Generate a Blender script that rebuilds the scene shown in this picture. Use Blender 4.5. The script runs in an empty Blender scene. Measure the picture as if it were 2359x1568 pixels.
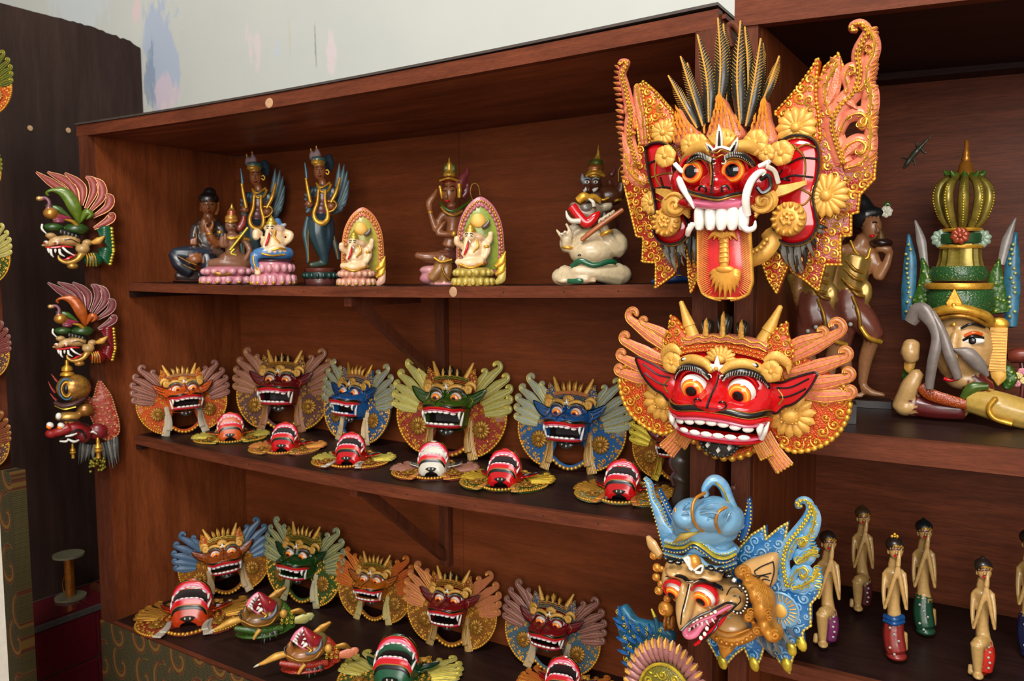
# A wood carver's shop: two open wooden display cabinets with carved masks and figurines.
import bpy, math, random
import numpy as np
from mathutils import Matrix, Vector, Euler, kdtree
from mathutils.geometry import tessellate_polygon

scn = bpy.context.scene
COL = scn.collection
RNG = np.random.RandomState(7)
PI = math.pi

# ------------------------------------------------------------------ camera
IMG_W, IMG_H = 2359, 1568
FPX = 1871.2
YAW, PITCH, ROLL = -0.5635, 0.0816, 0.0057
Z_SHELF = 1.45                                   # top of the upper shelf
CAM = np.array([2.4099, -1.3908, Z_SHELF + 0.0179])


def cam_axes():
    cy_, sy_, cp, sp_ = math.cos(YAW), math.sin(YAW), math.cos(PITCH), math.sin(PITCH)
    f = np.array([sy_ * cp, cy_ * cp, -sp_])
    r = np.array([cy_, -sy_, 0.0])
    d = np.cross(f, r)
    cr, sr = math.cos(ROLL), math.sin(ROLL)
    return cr * r + sr * d, -sr * r + cr * d, f


AX_R, AX_D, AX_F = cam_axes()
cam_data = bpy.data.cameras.new('camera')
cam_data.sensor_fit = 'HORIZONTAL'
cam_data.sensor_width = 36.0
cam_data.lens = FPX / IMG_W * 36.0
cam_data.clip_start = 0.02
cam_data.dof.use_dof = True
cam_data.dof.focus_distance = 1.42
cam_data.dof.aperture_fstop = 8.0
cam = bpy.data.objects.new('camera', cam_data)
COL.objects.link(cam)
rot = Matrix((AX_R, -AX_D, -AX_F)).transposed()
cam.matrix_world = Matrix.Translation(Vector(CAM)) @ rot.to_4x4()
scn.camera = cam


def ray(px, py):
    return AX_R * ((px - 1179.5) / FPX) + AX_D * ((py - 784.0) / FPX) + AX_F


def hit(px, py, ax, val):
    """world point where the sight line of a photo pixel meets the plane axis=val"""
    v = ray(px, py)
    return CAM + v * ((val - CAM[ax]) / v[ax])


def depth_at(P):
    return float(np.dot(np.array(P) - CAM, AX_F))


# ------------------------------------------------------------------ world, lights, exposure
world = bpy.data.worlds.new('world')
scn.world = world
world.use_nodes = True
bg = world.node_tree.nodes['Background']
bg.inputs['Color'].default_value = (1.0, 0.97, 0.93, 1)
bg.inputs['Strength'].default_value = 0.42


def area(name, loc, target, sx, sy, power, color):
    l = bpy.data.lights.new(name, 'AREA')
    l.shape = 'RECTANGLE'
    l.size, l.size_y = sx, sy
    l.energy = power
    l.color = color
    o = bpy.data.objects.new(name, l)
    COL.objects.link(o)
    o.location = loc
    o.rotation_euler = (Vector(target) - Vector(loc)).to_track_quat('-Z', 'Y').to_euler()
    return o


# daylight from the high shop opening behind and above the photographer
area('daylight_opening', (2.3, -2.5, 4.3), (1.5, 0.1, 1.35), 1.3, 1.0, 135, (1.0, 0.97, 0.93))
# added soft fill for the cabinet interior, set right to reach the side panel
area('added_front_fill', (3.7, -4.2, 2.3), (1.0, 0.2, 1.3), 2.6, 2.0, 165, (1.0, 0.97, 0.92))

scn.view_settings.view_transform = 'Standard'
scn.view_settings.look = 'None'
scn.view_settings.gamma = 1.0
scn.view_settings.use_curve_mapping = False
scn.view_settings.exposure = 0.0


# ------------------------------------------------------------------ materials
MATS = {}


def srgb(r, g, b):
    f = lambda c: (c / 255.0 / 12.92) if c / 255.0 <= 0.04045 else ((c / 255.0 + 0.055) / 1.055) ** 2.4
    return (f(r), f(g), f(b), 1.0)


def new_mat(name):
    m = bpy.data.materials.new(name)
    m.use_nodes = True
    return m, m.node_tree.nodes, m.node_tree.links, m.node_tree.nodes['Principled BSDF']


def mixrgb(N, L, fac, a, b, blend='MIX'):
    n = N.new('ShaderNodeMix')
    n.data_type = 'RGBA'
    n.blend_type = blend
    for sock, v in ((n.inputs[0], fac), (n.inputs[6], a), (n.inputs[7], b)):
        if hasattr(v, 'is_output'):
            L.new(v, sock)
        else:
            sock.default_value = v
    return n.outputs[2]


def ramp(N, L, src, stops):
    n = N.new('ShaderNodeValToRGB')
    e = n.color_ramp.elements
    while len(e) < len(stops):
        e.new(0.5)
    for i, (p, c) in enumerate(stops):
        e[i].position = p
        e[i].color = c if len(c) == 4 else (*c, 1)
    L.new(src, n.inputs[0])
    return n.outputs[0]


def coords(N, L, scale, kind='Object', rotz=0.0):
    t = N.new('ShaderNodeTexCoord')
    m = N.new('ShaderNodeMapping')
    m.inputs['Scale'].default_value = scale
    m.inputs['Rotation'].default_value = (0, 0, rotz)
    L.new(t.outputs[kind], m.inputs[0])
    return m.outputs[0]


def noise(N, L, vec, scale, detail=4, rough=0.55, dist=0.0):
    n = N.new('ShaderNodeTexNoise')
    n.inputs['Scale'].default_value = scale
    n.inputs['Detail'].default_value = detail
    n.inputs['Roughness'].default_value = rough
    n.inputs['Distortion'].default_value = dist
    L.new(vec, n.inputs['Vector'])
    return n.outputs['Fac']


def bump(N, L, b, h, strength=0.3, dist=0.002):
    n = N.new('ShaderNodeBump')
    n.inputs['Strength'].default_value = strength
    n.inputs['Distance'].default_value = dist
    L.new(h, n.inputs['Height'])
    L.new(n.outputs[0], b.inputs['Normal'])


def paint(name, rgb, rough=0.32, metal=0.0, var=0.35, bumps=0.12, second=None):
    """glossy hand-brushed carver's paint"""
    if name in MATS:
        return MATS[name]
    m, N, L, b = new_mat(name)
    c = srgb(*rgb)
    v = coords(N, L, (1, 1, 1))
    n1 = noise(N, L, v, 55, 5, 0.6)
    d = second and srgb(*second) or tuple(x * (1 - var) for x in c[:3]) + (1,)
    col = mixrgb(N, L, ramp(N, L, n1, [(0.38, (0, 0, 0, 1)), (0.68, (1, 1, 1, 1))]), c, d)
    L.new(col, b.inputs['Base Color'])
    b.inputs['Roughness'].default_value = rough
    b.inputs['Metallic'].default_value = metal
    if metal == 0:
        b.inputs['Coat Weight'].default_value = 0.25
        b.inputs['Coat Roughness'].default_value = 0.12
    n2 = noise(N, L, v, 240, 3)
    bump(N, L, b, n2, bumps, 0.001)
    MATS[name] = m
    return m


def carved(name, rgb, gold=(226, 164, 52), scale=80.0, amount=0.5, rough=0.34, metal=0.35, depth=0.0035):
    """painted carving with gilding caught on the raised curls"""
    if name in MATS:
        return MATS[name]
    m, N, L, b = new_mat(name)
    v = coords(N, L, (1, 1, 1))
    w = N.new('ShaderNodeTexVoronoi')
    w.feature = 'SMOOTH_F1'
    w.inputs['Scale'].default_value = scale
    w.inputs['Smoothness'].default_value = 0.35
    L.new(v, w.inputs['Vector'])
    n1 = noise(N, L, v, scale * 0.6, 3)
    mul = N.new('ShaderNodeMath')
    mul.operation = 'MULTIPLY_ADD'
    L.new(n1, mul.inputs[0])
    mul.inputs[1].default_value = 0.55
    L.new(w.outputs['Distance'], mul.inputs[2])
    t = 0.26 + 0.5 * amount
    gf = ramp(N, L, mul.outputs[0], [(max(0.02, t - 0.13), (1, 1, 1, 1)), (t + 0.05, (0, 0, 0, 1))])
    L.new(mixrgb(N, L, gf, srgb(*rgb), srgb(*gold)), b.inputs['Base Color'])
    mm = N.new('ShaderNodeMath')
    mm.operation = 'MULTIPLY'
    L.new(gf, mm.inputs[0])
    mm.inputs[1].default_value = metal
    L.new(mm.outputs[0], b.inputs['Metallic'])
    b.inputs['Roughness'].default_value = rough
    b.inputs['Coat Weight'].default_value = 0.2
    inv = N.new('ShaderNodeMath')
    inv.operation = 'SUBTRACT'
    inv.inputs[0].default_value = 1.0
    L.new(mul.outputs[0], inv.inputs[1])
    bump(N, L, b, inv.outputs[0], 0.75, depth)
    MATS[name] = m
    return m


def wood(name, light, dark, stretch, scale=7.0, rough=0.45, streak=0.5, knots=False, bumps=0.2):
    if name in MATS:
        return MATS[name]
    m, N, L, b = new_mat(name)
    v = coords(N, L, stretch)
    big = noise(N, L, v, scale, 6, 0.62, 0.6)
    fine = noise(N, L, v, scale * 9, 3, 0.7)
    flat = noise(N, L, coords(N, L, (1, 1, 1)), 2.3, 3)
    c = ramp(N, L, big, [(0.28, srgb(*dark)), (0.72, srgb(*light))])
    c = mixrgb(N, L, ramp(N, L, fine, [(0.35, (streak,) * 3 + (1,)), (0.62, (0, 0, 0, 1))]), c, srgb(*[x * 0.62 for x in dark]))
    c = mixrgb(N, L, ramp(N, L, flat, [(0.35, (0, 0, 0, 1)), (0.75, (0.45, 0.45, 0.45, 1))]), c, srgb(*[x * 0.75 for x in dark]))
    L.new(c, b.inputs['Base Color'])
    b.inputs['Roughness'].default_value = rough
    b.inputs['Specular IOR Level'].default_value = 0.14
    bump(N, L, b, fine, bumps, 0.001)
    MATS[name] = m
    return m


def painted_attr(name='figure_paint', rough=0.33, coat=0.25):
    """paint whose colour is stored on the carving; alpha marks gilding"""
    if name in MATS:
        return MATS[name]
    m, N, L, b = new_mat(name)
    a = N.new('ShaderNodeAttribute')
    a.attribute_name = 'paint'
    v = coords(N, L, (1, 1, 1))
    n1 = noise(N, L, v, 130, 4)
    dk = mixrgb(N, L, 0.2, a.outputs['Color'], (0.02, 0.012, 0.008, 1))
    L.new(mixrgb(N, L, ramp(N, L, n1, [(0.42, (0, 0, 0, 1)), (0.75, (1, 1, 1, 1))]), a.outputs['Color'], dk), b.inputs['Base Color'])
    mm = N.new('ShaderNodeMath')
    mm.operation = 'MULTIPLY'
    L.new(a.outputs['Alpha'], mm.inputs[0])
    mm.inputs[1].default_value = 0.55
    L.new(mm.outputs[0], b.inputs['Metallic'])
    b.inputs['Roughness'].default_value = rough
    b.inputs['Coat Weight'].default_value = coat
    b.inputs['Coat Roughness'].default_value = 0.15
    bump(N, L, b, noise(N, L, v, 320, 3), 0.12, 0.001)
    MATS[name] = m
    return m


# paint pots -------------------------------------------------------
GOLD = paint('gold_leaf', (232, 172, 58), 0.33, 0.55, 0.45, 0.3)
GOLDP = paint('gold_paint', (222, 166, 72), 0.42, 0.2, 0.25, 0.25)
GOLDD = paint('old_gold', (170, 120, 40), 0.38, 0.5, 0.5, 0.3)
GOLDY = paint('yellow_gold', (222, 196, 62), 0.3, 0.5, 0.45, 0.3)
WHITE = paint('tooth_white', (232, 228, 216), 0.18, 0, 0.08, 0.04)
BONE = paint('bone_white', (206, 198, 180), 0.3, 0, 0.12)
BLACK = paint('black_paint', (16, 15, 15), 0.25, 0, 0.2)
BLACKG = paint('black_gold_brush', (20, 19, 17), 0.4, 0.0, 0.3, 0.2, second=(44, 38, 22))
RED = paint('red_paint', (190, 16, 20), 0.16, 0, 0.12, 0.05)
DRED = paint('deep_red_paint', (118, 16, 22), 0.2, 0, 0.25, 0.08)
LIP = paint('lip_red', (206, 20, 30), 0.15, 0, 0.1, 0.04)
PINK = paint('gum_pink', (232, 120, 150), 0.22, 0, 0.15, 0.05)
ORANGE = paint('orange_paint', (206, 84, 22), 0.25, 0, 0.2)
IRIS = paint('iris_orange', (250, 128, 24), 0.1, 0, 0.05, 0.02)
IRISY = paint('iris_yellow', (255, 190, 90), 0.1, 0, 0.05, 0.02)
IRISR = paint('iris_red', (206, 44, 12), 0.1, 0, 0.05, 0.02)
PUPIL = paint('pupil_black', (10, 9, 9), 0.06, 0, 0.05, 0.02)
GREEN = paint('green_paint', (58, 92, 20), 0.25, 0, 0.3)
DGREEN = paint('deep_green_paint', (22, 84, 52), 0.25, 0, 0.3)
BLUE = paint('blue_paint', (24, 84, 146), 0.25, 0, 0.25)
BROWNO = paint('brown_orange_paint', (150, 66, 16), 0.25, 0, 0.3)
TAN = paint('tan_paint', (196, 152, 92), 0.28, 0, 0.14, 0.06)
GREY = paint('grey_hair', (118, 116, 106), 0.4, 0, 0.5, 0.4)
SALMON = paint('salmon_gold', (214, 128, 92), 0.36, 0.1, 0.3, 0.2, second=(190, 96, 76))
MAUVE = paint('mauve_paint', (150, 98, 92), 0.36, 0.1, 0.3, 0.2, second=(176, 124, 92))
PALEB = paint('pale_blue_paint', (128, 156, 178), 0.34, 0.1, 0.35, 0.2, second=(186, 178, 112))
PALEG = paint('pale_green_paint', (152, 162, 116), 0.34, 0.1, 0.35, 0.2, second=(206, 184, 84))
TEAL = paint('teal_paint', (48, 106, 132), 0.34, 0.1, 0.45, 0.2)
SKY = paint('sky_blue_paint', (84, 150, 196), 0.32, 0.1, 0.4, 0.2, second=(150, 176, 190))
DBLUE = paint('deep_blue_paint', (22, 74, 132), 0.3, 0, 0.35, 0.15)
TAN2 = paint('buff_paint', (202, 168, 110), 0.34, 0.1, 0.2, 0.2)
BUFFG = paint('buff_grey_paint', (186, 172, 150), 0.34, 0.1, 0.2, 0.2)
MARO = paint('maroon_paint', (104, 40, 40), 0.3, 0, 0.3, 0.2)
C_ORANGE = carved('orange_gilt_carving', (198, 72, 20), (240, 182, 62), 75, 0.42)
C_ORED = carved('red_gilt_carving', (140, 34, 22), (236, 176, 60), 75, 0.44)
C_BLUE = carved('blue_gilt_carving', (30, 92, 148), (218, 194, 92), 100, 0.28)
C_GREEN = carved('green_gilt_carving', (48, 84, 22), (206, 190, 60), 120, 0.4)
C_GOLD = carved('gold_carving', (146, 84, 22), (226, 178, 66), 120, 0.5)
C_PURP = carved('mauve_gilt_carving', (98, 62, 62), (210, 166, 82), 100, 0.36)
C_SALM = carved('salmon_gilt_carving', (206, 116, 84), (236, 186, 92), 90, 0.34)
C_SKY = carved('sky_gilt_carving', (82, 148, 194), (220, 198, 120), 70, 0.2)
FIG = painted_attr()


# ------------------------------------------------------------------ mesh helpers (all return (verts, faces))
def catmull(pts, n):
    """smooth curve through control points"""
    p = np.array(pts, float)
    if len(p) < 3:
        t = np.linspace(0, 1, n)[:, None]
        return p[0] * (1 - t) + p[-1] * t
    q = np.vstack([2 * p[0] - p[1], p, 2 * p[-1] - p[-2]])
    out = []
    m = len(p) - 1
    for s in np.linspace(0, m, n):
        i = min(int(s), m - 1)
        t = s - i
        a, b, c, d = q[i], q[i + 1], q[i + 2], q[i + 3]
        out.append(0.5 * ((2 * b) + (c - a) * t + (2 * a - 5 * b + 4 * c - d) * t * t + (3 * b - a - 3 * c + d) * t ** 3))
    return np.array(out)


def lerp_fn(pts):
    xs = [a for a, _ in pts]
    ys = [b for _, b in pts]
    return lambda t: np.interp(t, xs, ys)


def surf(P, close_u=False, close_v=False):
    """grid of points (nu, nv, 3) to quads"""
    nu, nv = P.shape[:2]
    idx = np.arange(nu * nv).reshape(nu, nv)
    a = idx if close_u else idx[:-1]
    b = np.roll(idx, -1, 0) if close_u else idx[1:]
    if close_v:
        q = np.stack([a, b, np.roll(b, -1, 1), np.roll(a, -1, 1)], -1)
    else:
        q = np.stack([a[:, :-1], b[:, :-1], b[:, 1:], a[:, 1:]], -1)
    return P.reshape(-1, 3), q.reshape(-1, 4)


def tube(path, w, h=None, seg=8, up=(0, 0, 1), tip=True):
    """closed sweep; w half-width sideways, h half-thickness along 'up' (up=None for round limbs)"""
    p = np.array(path, float)
    n = len(p)
    w = np.array(w, float)
    if w.ndim == 0:
        w = np.full(n, float(w))
    if len(w) != n:
        w = np.interp(np.linspace(0, 1, n), np.linspace(0, 1, len(w)), w)
    if h is None:
        h = w
    h = np.array(h, float)
    if h.ndim == 0:
        h = np.full(n, float(h))
    if len(h) != n:
        h = np.interp(np.linspace(0, 1, n), np.linspace(0, 1, len(h)), h)
    t = np.gradient(p, axis=0)
    t /= np.linalg.norm(t, axis=1)[:, None] + 1e-12
    if up is None:
        ref = np.array([0.0, 0.0, 1.0]) if abs(t[0][2]) < 0.9 else np.array([1.0, 0.0, 0.0])
        nrm = np.zeros((n, 3))
        for i in range(n):
            ref = ref - np.dot(ref, t[i]) * t[i]
            ref /= np.linalg.norm(ref) + 1e-12
            nrm[i] = ref
    else:
        u = np.broadcast_to(np.array(up, float), (n, 3))
        nrm = u - (u * t).sum(1)[:, None] * t
        nrm /= np.linalg.norm(nrm, axis=1)[:, None] + 1e-9
    bi = np.cross(t, nrm)
    a = np.arange(seg) / seg * 2 * PI
    P = p[:, None] + bi[:, None] * (w[:, None] * np.cos(a))[:, :, None] + nrm[:, None] * (h[:, None] * np.sin(a))[:, :, None]
    V, Q = surf(P, False, True)
    k = len(V)
    e0 = p[0] - t[0] * (min(w[0], h[0]) * 0.6 if tip else 0)
    e1 = p[-1] + t[-1] * (min(w[-1], h[-1]) * 0.6 if tip else 0)
    V = np.vstack([V, e0, e1])
    j = np.arange(seg)
    c0 = np.stack([np.full(seg, k), j, (j + 1) % seg], 1)
    c1 = np.stack([np.full(seg, k + 1), (n - 1) * seg + (j + 1) % seg, (n - 1) * seg + j], 1)
    return V, [Q[:, ::-1], c0[:, ::-1], c1[:, ::-1]]


def limb(pts, rad, n=10, seg=10):
    return tube(catmull(pts, n), rad, None, seg, None)


def ball(c, r, seg=12, ring=8, rot=None):
    r = np.broadcast_to(np.array(r, float), (3,))
    th = np.linspace(0, PI, ring + 1)[1:-1]
    a = np.arange(seg) / seg * 2 * PI
    P = np.stack([np.sin(th)[:, None] * np.cos(a), np.sin(th)[:, None] * np.sin(a), np.repeat(np.cos(th)[:, None], seg, 1)], -1)
    V, Q = surf(P, False, True)
    k = len(V)
    V = np.vstack([V, [0, 0, 1], [0, 0, -1]]) * r
    if rot is not None:
        V = V @ np.array(Euler(rot).to_matrix()).T
    j = np.arange(seg)
    c0 = np.stack([np.full(seg, k), j, (j + 1) % seg], 1)
    m = (ring - 2) * seg
    c1 = np.stack([np.full(seg, k + 1), m + (j + 1) % seg, m + j], 1)
    return V + np.array(c, float), [Q, c0, c1]


def lathe(prof, seg=24, c=(0, 0, 0), lobes=0, amp=0.0, axis='z'):
    pr = np.array(prof, float)
    a = np.arange(seg) / seg * 2 * PI
    rr = pr[:, 0][:, None] * (1 + (amp * np.cos(lobes * a) if lobes else 0 * a))[None]
    P = np.stack([rr * np.cos(a), rr * np.sin(a), np.repeat(pr[:, 1][:, None], seg, 1)], -1)
    if axis == 'y':
        P = np.stack([P[..., 0], P[..., 2], -P[..., 1]], -1)
    V, Q = surf(P, False, True)
    k = len(V)
    e = np.array([[0, 0, pr[0, 1]], [0, 0, pr[-1, 1]]])
    if axis == 'y':
        e = np.stack([e[:, 0], e[:, 2], -e[:, 1]], -1)
    V = np.vstack([V, e])
    j = np.arange(seg)
    n = len(pr)
    c0 = np.stack([np.full(seg, k), j, (j + 1) % seg], 1)
    c1 = np.stack([np.full(seg, k + 1), (n - 1) * seg + (j + 1) % seg, (n - 1) * seg + j], 1)
    return V + np.array(c, float), [Q[:, ::-1], c0[:, ::-1], c1[:, ::-1]]


def box(c, s, rot=None):
    c = np.array(c, float)
    s = np.array(s, float) / 2
    V = np.array([[x, y, z] for x in (-1, 1) for y in (-1, 1) for z in (-1, 1)], float) * s
    if rot is not None:
        V = V @ np.array(Euler(rot).to_matrix()).T
    F = np.array([[0, 1, 3, 2], [4, 6, 7, 5], [0, 4, 5, 1], [2, 3, 7, 6], [0, 2, 6, 4], [1, 5, 7, 3]])
    return V + c, [F]


def bbox(x0, x1, y0, y1, z0, z1):
    return box(((x0 + x1) / 2, (y0 + y1) / 2, (z0 + z1) / 2), (abs(x1 - x0), abs(y1 - y0), abs(z1 - z0)))


def plate(out, z0, z1, bev=0.01, zf=None):
    """slab from a 2D outline (x, y), from z0 (back) to z1 (front), front edge eased; zf(x,y) adds relief"""
    o = np.array(out, float)[:, :2]
    area2 = np.sum(o[:, 0] * np.roll(o[:, 1], -1) - np.roll(o[:, 0], -1) * o[:, 1])
    if area2 < 0:
        o = o[::-1]
    n = len(o)
    t = np.roll(o, -1, 0) - np.roll(o, 1, 0)
    nn = np.stack([t[:, 1], -t[:, 0]], 1)
    nn /= np.linalg.norm(nn, axis=1)[:, None] + 1e-12
    i = o - nn * bev
    f = (lambda q: np.zeros(len(q))) if zf is None else (lambda q: zf(q[:, 0], q[:, 1]))
    V = np.vstack([np.c_[o, np.full(n, z0) + f(o)], np.c_[o, np.full(n, z1 - bev) + f(o)], np.c_[i, np.full(n, z1) + f(i)]])
    j = np.arange(n)
    k = (j + 1) % n
    side = np.vstack([np.stack([j, k, n + k, n + j], 1), np.stack([n + j, n + k, 2 * n + k, 2 * n + j], 1)])
    tri = np.array(tessellate_polygon([[Vector((x, y, 0)) for x, y in i]]))
    if len(tri):
        v0, v1, v2 = i[tri[:, 0]], i[tri[:, 1]], i[tri[:, 2]]
        cr = (v1[:, 0] - v0[:, 0]) * (v2[:, 1] - v0[:, 1]) - (v1[:, 1] - v0[:, 1]) * (v2[:, 0] - v0[:, 0])
        tri[cr < 0] = tri[cr < 0][:, ::-1]
    return V, [side, tri + 2 * n, tri[:, ::-1]]


def cat(*parts):
    """join (V, F) or (V, F, slot) pieces"""
    return list(parts)


def make_mesh(name, parts, sharp=50):
    Vs, L_, S_, M_ = [], [], [], []
    off = 0
    for pc in parts:
        V, F = pc[0], pc[1]
        slot = pc[2] if len(pc) > 2 else 0
        Vs.append(np.asarray(V, float))
        for q in (F if isinstance(F, list) else [F]):
            q = np.asarray(q, int)
            if not len(q):
                continue
            L_.append((q + off).ravel())
            S_.append(np.full(len(q), q.shape[1]))
            M_.append(np.full(len(q), slot))
        off += len(V)
    V = np.vstack(Vs)
    lo = np.concatenate(L_)
    st = np.concatenate(S_)
    me = bpy.data.meshes.new(name)
    me.vertices.add(len(V))
    me.vertices.foreach_set('co', V.ravel())
    me.loops.add(len(lo))
    me.loops.foreach_set('vertex_index', lo)
    me.polygons.add(len(st))
    me.polygons.foreach_set('loop_start', np.concatenate([[0], np.cumsum(st)[:-1]]))
    mi = np.concatenate(M_)
    for _ in range(int(mi.max()) + 1):
        me.materials.append(None)
    me.polygons.foreach_set('material_index', mi)
    me.update(calc_edges=True)
    me.validate()
    me.polygons.foreach_set('use_smooth', np.ones(len(me.polygons), bool))
    if sharp is not None:
        me.set_sharp_from_angle(angle=math.radians(sharp))
    return me


def obj(name, me, mats, parent=None, kind=None):
    if isinstance(me, list):
        me = make_mesh(name, me)
    o = bpy.data.objects.new(name, me)
    COL.objects.link(o)
    if not isinstance(mats, (list, tuple)):
        mats = [mats]
    for i in range(len(me.materials)):
        o.material_slots[i].link = 'OBJECT'
        o.material_slots[i].material = mats[min(i, len(mats) - 1)]
    if parent is not None:
        o.parent = parent
    if kind:
        o['kind'] = kind
    return o


def tag(o, label, cat_, group=None):
    o['label'] = label
    o['category'] = cat_
    if group:
        o['group'] = group
    return o


def root(name, mat, label, cat_, group=None):
    o = bpy.data.objects.new(name, None)
    o.empty_display_size = 0.05
    COL.objects.link(o)
    o.matrix_world = mat
    return tag(o, label, cat_, group)


def face_frame(loc, yaw=0.0, tilt=0.0, roll=0.0, s=1.0):
    """local x right, y up, z out of the carving towards the shop; yaw turns about the vertical"""
    return (Matrix.Translation(Vector(loc)) @ Matrix.Rotation(yaw, 4, 'Z') @ Matrix.Rotation(PI / 2 + tilt, 4, 'X')
            @ Matrix.Rotation(roll, 4, 'Z') @ Matrix.Scale(s, 4))


class Trace:
    """turns pixels of a photo crop into points of a carving's own frame at a chosen relief height"""

    def __init__(self, M, x0, y0, k):
        self.inv = np.array(M.inverted())
        self.x0, self.y0, self.k = x0, y0, k
        self.c = self.inv[:3, :3] @ CAM + self.inv[:3, 3]

    def __call__(self, zx, zy, z=0.0):
        v = self.inv[:3, :3] @ ray(self.x0 + zx / self.k, self.y0 + zy / self.k)
        return self.c + v * ((z - self.c[2]) / v[2])

    def path(self, pts, z=0.0):
        return np.array([self(p[0], p[1], p[2] if len(p) > 2 else z) for p in pts])


# ornaments --------------------------------------------------------
def spiral(c, r, turns=1.4, a0=0.0, w=0.18, z=0.0, hand=1, n=22, seg=5, stem=0.0):
    """raised carved curl"""
    t = np.linspace(0, 1, n)
    rr = r * (1 - 0.86 * t)
    a = a0 + hand * turns * 2 * PI * t
    P = np.c_[c[0] + rr * np.cos(a), c[1] + rr * np.sin(a), np.full(n, z) + r * 0.15 * t]
    if stem:
        d = np.array([math.cos(a0 - hand * PI / 2), math.sin(a0 - hand * PI / 2), 0])
        P = np.vstack([P[0] + d * stem * r, P[0] + d * stem * r * 0.5, P])
    m = len(P)
    ww = r * w * np.interp(np.linspace(0, 1, m), [0, 0.2, 0.8, 1], [0.5, 1.0, 0.9, 1.3])
    return tube(P, ww, ww * 0.9, seg, (0, 0, 1))


def petal_flower(c, R, n=8, z=0.0, lift=0.25, core=0.28, wide=1.0, seg=8, core_bumps=True):
    """gilded rosette: separate petals round a button"""
    out = []
    for k in range(n):
        a = 2 * PI * k / n + 0.2
        d = np.array([math.cos(a), math.sin(a)])
        P = np.array([[c[0] + d[0] * q * R, c[1] + d[1] * q * R, z + R * lift * hh] for q, hh in ((0.2, 0.75), (0.45, 0.95), (0.7, 0.9), (0.9, 0.6), (1.0, 0.3))])
        ww = R * wide * math.sin(PI / n) * np.array([0.35, 0.62, 0.86, 0.8, 0.35])
        out.append(tube(P, ww, R * 0.09, seg, (0, 0, 1)))
    out.append(ball((c[0], c[1], z + R * lift), (R * core, R * core, R * core * 0.8), 12, 8))
    if core_bumps:
        for k in range(8):
            a = 2 * PI * k / 8
            out.append(ball((c[0] + R * core * math.cos(a), c[1] + R * core * math.sin(a), z + R * lift * 0.95), R * 0.075, 6, 4))
    return out


def inside(poly, x, y):
    poly = np.asarray(poly)
    x1, y1 = poly[:, 0], poly[:, 1]
    x2, y2 = np.roll(x1, -1), np.roll(y1, -1)
    c = ((y1 > y) != (y2 > y)) & (x < (x2 - x1) * (y - y1) / (y2 - y1 + 1e-12) + x1)
    return bool(c.sum() % 2)


def edge_dist(poly, x, y):
    a = np.asarray(poly, float)
    b = np.roll(a, -1, 0)
    p = np.array([x, y])
    ab = b - a
    t = np.clip(((p - a) * ab).sum(1) / ((ab ** 2).sum(1) + 1e-12), 0, 1)
    return float(np.min(np.linalg.norm(p - (a + ab * t[:, None]), axis=1)))


def scroll_field(poly, r0, r1, z, seed=1, tries=900, avoid=(), zf=None, gap=0.95, n=20, w=0.2, seg=5):
    """fills an outline with packed carved curls and buds"""
    rs = np.random.RandomState(seed)
    poly = np.asarray(poly, float)[:, :2]
    lo, hi = poly.min(0), poly.max(0)
    placed = [(a[0], a[1], a[2]) for a in avoid]
    out = []
    for i in range(tries):
        x, y = lo + (hi - lo) * rs.rand(2)
        if not inside(poly, x, y):
            continue
        r = r1 if i < tries * 0.35 else (0.5 * (r0 + r1) if i < tries * 0.65 else r0)
        if edge_dist(poly, x, y) < r * 0.8:
            continue
        if any((x - a) ** 2 + (y - b) ** 2 < (gap * (r + c)) ** 2 for a, b, c in placed):
            continue
        placed.append((x, y, r))
        zz = z if zf is None else z + zf(x, y)
        if i < tries * 0.65:
            out.append(spiral((x, y), r * 0.95, 1.25, rs.rand() * 6.28, w, zz, 1 if rs.rand() < 0.5 else -1, n, seg, 0.6))
            out.append(ball((x, y, zz), (r * 0.26, r * 0.26, r * 0.3), 6, 4))
        else:
            a = rs.rand() * 6.28
            out.append(ball((x, y, zz), (r * 0.95, r * 0.5, r * 0.45), 7, 5, (0, 0, a)))
    return out


def edge_beads(path, step, r, z=0.0, seg=6, long=1.4):
    p = np.asarray(path, float)
    if p.shape[1] == 2:
        p = np.c_[p, np.full(len(p), z)]
    s = np.r_[0, np.cumsum(np.linalg.norm(np.diff(p, axis=0), axis=1))]
    k = max(2, int(s[-1] / step))
    out = []
    for q in (np.arange(k) + 0.5) / k * s[-1]:
        c = np.array([np.interp(q, s, p[:, i]) for i in range(3)])
        d = np.array([np.interp(min(q + step / 2, s[-1]), s, p[:, i]) for i in range(3)]) - c
        out.append(ball(c, (r * long, r, r), seg, 4, (0, 0, math.atan2(d[1], d[0]))))
    return out


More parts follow.
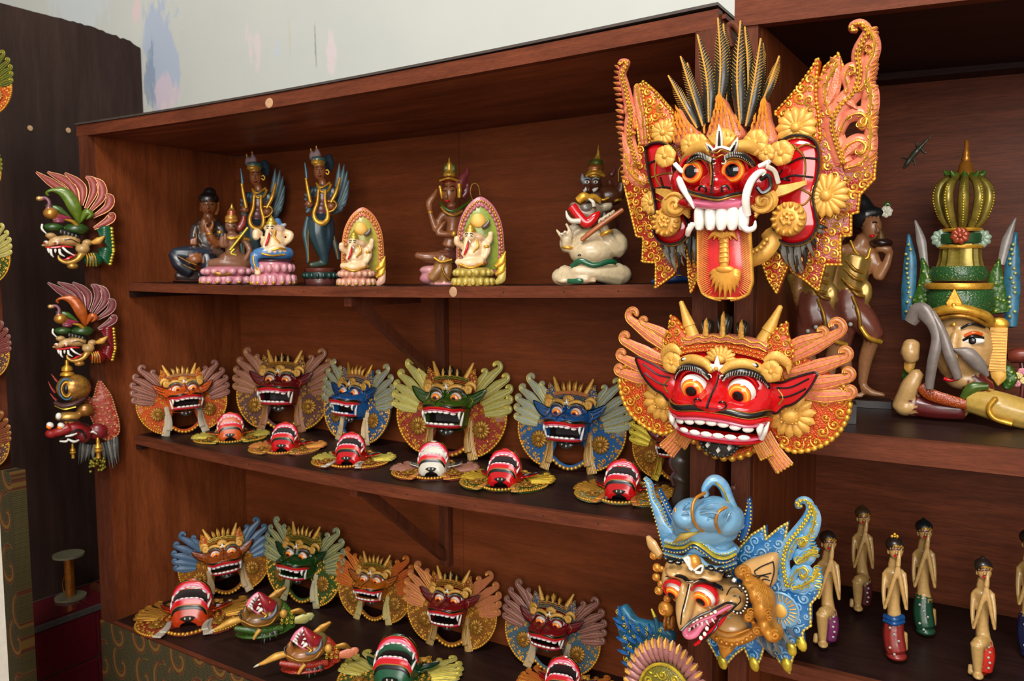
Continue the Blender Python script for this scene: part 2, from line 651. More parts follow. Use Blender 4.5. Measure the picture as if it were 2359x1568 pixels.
def feather(path, w, thick, curl=0.0, hand=1, n=26, lines=True, seg=8):
    """carved plume with a rolled tip; slots: 0 body, 1 gilt edges"""
    p = catmull(path, n)
    if curl:
        d = p[-1] - p[-2]
        a = math.atan2(d[1], d[0])
        t = np.linspace(0, 1, 16)[1:]
        ang = a - hand * PI / 2 + hand * t * 4.4
        rr = curl * (1 - 0.62 * t)
        c = p[-1][:2] + curl * np.array([math.cos(a + hand * PI / 2), math.sin(a + hand * PI / 2)])
        q = np.c_[c[0] + rr * np.cos(ang), c[1] + rr * np.sin(ang), np.full(15, p[-1][2]) + curl * 0.2 * t]
        p = np.vstack([p, q])
        ww = np.r_[np.interp(np.linspace(0, 1, n), [0, 0.55, 1], [0.55, 1, 0.62]) * w, np.linspace(0.6, 0.34, 15) * w]
    else:
        ww = np.interp(np.linspace(0, 1, n), [0, 0.5, 0.85, 1], [0.55, 1, 0.7, 0.08]) * w
    out = [tube(p, ww, thick, seg, (0, 0, 1))]
    if lines:
        t = np.gradient(p, axis=0)
        t /= np.linalg.norm(t, axis=1)[:, None] + 1e-9
        b = np.c_[-t[:, 1], t[:, 0], 0 * t[:, 0]]
        for q in (-0.72, 0.0, 0.72):
            e = p + b * (ww * q)[:, None] + np.array([0, 0, thick * (1.0 if q == 0 else 0.72)])
            out.append(tube(e, max(thick * 0.2, w * 0.07), None, 5, (0, 0, 1)) + (1,))
    return out


# a carving whose pieces melt into one continuous body --------------
def clay(name, pieces, voxel, smooth=3, sharp=None):
    """pieces: (V, F, rgb[, gilt]) -> one continuous painted mesh"""
    me = make_mesh('tmp_clay', [(p[0], p[1]) for p in pieces], None)
    o = bpy.data.objects.new('tmp_clay', me)
    COL.objects.link(o)
    md = o.modifiers.new('r', 'REMESH')
    md.mode = 'VOXEL'
    md.voxel_size = voxel
    if smooth:
        sm = o.modifiers.new('s', 'SMOOTH')
        sm.factor = 0.5
        sm.iterations = smooth
    dg = bpy.context.evaluated_depsgraph_get()
    out = bpy.data.meshes.new_from_object(o.evaluated_get(dg))
    out.name = name
    bpy.data.objects.remove(o)
    cols, src = [], []
    for p in pieces:
        c = srgb(*p[2])[:3] + ((1.0 if len(p) > 3 and p[3] else 0.0),)
        cols.append(np.tile(c, (len(p[0]), 1)))
        src.append(np.asarray(p[0]))
    cols, src = np.vstack(cols), np.vstack(src)
    kd = kdtree.KDTree(len(src))
    for i, c in enumerate(src):
        kd.insert(c, i)
    kd.balance()
    n = len(out.vertices)
    co = np.zeros(n * 3)
    out.vertices.foreach_get('co', co)
    pick = [kd.find(c)[1] for c in co.reshape(-1, 3)]
    at = out.color_attributes.new('paint', 'FLOAT_COLOR', 'POINT')
    at.data.foreach_set('color', cols[pick].ravel().astype(np.float32))
    bpy.data.meshes.remove(me)
    out.materials.clear()
    out.materials.append(None)
    out.polygons.foreach_set('use_smooth', np.ones(len(out.polygons), bool))
    return out

# ================================================================== the setting
W_EDGE = wood('edge_wood', (126, 66, 42), (86, 42, 26), (0.9, 9, 9), 6, 0.5, 0.4)
W_EDGEV = wood('upright_wood', (116, 62, 40), (78, 38, 24), (9, 9, 0.9), 6, 0.5, 0.4)
W_SIDE = wood('side_plywood', (146, 76, 40), (98, 46, 22), (5, 5, 0.55), 5, 0.42, 0.35)
W_BACK = wood('back_plywood', (142, 72, 38), (102, 50, 24), (0.5, 5, 5), 5, 0.42, 0.3)
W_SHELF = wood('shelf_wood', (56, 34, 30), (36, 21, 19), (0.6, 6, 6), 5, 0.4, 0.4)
W_PART = wood('partition_plywood', (66, 48, 42), (46, 32, 28), (5, 5, 0.5), 4, 0.4, 0.25)
W_CEIL = wood('cabinet_top_underside', (170, 100, 64), (88, 44, 30), (0.45, 3.2, 3), 3.2, 0.42, 0.3)
W_PALE = paint('pale_wood_filler', (196, 152, 112), 0.5, 0, 0.25)
NAIL = paint('dark_nail', (40, 28, 24), 0.5, 0.3, 0.3)

Y_BACK = 0.529
X_IN, X_POST, X_POST2 = 0.0575, 1.910, 1.956
Z_TOP, T_TOP = Z_SHELF + 0.4654, 0.0323
Z_S3, Z_S4 = Z_SHELF - 0.478, 0.402
Y_SH = 0.106
CAB_W = 1.95


def sag(x, s):
    t = np.clip(np.asarray(x) / CAB_W, 0, 1)
    return -s * 4 * t * (1 - t)


def board(x0, x1, y0, y1, z0, z1, s=0.0, n=24, tilt=0.0):
    """long board, sagging in the middle like old shelves do"""
    xs = np.linspace(x0, x1, n)
    dz = sag(xs, s) + tilt * (xs - x0)
    P = np.zeros((n, 4, 3))
    for k, (y, z) in enumerate(((y0, z0), (y1, z0), (y1, z1), (y0, z1))):
        P[:, k, 0], P[:, k, 1], P[:, k, 2] = xs, y, z + dz
    V, Q = surf(P, False, True)
    m = (n - 1) * 4
    return V, [Q[:, ::-1], np.array([[0, 1, 2, 3], [m + 3, m + 2, m + 1, m]])]


# wall behind the cabinets ------------------------------------------
def wall_material():
    m, N, L, b = new_mat('old_plaster')
    v = coords(N, L, (1, 1, 1))
    base = mixrgb(N, L, noise(N, L, v, 3.0, 4), srgb(196, 197, 188), srgb(184, 186, 180))

    def spot(col, px, py, rx, rz, thr, scale=9.0, amt=0.8, stretch=(1, 1, 0.35)):
        nonlocal base
        c = hit(px, py, 1, 0.56)
        mp = N.new('ShaderNodeMapping')
        mp.vector_type = 'POINT'
        t = N.new('ShaderNodeTexCoord')
        mp.inputs['Location'].default_value = (-c[0] / rx, 0, -c[2] / rz)
        mp.inputs['Scale'].default_value = (1 / rx, 0, 1 / rz)
        L.new(t.outputs['Object'], mp.inputs[0])
        ln = N.new('ShaderNodeVectorMath')
        ln.operation = 'LENGTH'
        L.new(mp.outputs[0], ln.inputs[0])
        n1 = noise(N, L, coords(N, L, stretch), scale, 6, 0.65)
        s = N.new('ShaderNodeMath')
        s.operation = 'MULTIPLY_ADD'
        L.new(n1, s.inputs[0])
        s.inputs[1].default_value = 3.0
        sub = N.new('ShaderNodeMath')
        sub.operation = 'SUBTRACT'
        sub.inputs[0].default_value = thr
        L.new(ln.outputs['Value'], sub.inputs[1])
        L.new(sub.outputs[0], s.inputs[2])
        f = ramp(N, L, s.outputs[0], [(0.80, (0, 0, 0, 1)), (1.0, (amt * .8, amt * .8, amt * .8, 1))])
        base = mixrgb(N, L, f, base, srgb(*col))
    spot((150, 168, 200), 372, 130, 0.12, 0.24, 0.25, 16, 0.75)
    spot((120, 136, 160), 345, 175, 0.05, 0.15, 0.1, 22, 0.85)
    spot((222, 190, 196), 375, 215, 0.10, 0.10, 0.1, 14, 0.6)
    spot((222, 186, 190), 315, 25, 0.05, 0.08, -0.15, 14, 0.7)
    spot((222, 196, 202), 590, 90, 0.10, 0.16, -0.45, 14, 0.55)
    spot((226, 196, 204), 760, 130, 0.06, 0.18, -0.35, 12, 0.5)
    spot((188, 176, 148), 668, 110, 0.022, 0.22, -0.3, 30, 0.6, (1, 1, 0.1))
    spot((120, 108, 96), 727, 110, 0.008, 0.24, -0.4, 60, 0.7, (1, 1, 0.15))
    spot((178, 190, 206), 640, 120, 0.03, 0.10, -0.35, 22, 0.6)
    spot((196, 206, 214), 180, 20, 0.25, 0.3, 0.1, 6, 0.5)
    L.new(base, b.inputs['Base Color'])
    b.inputs['Roughness'].default_value = 0.75
    bump(N, L, b, noise(N, L, v, 30, 5), 0.15, 0.003)
    return m


o = obj('wall_back', [bbox(-3.0, 5.5, 0.56, 0.66, 0.0, 3.6)], wall_material())
o['kind'] = 'structure'
o = obj('floor', [bbox(-3.0, 5.5, -3.5, 0.56, -0.05, 0.0)], paint('bounce_floor_paint', (160, 110, 86), 0.5, 0, 0.3))  # floor tone lightened to bounce light up onto the board undersides
o['kind'] = 'structure'

# dark plywood partition on the left, its top edge torn and splintered
rs = np.random.RandomState(3)
ys = np.linspace(-1.6, 0.555, 160)
top = 2.372 + np.where(ys > 0.15, 0.012 * rs.rand(160) * (ys - 0.15) / 0.4, 0.001 * rs.rand(160)) - 0.035 * np.clip((ys - 0.28) / 0.28, 0, 1) ** 2
P = np.zeros((160, 4, 3))
for k, (x, zz) in enumerate(((-0.52, 0), (-0.5, 0), (-0.5, 1), (-0.52, 1))):
    P[:, k, 0], P[:, k, 1], P[:, k, 2] = x, ys, top * zz
V, Q = surf(P, False, True)
part = obj('wall_left', [(V, [Q, np.array([[3, 2, 1, 0], [636, 637, 638, 639]])])], W_PART)
part['kind'] = 'structure'
for (px, py) in ((69, 295), (157, 300)):
    c = hit(px, py, 0, -0.499)
    obj('knot_plug', [lathe([(0.0005, 0), (0.009, 0), (0.009, 0.002), (0.003, 0.003)], 14, (0, 0, 0))], W_PALE, part).matrix_world = \
        Matrix.Translation(Vector(c)) @ Matrix.Rotation(PI / 2, 4, 'Y')

# tiled ledge along the partition
TILE = paint('maroon_tile', (92, 22, 30), 0.22, 0, 0.2, 0.05)
GROUT = paint('grey_grout', (74, 66, 62), 0.7, 0, 0.3)
led = obj('trim_1', [bbox(-0.5, -0.258, -1.2, 0.55, 0.0, 0.330)], GROUT)
led['kind'] = 'structure'
led['label'] = 'low ledge faced with maroon tiles along the plywood partition'
tile_t = make_mesh('tile', [plate([(-.1, -.095), (.1, -.095), (.1, .095), (-.1, .095)], 0, 0.008, 0.003)])
tile_f = make_mesh('tile', [plate([(-.1, -.078), (.1, -.078), (.1, .078), (-.1, .078)], 0, 0.008, 0.003)])
for k in range(8):
    y = 0.44 - 0.205 * k
    t = obj('tile', tile_t, TILE, led)
    t.matrix_world = Matrix.Translation((-0.378, y, 0.330)) @ Matrix.Rotation(PI / 2, 4, 'Z')
    for j in range(2):
        t = obj('tile', tile_f, TILE, led)
        t.matrix_world = Matrix.Translation((-0.258, y, 0.24 - 0.161 * j)) @ Matrix.Rotation(PI / 2, 4, 'Z') @ Matrix.Rotation(PI / 2, 4, 'X')
obj('edge_strip', [bbox(-0.262, -0.248, -1.2, 0.55, 0.322, 0.339)], GROUT, led)


# left display cabinet ----------------------------------------------
I4 = Matrix.Identity(4)
cab = root('display_cabinet', I4, 'long open wooden display cabinet with three shelves of carvings', 'cabinet')
obj('top_board', [board(0.0, CAB_W + 0.006, 0.02, Y_BACK + 0.02, Z_TOP - 0.012, Z_TOP - 0.004, 0.0099)], W_EDGE, cab)
ceil = obj('ceiling_panel', [board(X_IN - 0.04, X_POST + 0.04, 0.02, Y_BACK, Z_TOP - T_TOP + 0.0, Z_TOP - 0.012, 0.0099)], W_CEIL, cab)
obj('front_rail', [board(0.0, CAB_W, 0.0, 0.022, Z_TOP - T_TOP, Z_TOP, 0.0099)], W_EDGE, cab)
PLYTOP = paint('grey_ply_sheet', (70, 60, 54), 0.6, 0, 0.3)
xs = np.linspace(0.0, CAB_W, 40)
lift = 0.002 + 0.006 * np.clip((xs - 1.0) / 0.9, 0, 1) ** 1.5
P = np.zeros((40, 4, 3))
for k, (y, zz) in enumerate(((-0.004, 0), (Y_BACK + 0.02, 0), (Y_BACK + 0.02, 0.005), (-0.004, 0.005))):
    P[:, k, 0], P[:, k, 1], P[:, k, 2] = xs, y, Z_TOP + sag(xs, 0.0099) + lift * 0.6 + zz
V, Q = surf(P, False, True)
obj('ply_sheet', [(V, [Q[:, ::-1], np.array([[0, 1, 2, 3], [159, 158, 157, 156]])])], PLYTOP, cab)
obj('side_panel', [bbox(0.012, X_IN, 0.022, Y_BACK, 0.0, Z_TOP - T_TOP)], W_SIDE, cab)
obj('side_panel', [bbox(X_POST + 0.006, X_POST2 - 0.004, 0.022, Y_BACK, 0.0, Z_TOP - T_TOP)], W_SIDE, cab)
obj('front_post', [bbox(0.009, 0.0555, 0.0, 0.022, 0.0, Z_TOP - T_TOP)], W_EDGEV, cab)
obj('front_post', [bbox(X_POST, X_POST2, 0.0, 0.022, 0.0, Z_TOP - T_TOP)], W_EDGEV, cab)
obj('back_panel', [bbox(0.012, 1.02, Y_BACK, Y_BACK + 0.008, 0.0, Z_TOP - T_TOP - 0.004)], W_BACK, cab)
obj('back_panel', [bbox(1.0215, X_POST2 - 0.004, Y_BACK, Y_BACK + 0.008, 0.0, Z_TOP - T_TOP - 0.004)], W_BACK, cab)
for zt, sg, th in ((Z_SHELF, 0.0104, 0.026), (Z_S3, 0.0218, 0.027), (Z_S4, 0.012, 0.028)):
    y0 = Y_SH if zt > 0.5 else 0.004
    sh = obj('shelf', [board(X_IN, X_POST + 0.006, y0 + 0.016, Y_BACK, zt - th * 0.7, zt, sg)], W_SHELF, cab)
    obj('shelf_edge', [board(X_IN, X_POST, y0, y0 + 0.016, zt - th, zt - 0.0005, sg)], W_EDGE, sh)
    if zt > 0.5:
        obj('cleat', [bbox(X_IN, X_IN + 0.02, y0 + 0.004, Y_BACK - 0.02, zt - th - 0.02, zt - th)], W_SHELF, sh)
    # nails along the shelf edge
    for px in ((430, 700, 870, 1160, 1300, 1425) if zt > 1.2 else (560, 930, 1090, 1250, 1380)):
        c = hit(px, 660, 1, y0)
        x = c[0]
        q = obj('nail', [ball((x, y0 - 0.0003, zt - th * 0.5 + float(sag(x, sg))), (0.0022, 0.001, 0.0022), 6, 4)], NAIL, sh)
for px, py, nm in ((620, 237, 'knot'), (1044, 672, 'knot')):
    Yp = 0.0 if py < 400 else Y_SH
    c = hit(px, py, 1, Yp)
    obj('wood_filler', [ball((c[0], Yp - 0.0002, c[2]), (0.014 if py < 400 else 0.011, 0.0012, 0.012), 12, 6)], W_PALE, cab)
# battens and diagonal braces under the shelves
for zt, sg, pxs, yb in ((Z_SHELF, 0.0104, 1018, 895), (Z_S3, 0.0218, 1028, 1300)):
    xb = hit(pxs, 760 if zt > 1.2 else 1230, 1, Y_BACK - 0.012)[0]
    ztop = zt - 0.027 + float(sag(xb, sg))
    zb = hit(pxs, yb, 1, Y_BACK - 0.012)[2]
    obj('batten', [bbox(xb - 0.017, xb + 0.017, Y_BACK - 0.024, Y_BACK, zb, ztop)], W_EDGEV, cab)
    a = np.array([xb, Y_SH + 0.05, ztop - 0.012])
    b_ = np.array([xb, Y_BACK - 0.026, zb + 0.03])
    d = b_ - a
    obj('brace', [box((a + b_) / 2, (0.022, np.linalg.norm(d), 0.026), (math.atan2(d[2], d[1]), 0, 0))], W_EDGEV, cab)
    obj('brace_foot', [bbox(xb - 0.012, xb + 0.012, Y_SH + 0.02, Y_SH + 0.3, ztop - 0.024, ztop - 0.001)], W_EDGEV, cab)


# batik cloth hung over the base ------------------------------------
def batik_material(name, s=1.0):
    if name in MATS:
        return MATS[name]
    m, N, L, b = new_mat(name)
    v = coords(N, L, (1, 1, 1))
    ck = N.new('ShaderNodeTexVoronoi')
    ck.voronoi_dimensions = '2D'
    ck.inputs['Scale'].default_value = 190 * s
    ck.inputs['Randomness'].default_value = 0.15
    fl = coords(N, L, (1, 1, 1))
    fl.node.inputs['Rotation'].default_value = (-PI / 2, 0, 0)
    L.new(fl, ck.inputs['Vector'])
    dots = ramp(N, L, ck.outputs['Distance'], [(0.25, srgb(84, 74, 34)), (0.5, srgb(26, 26, 20))])
    sc_ = coords(N, L, (11 * s, 11 * s, 8 * s))
    sc_.node.inputs['Rotation'].default_value = (-PI / 2, 0, 0)
    vo = N.new('ShaderNodeTexVoronoi')
    vo.voronoi_dimensions = '2D'
    vo.inputs['Scale'].default_value = 1.0
    vo.inputs['Randomness'].default_value = 0.55
    L.new(sc_, vo.inputs['Vector'])
    df = N.new('ShaderNodeVectorMath')
    df.operation = 'SUBTRACT'
    L.new(sc_, df.inputs[0])
    L.new(vo.outputs['Position'], df.inputs[1])
    sep = N.new('ShaderNodeSeparateXYZ')
    L.new(df.outputs[0], sep.inputs[0])

    def mth(op, a, b_=0.0):
        n = N.new('ShaderNodeMath')
        n.operation = op
        for q, v_ in ((n.inputs[0], a), (n.inputs[1], b_)):
            if hasattr(v_, 'is_output'):
                L.new(v_, q)
            else:
                q.default_value = v_
        return n.outputs[0]
    swirl = mth('SINE', mth('ADD', mth('ARCTAN2', sep.outputs[1], sep.outputs[0]), mth('MULTIPLY', vo.outputs['Distance'], 11.0)))
    swirl = mth('SUBTRACT', swirl, mth('MULTIPLY', mth('MAXIMUM', mth('SUBTRACT', vo.outputs['Distance'], 0.5), 0.0), 9.0))
    fac = mth('MULTIPLY_ADD', swirl, 0.5)
    fac.node.inputs[2].default_value = 0.5
    lines = ramp(N, L, fac, [(0.0, (0, 0, 0, 1)), (0.66, (0, 0, 0, 1)), (0.70, (1, 1, 1, 1)), (1.0, (1, 1, 1, 1))])
    inner = ramp(N, L, fac, [(0.0, srgb(98, 74, 26)), (0.74, srgb(98, 74, 26)), (0.78, srgb(72, 34, 16)), (0.93, srgb(92, 44, 20)), (0.97, srgb(110, 84, 30))])
    L.new(mixrgb(N, L, lines, dots, inner), b.inputs['Base Color'])
    b.inputs['Roughness'].default_value = 0.7
    bump(N, L, b, noise(N, L, v, 600, 2), 0.2, 0.0005)
    MATS[name] = m
    return m


BATIK = batik_material('batik_cloth')
xs = np.linspace(0.012, X_POST2, 120)
zs = np.linspace(0.01, Z_S4 + 0.001, 12)
P = np.zeros((120, 12, 3))
P[..., 0] = xs[:, None]
P[..., 1] = -0.006 - 0.004 * np.sin(xs * 21)[:, None] * (1 - zs / Z_S4)[None] - 0.002 * np.sin(xs * 53)[:, None] * (1 - zs / Z_S4)[None]
P[..., 2] = zs[None] + sag(xs, 0.012)[:, None]
P2 = P[:, ::-1].copy()
P2[..., 1] += 0.003
V, Q = surf(np.concatenate([P, P2], 1), False, True)
cl = obj('batik_cloth', [(V, Q[:, ::-1])], BATIK)
tag(cl, 'olive and brown batik cloth hung below the lowest shelf', 'cloth')

# right display cabinet ---------------------------------------------
RX0, RX1 = 1.985, 3.25
RPX = 2.019
ZR_S, ZR_B = 1.190, 0.758
YR = 0.088
rcab = root('display_cabinet', I4, 'open wooden display cabinet holding praying figurines and a crowned head', 'cabinet')
obj('front_rail', [board(RX0 - 0.006, RX1, -0.004, 0.02, 1.879, 1.925, 0, 6, -0.05)], W_EDGE, rcab)
obj('top_board', [board(RX0 - 0.004, RX1, 0.02, Y_BACK + 0.02, 1.905, 1.918, 0, 6, -0.04)], W_EDGE, rcab)
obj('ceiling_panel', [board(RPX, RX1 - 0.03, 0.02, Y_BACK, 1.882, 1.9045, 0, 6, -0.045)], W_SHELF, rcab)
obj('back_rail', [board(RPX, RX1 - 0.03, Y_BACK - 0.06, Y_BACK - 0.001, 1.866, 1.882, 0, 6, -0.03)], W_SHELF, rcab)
obj('front_post', [bbox(RX0, RPX - 0.001, 0.0, 0.02, 0.0, 1.880)], W_EDGEV, rcab)
obj('side_panel', [bbox(RX0 + 0.003, RPX, 0.02, Y_BACK, 0.0, 1.882)], W_SIDE, rcab)
obj('side_panel', [bbox(RX1 - 0.03, RX1, 0.0, Y_BACK, 0.0, 1.82)], W_SIDE, rcab)
W_BACK2 = wood('right_back_plywood', (124, 64, 38), (80, 38, 22), (0.45, 6, 6), 6, 0.36, 0.45)
obj('back_panel', [bbox(RPX, RX1 - 0.03, Y_BACK, Y_BACK + 0.008, 0.0, 1.868)], W_BACK2, rcab)
for zt, th in ((ZR_S, 0.042), (ZR_B, 0.030)):
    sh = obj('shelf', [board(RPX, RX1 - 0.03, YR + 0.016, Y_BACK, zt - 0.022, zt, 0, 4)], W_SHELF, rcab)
    obj('shelf_edge', [board(RPX, RX1 - 0.03, YR, YR + 0.016, zt - th, zt - 0.0005, 0, 4)], W_EDGE, sh)

# upright with cloth at the far left and a pale door post before it
lp = hit(33, 1150, 1, -0.25)[0]
lpost = root('display_upright', I4, 'narrow wooden upright partly wrapped in batik cloth beside the partition', 'post')
obj('upright', [bbox(lp - 0.16, lp - 0.07, -0.25, -0.22, 0.0, 2.25)], W_EDGEV, lpost)
obj('cloth_wrap', [bbox(lp - 0.165, lp, -0.255, -0.216, 0.0, hit(20, 1085, 1, -0.25)[2])], BATIK, lpost)
dp = hit(17, 1500, 1, -0.5)[0]
o = obj('trim_2', [bbox(dp - 0.22, dp, -0.53, -0.5, 0.0, hit(2, 1045, 1, -0.5)[2])], paint('cream_door_post', (226, 222, 206), 0.5, 0, 0.1))
o['kind'] = 'structure'

# ================================================================== winged lion masks
CACHE = {}


def cached(key, fn):
    if key not in CACHE:
        CACHE[key] = make_mesh(key[0] if isinstance(key, tuple) else key, fn())
    return CACHE[key]


def mirror(parts):
    out = []
    for p in parts:
        V = np.array(p[0], float)
        V[:, 0] *= -1
        F = [np.asarray(q)[:, ::-1] for q in (p[1] if isinstance(p[1], list) else [p[1]])]
        out.append((V, F) + tuple(p[2:]))
    return out


class Snout:
    """muzzle surface of a mask: s in [-1,1] wraps round the face, y runs up"""

    def __init__(self, mo=0.06, deep=1.0, jut=0.0, e=0.62):
        self.mo, self.e = mo, e
        yb = (-0.40 if deep < 1.6 else -0.45) - mo
        self.yb, self.yt = yb, 0.33
        k = deep
        self.H = lerp_fn([(yb, 0.20 * k), (yb + .03, 0.31 * k + jut), (yb + .09, 0.36 * k + jut), (-0.30, 0.38 * k + jut), (-0.24, 0.40 * k), (-0.16, 0.43 * k),
                          (-0.10, 0.42 * k), (-0.04, 0.33 * k), (0.03, 0.27), (0.1, 0.245), (0.17, 0.225), (0.25, 0.18), (0.33, 0.08)])
        if deep > 1.6:
            self.H = lerp_fn([(yb, 0.15 * k), (yb + .05, 0.22 * k), (yb + .10, 0.27 * k), (-0.34 - mo, 0.30 * k), (-0.26, 0.40 * k), (-0.19, 0.45 * k), (-0.12, 0.47 * k), (-0.04, 0.38 * k), (0.03, 0.30), (0.1, 0.25), (0.17, 0.225), (0.25, 0.18), (0.33, 0.08)])
        self.Wd = lerp_fn([(yb, 0.27), (yb + .05, 0.335), (yb + .12, .375), (-0.22, 0.40), (-0.08, 0.42), (0.05, 0.43), (0.2, 0.42), (0.33, 0.36)])

    def at(self, s, y, off=0.0):
        th = np.asarray(s, float) * PI / 2
        e = self.e
        w, H = self.Wd(y), self.H(y)
        x = (w + off) * np.sign(th) * np.abs(np.sin(th)) ** e
        z = (H + off) * np.abs(np.cos(th)) ** e
        return np.stack(np.broadcast_arrays(x, np.asarray(y, float), z), -1)

    def line(self, s0, s1, yf, off, n=40):
        s = np.linspace(s0, s1, n)
        y = np.array([yf(q) for q in s])
        return self.at(s, y, off)


def snout_face(S, mw=0.62):
    ns, ny = 61, 84
    s = np.linspace(-1, 1, ns)
    y = np.linspace(S.yb, S.yt, ny)
    P = S.at(s[:, None], y[None, :])
    X, Y = P[..., 0], P[..., 1]
    g = lambda cx, cy, rx, ry: np.exp(-((X - cx) / rx) ** 2 - ((Y - cy) / ry) ** 2)
    dz = 0.10 * g(0, -0.03, .08, .10) + 0.065 * (g(.1, -0.075, .05, .04) + g(-.1, -0.075, .05, .04)) + 0.05 * g(0, .12, .05, .1)
    dz += 0.03 * (g(.2, .165, .15, .05) + g(-.2, .165, .15, .05))
    P[..., 2] += dz
    y0, y1 = -0.262, -0.282 - S.mo
    m = np.clip((mw - np.abs(s)) / 0.05, 0, 1)[:, None] * np.clip((y0 - Y) / 0.012, 0, 1) * np.clip((Y - y1) / 0.012, 0, 1)
    P[..., 2] = P[..., 2] * (1 - m) + 0.06 * m
    P[..., 0] = P[..., 0] * (1 - 0.12 * m)
    V, Q = surf(P)
    mid = m.ravel()[Q].mean(1) > 0.3
    base = S.at(s, np.full(ns, S.yb))
    nt = 16
    t = np.linspace(0, 1, nt)
    U = np.zeros((ns, nt, 3))
    U[..., 0] = base[:, 0][:, None] * (1 + 0.06 * t)[None]
    U[..., 1] = S.yb - 0.03 * np.sin(t * PI)[None] * np.cos(s * PI / 2)[:, None]
    U[..., 2] = base[:, 2][:, None] * (1 - t)[None]
    arch = (np.abs(U[..., 0]) / 0.17) ** 2 + (U[..., 2] / (0.42 * S.H(S.yb))) ** 2 < 1
    U[..., 1] += 0.16 * arch
    Vu, Qu = surf(U)
    hole = arch.ravel()[Qu].mean(1) > 0.3
    return [(V, [Q[~mid]], 0), (V, [Q[mid]], 1), (Vu, [Qu[~hole][:, ::-1]], 0), (Vu, [Qu[hole][:, ::-1]], 1)]


def eye_mesh(c, r, look, parts='ball'):
    """bulging carved eye; rings by angle from the gaze"""
    look = np.array(look, float)
    look /= np.linalg.norm(look)
    q = Vector((0, 0, 1)).rotation_difference(Vector(look)).to_matrix()
    Rm = np.array(q)

    def cap(a0, a1, rr, n=6, seg=24):
        th = np.linspace(a0, a1, n)
        a = np.arange(seg) / seg * 2 * PI
        P = np.stack([np.sin(th)[:, None] * np.cos(a), np.sin(th)[:, None] * np.sin(a), np.repeat(np.cos(th)[:, None], seg, 1)], -1) * rr
        P = P @ Rm.T + np.array(c)
        return surf(P, False, True)
    if parts == 'ball':
        return [cap(0.80, 1.35, r) + (0,), cap(1.35, 1.9, r * 1.0) + (1,), cap(1.9, 2.6, r) + (1,)]
    if parts == 'iris':
        return [cap(0.42, 0.60, r * 1.035, 4) + (0,), cap(0.60, 0.70, r * 1.035, 3) + (1,), cap(0.70, 0.84, r * 1.03, 3) + (0,), cap(0.84, 0.90, r * 1.01, 2) + (2,)]
    return [cap(0.0, 0.36, r * 1.05, 5) + (0,), cap(0.36, 0.44, r * 1.04, 2) + (1,)]


def cheek_outline():
    return catmull([(.34, .36), (.46, .37), (.60, .30), (.76, .20), (.90, .10), (.955, -.02), (.945, -.14), (.89, -.27), (.80, -.37), (.68, -.44), (.55, -.47),
                    (.44, -.42), (.36, -.30), (.30, -.1), (.28, .15), (.34, .36)], 60)[:-1, :2]


def round_outline():
    return catmull([(.26, .36), (.42, .36), (.60, .28), (.78, .16), (.91, .02), (.955, -.14), (.93, -.33), (.84, -.52), (.69, -.68), (.52, -.77), (.38, -.74),
                    (.30, -.58), (.22, -.3), (.20, .1), (.26, .36)], 60)[:-1, :2]


BAR_KEYS = dict(face=RED, plate=C_ORANGE, curl=GOLD, wing=SALMON, wing_edge=GOLD, horn=GOLDP, leaf=C_ORANGE, ribbon=SALMON, ribbon_edge=GOLD, crown=C_SALM,
                rosette=GOLDP, flower=GOLDP, brow=GOLDP, crest=GOLDP, crest2=BLACKG, ear=None, cavity=None, collar=None, chin=True)


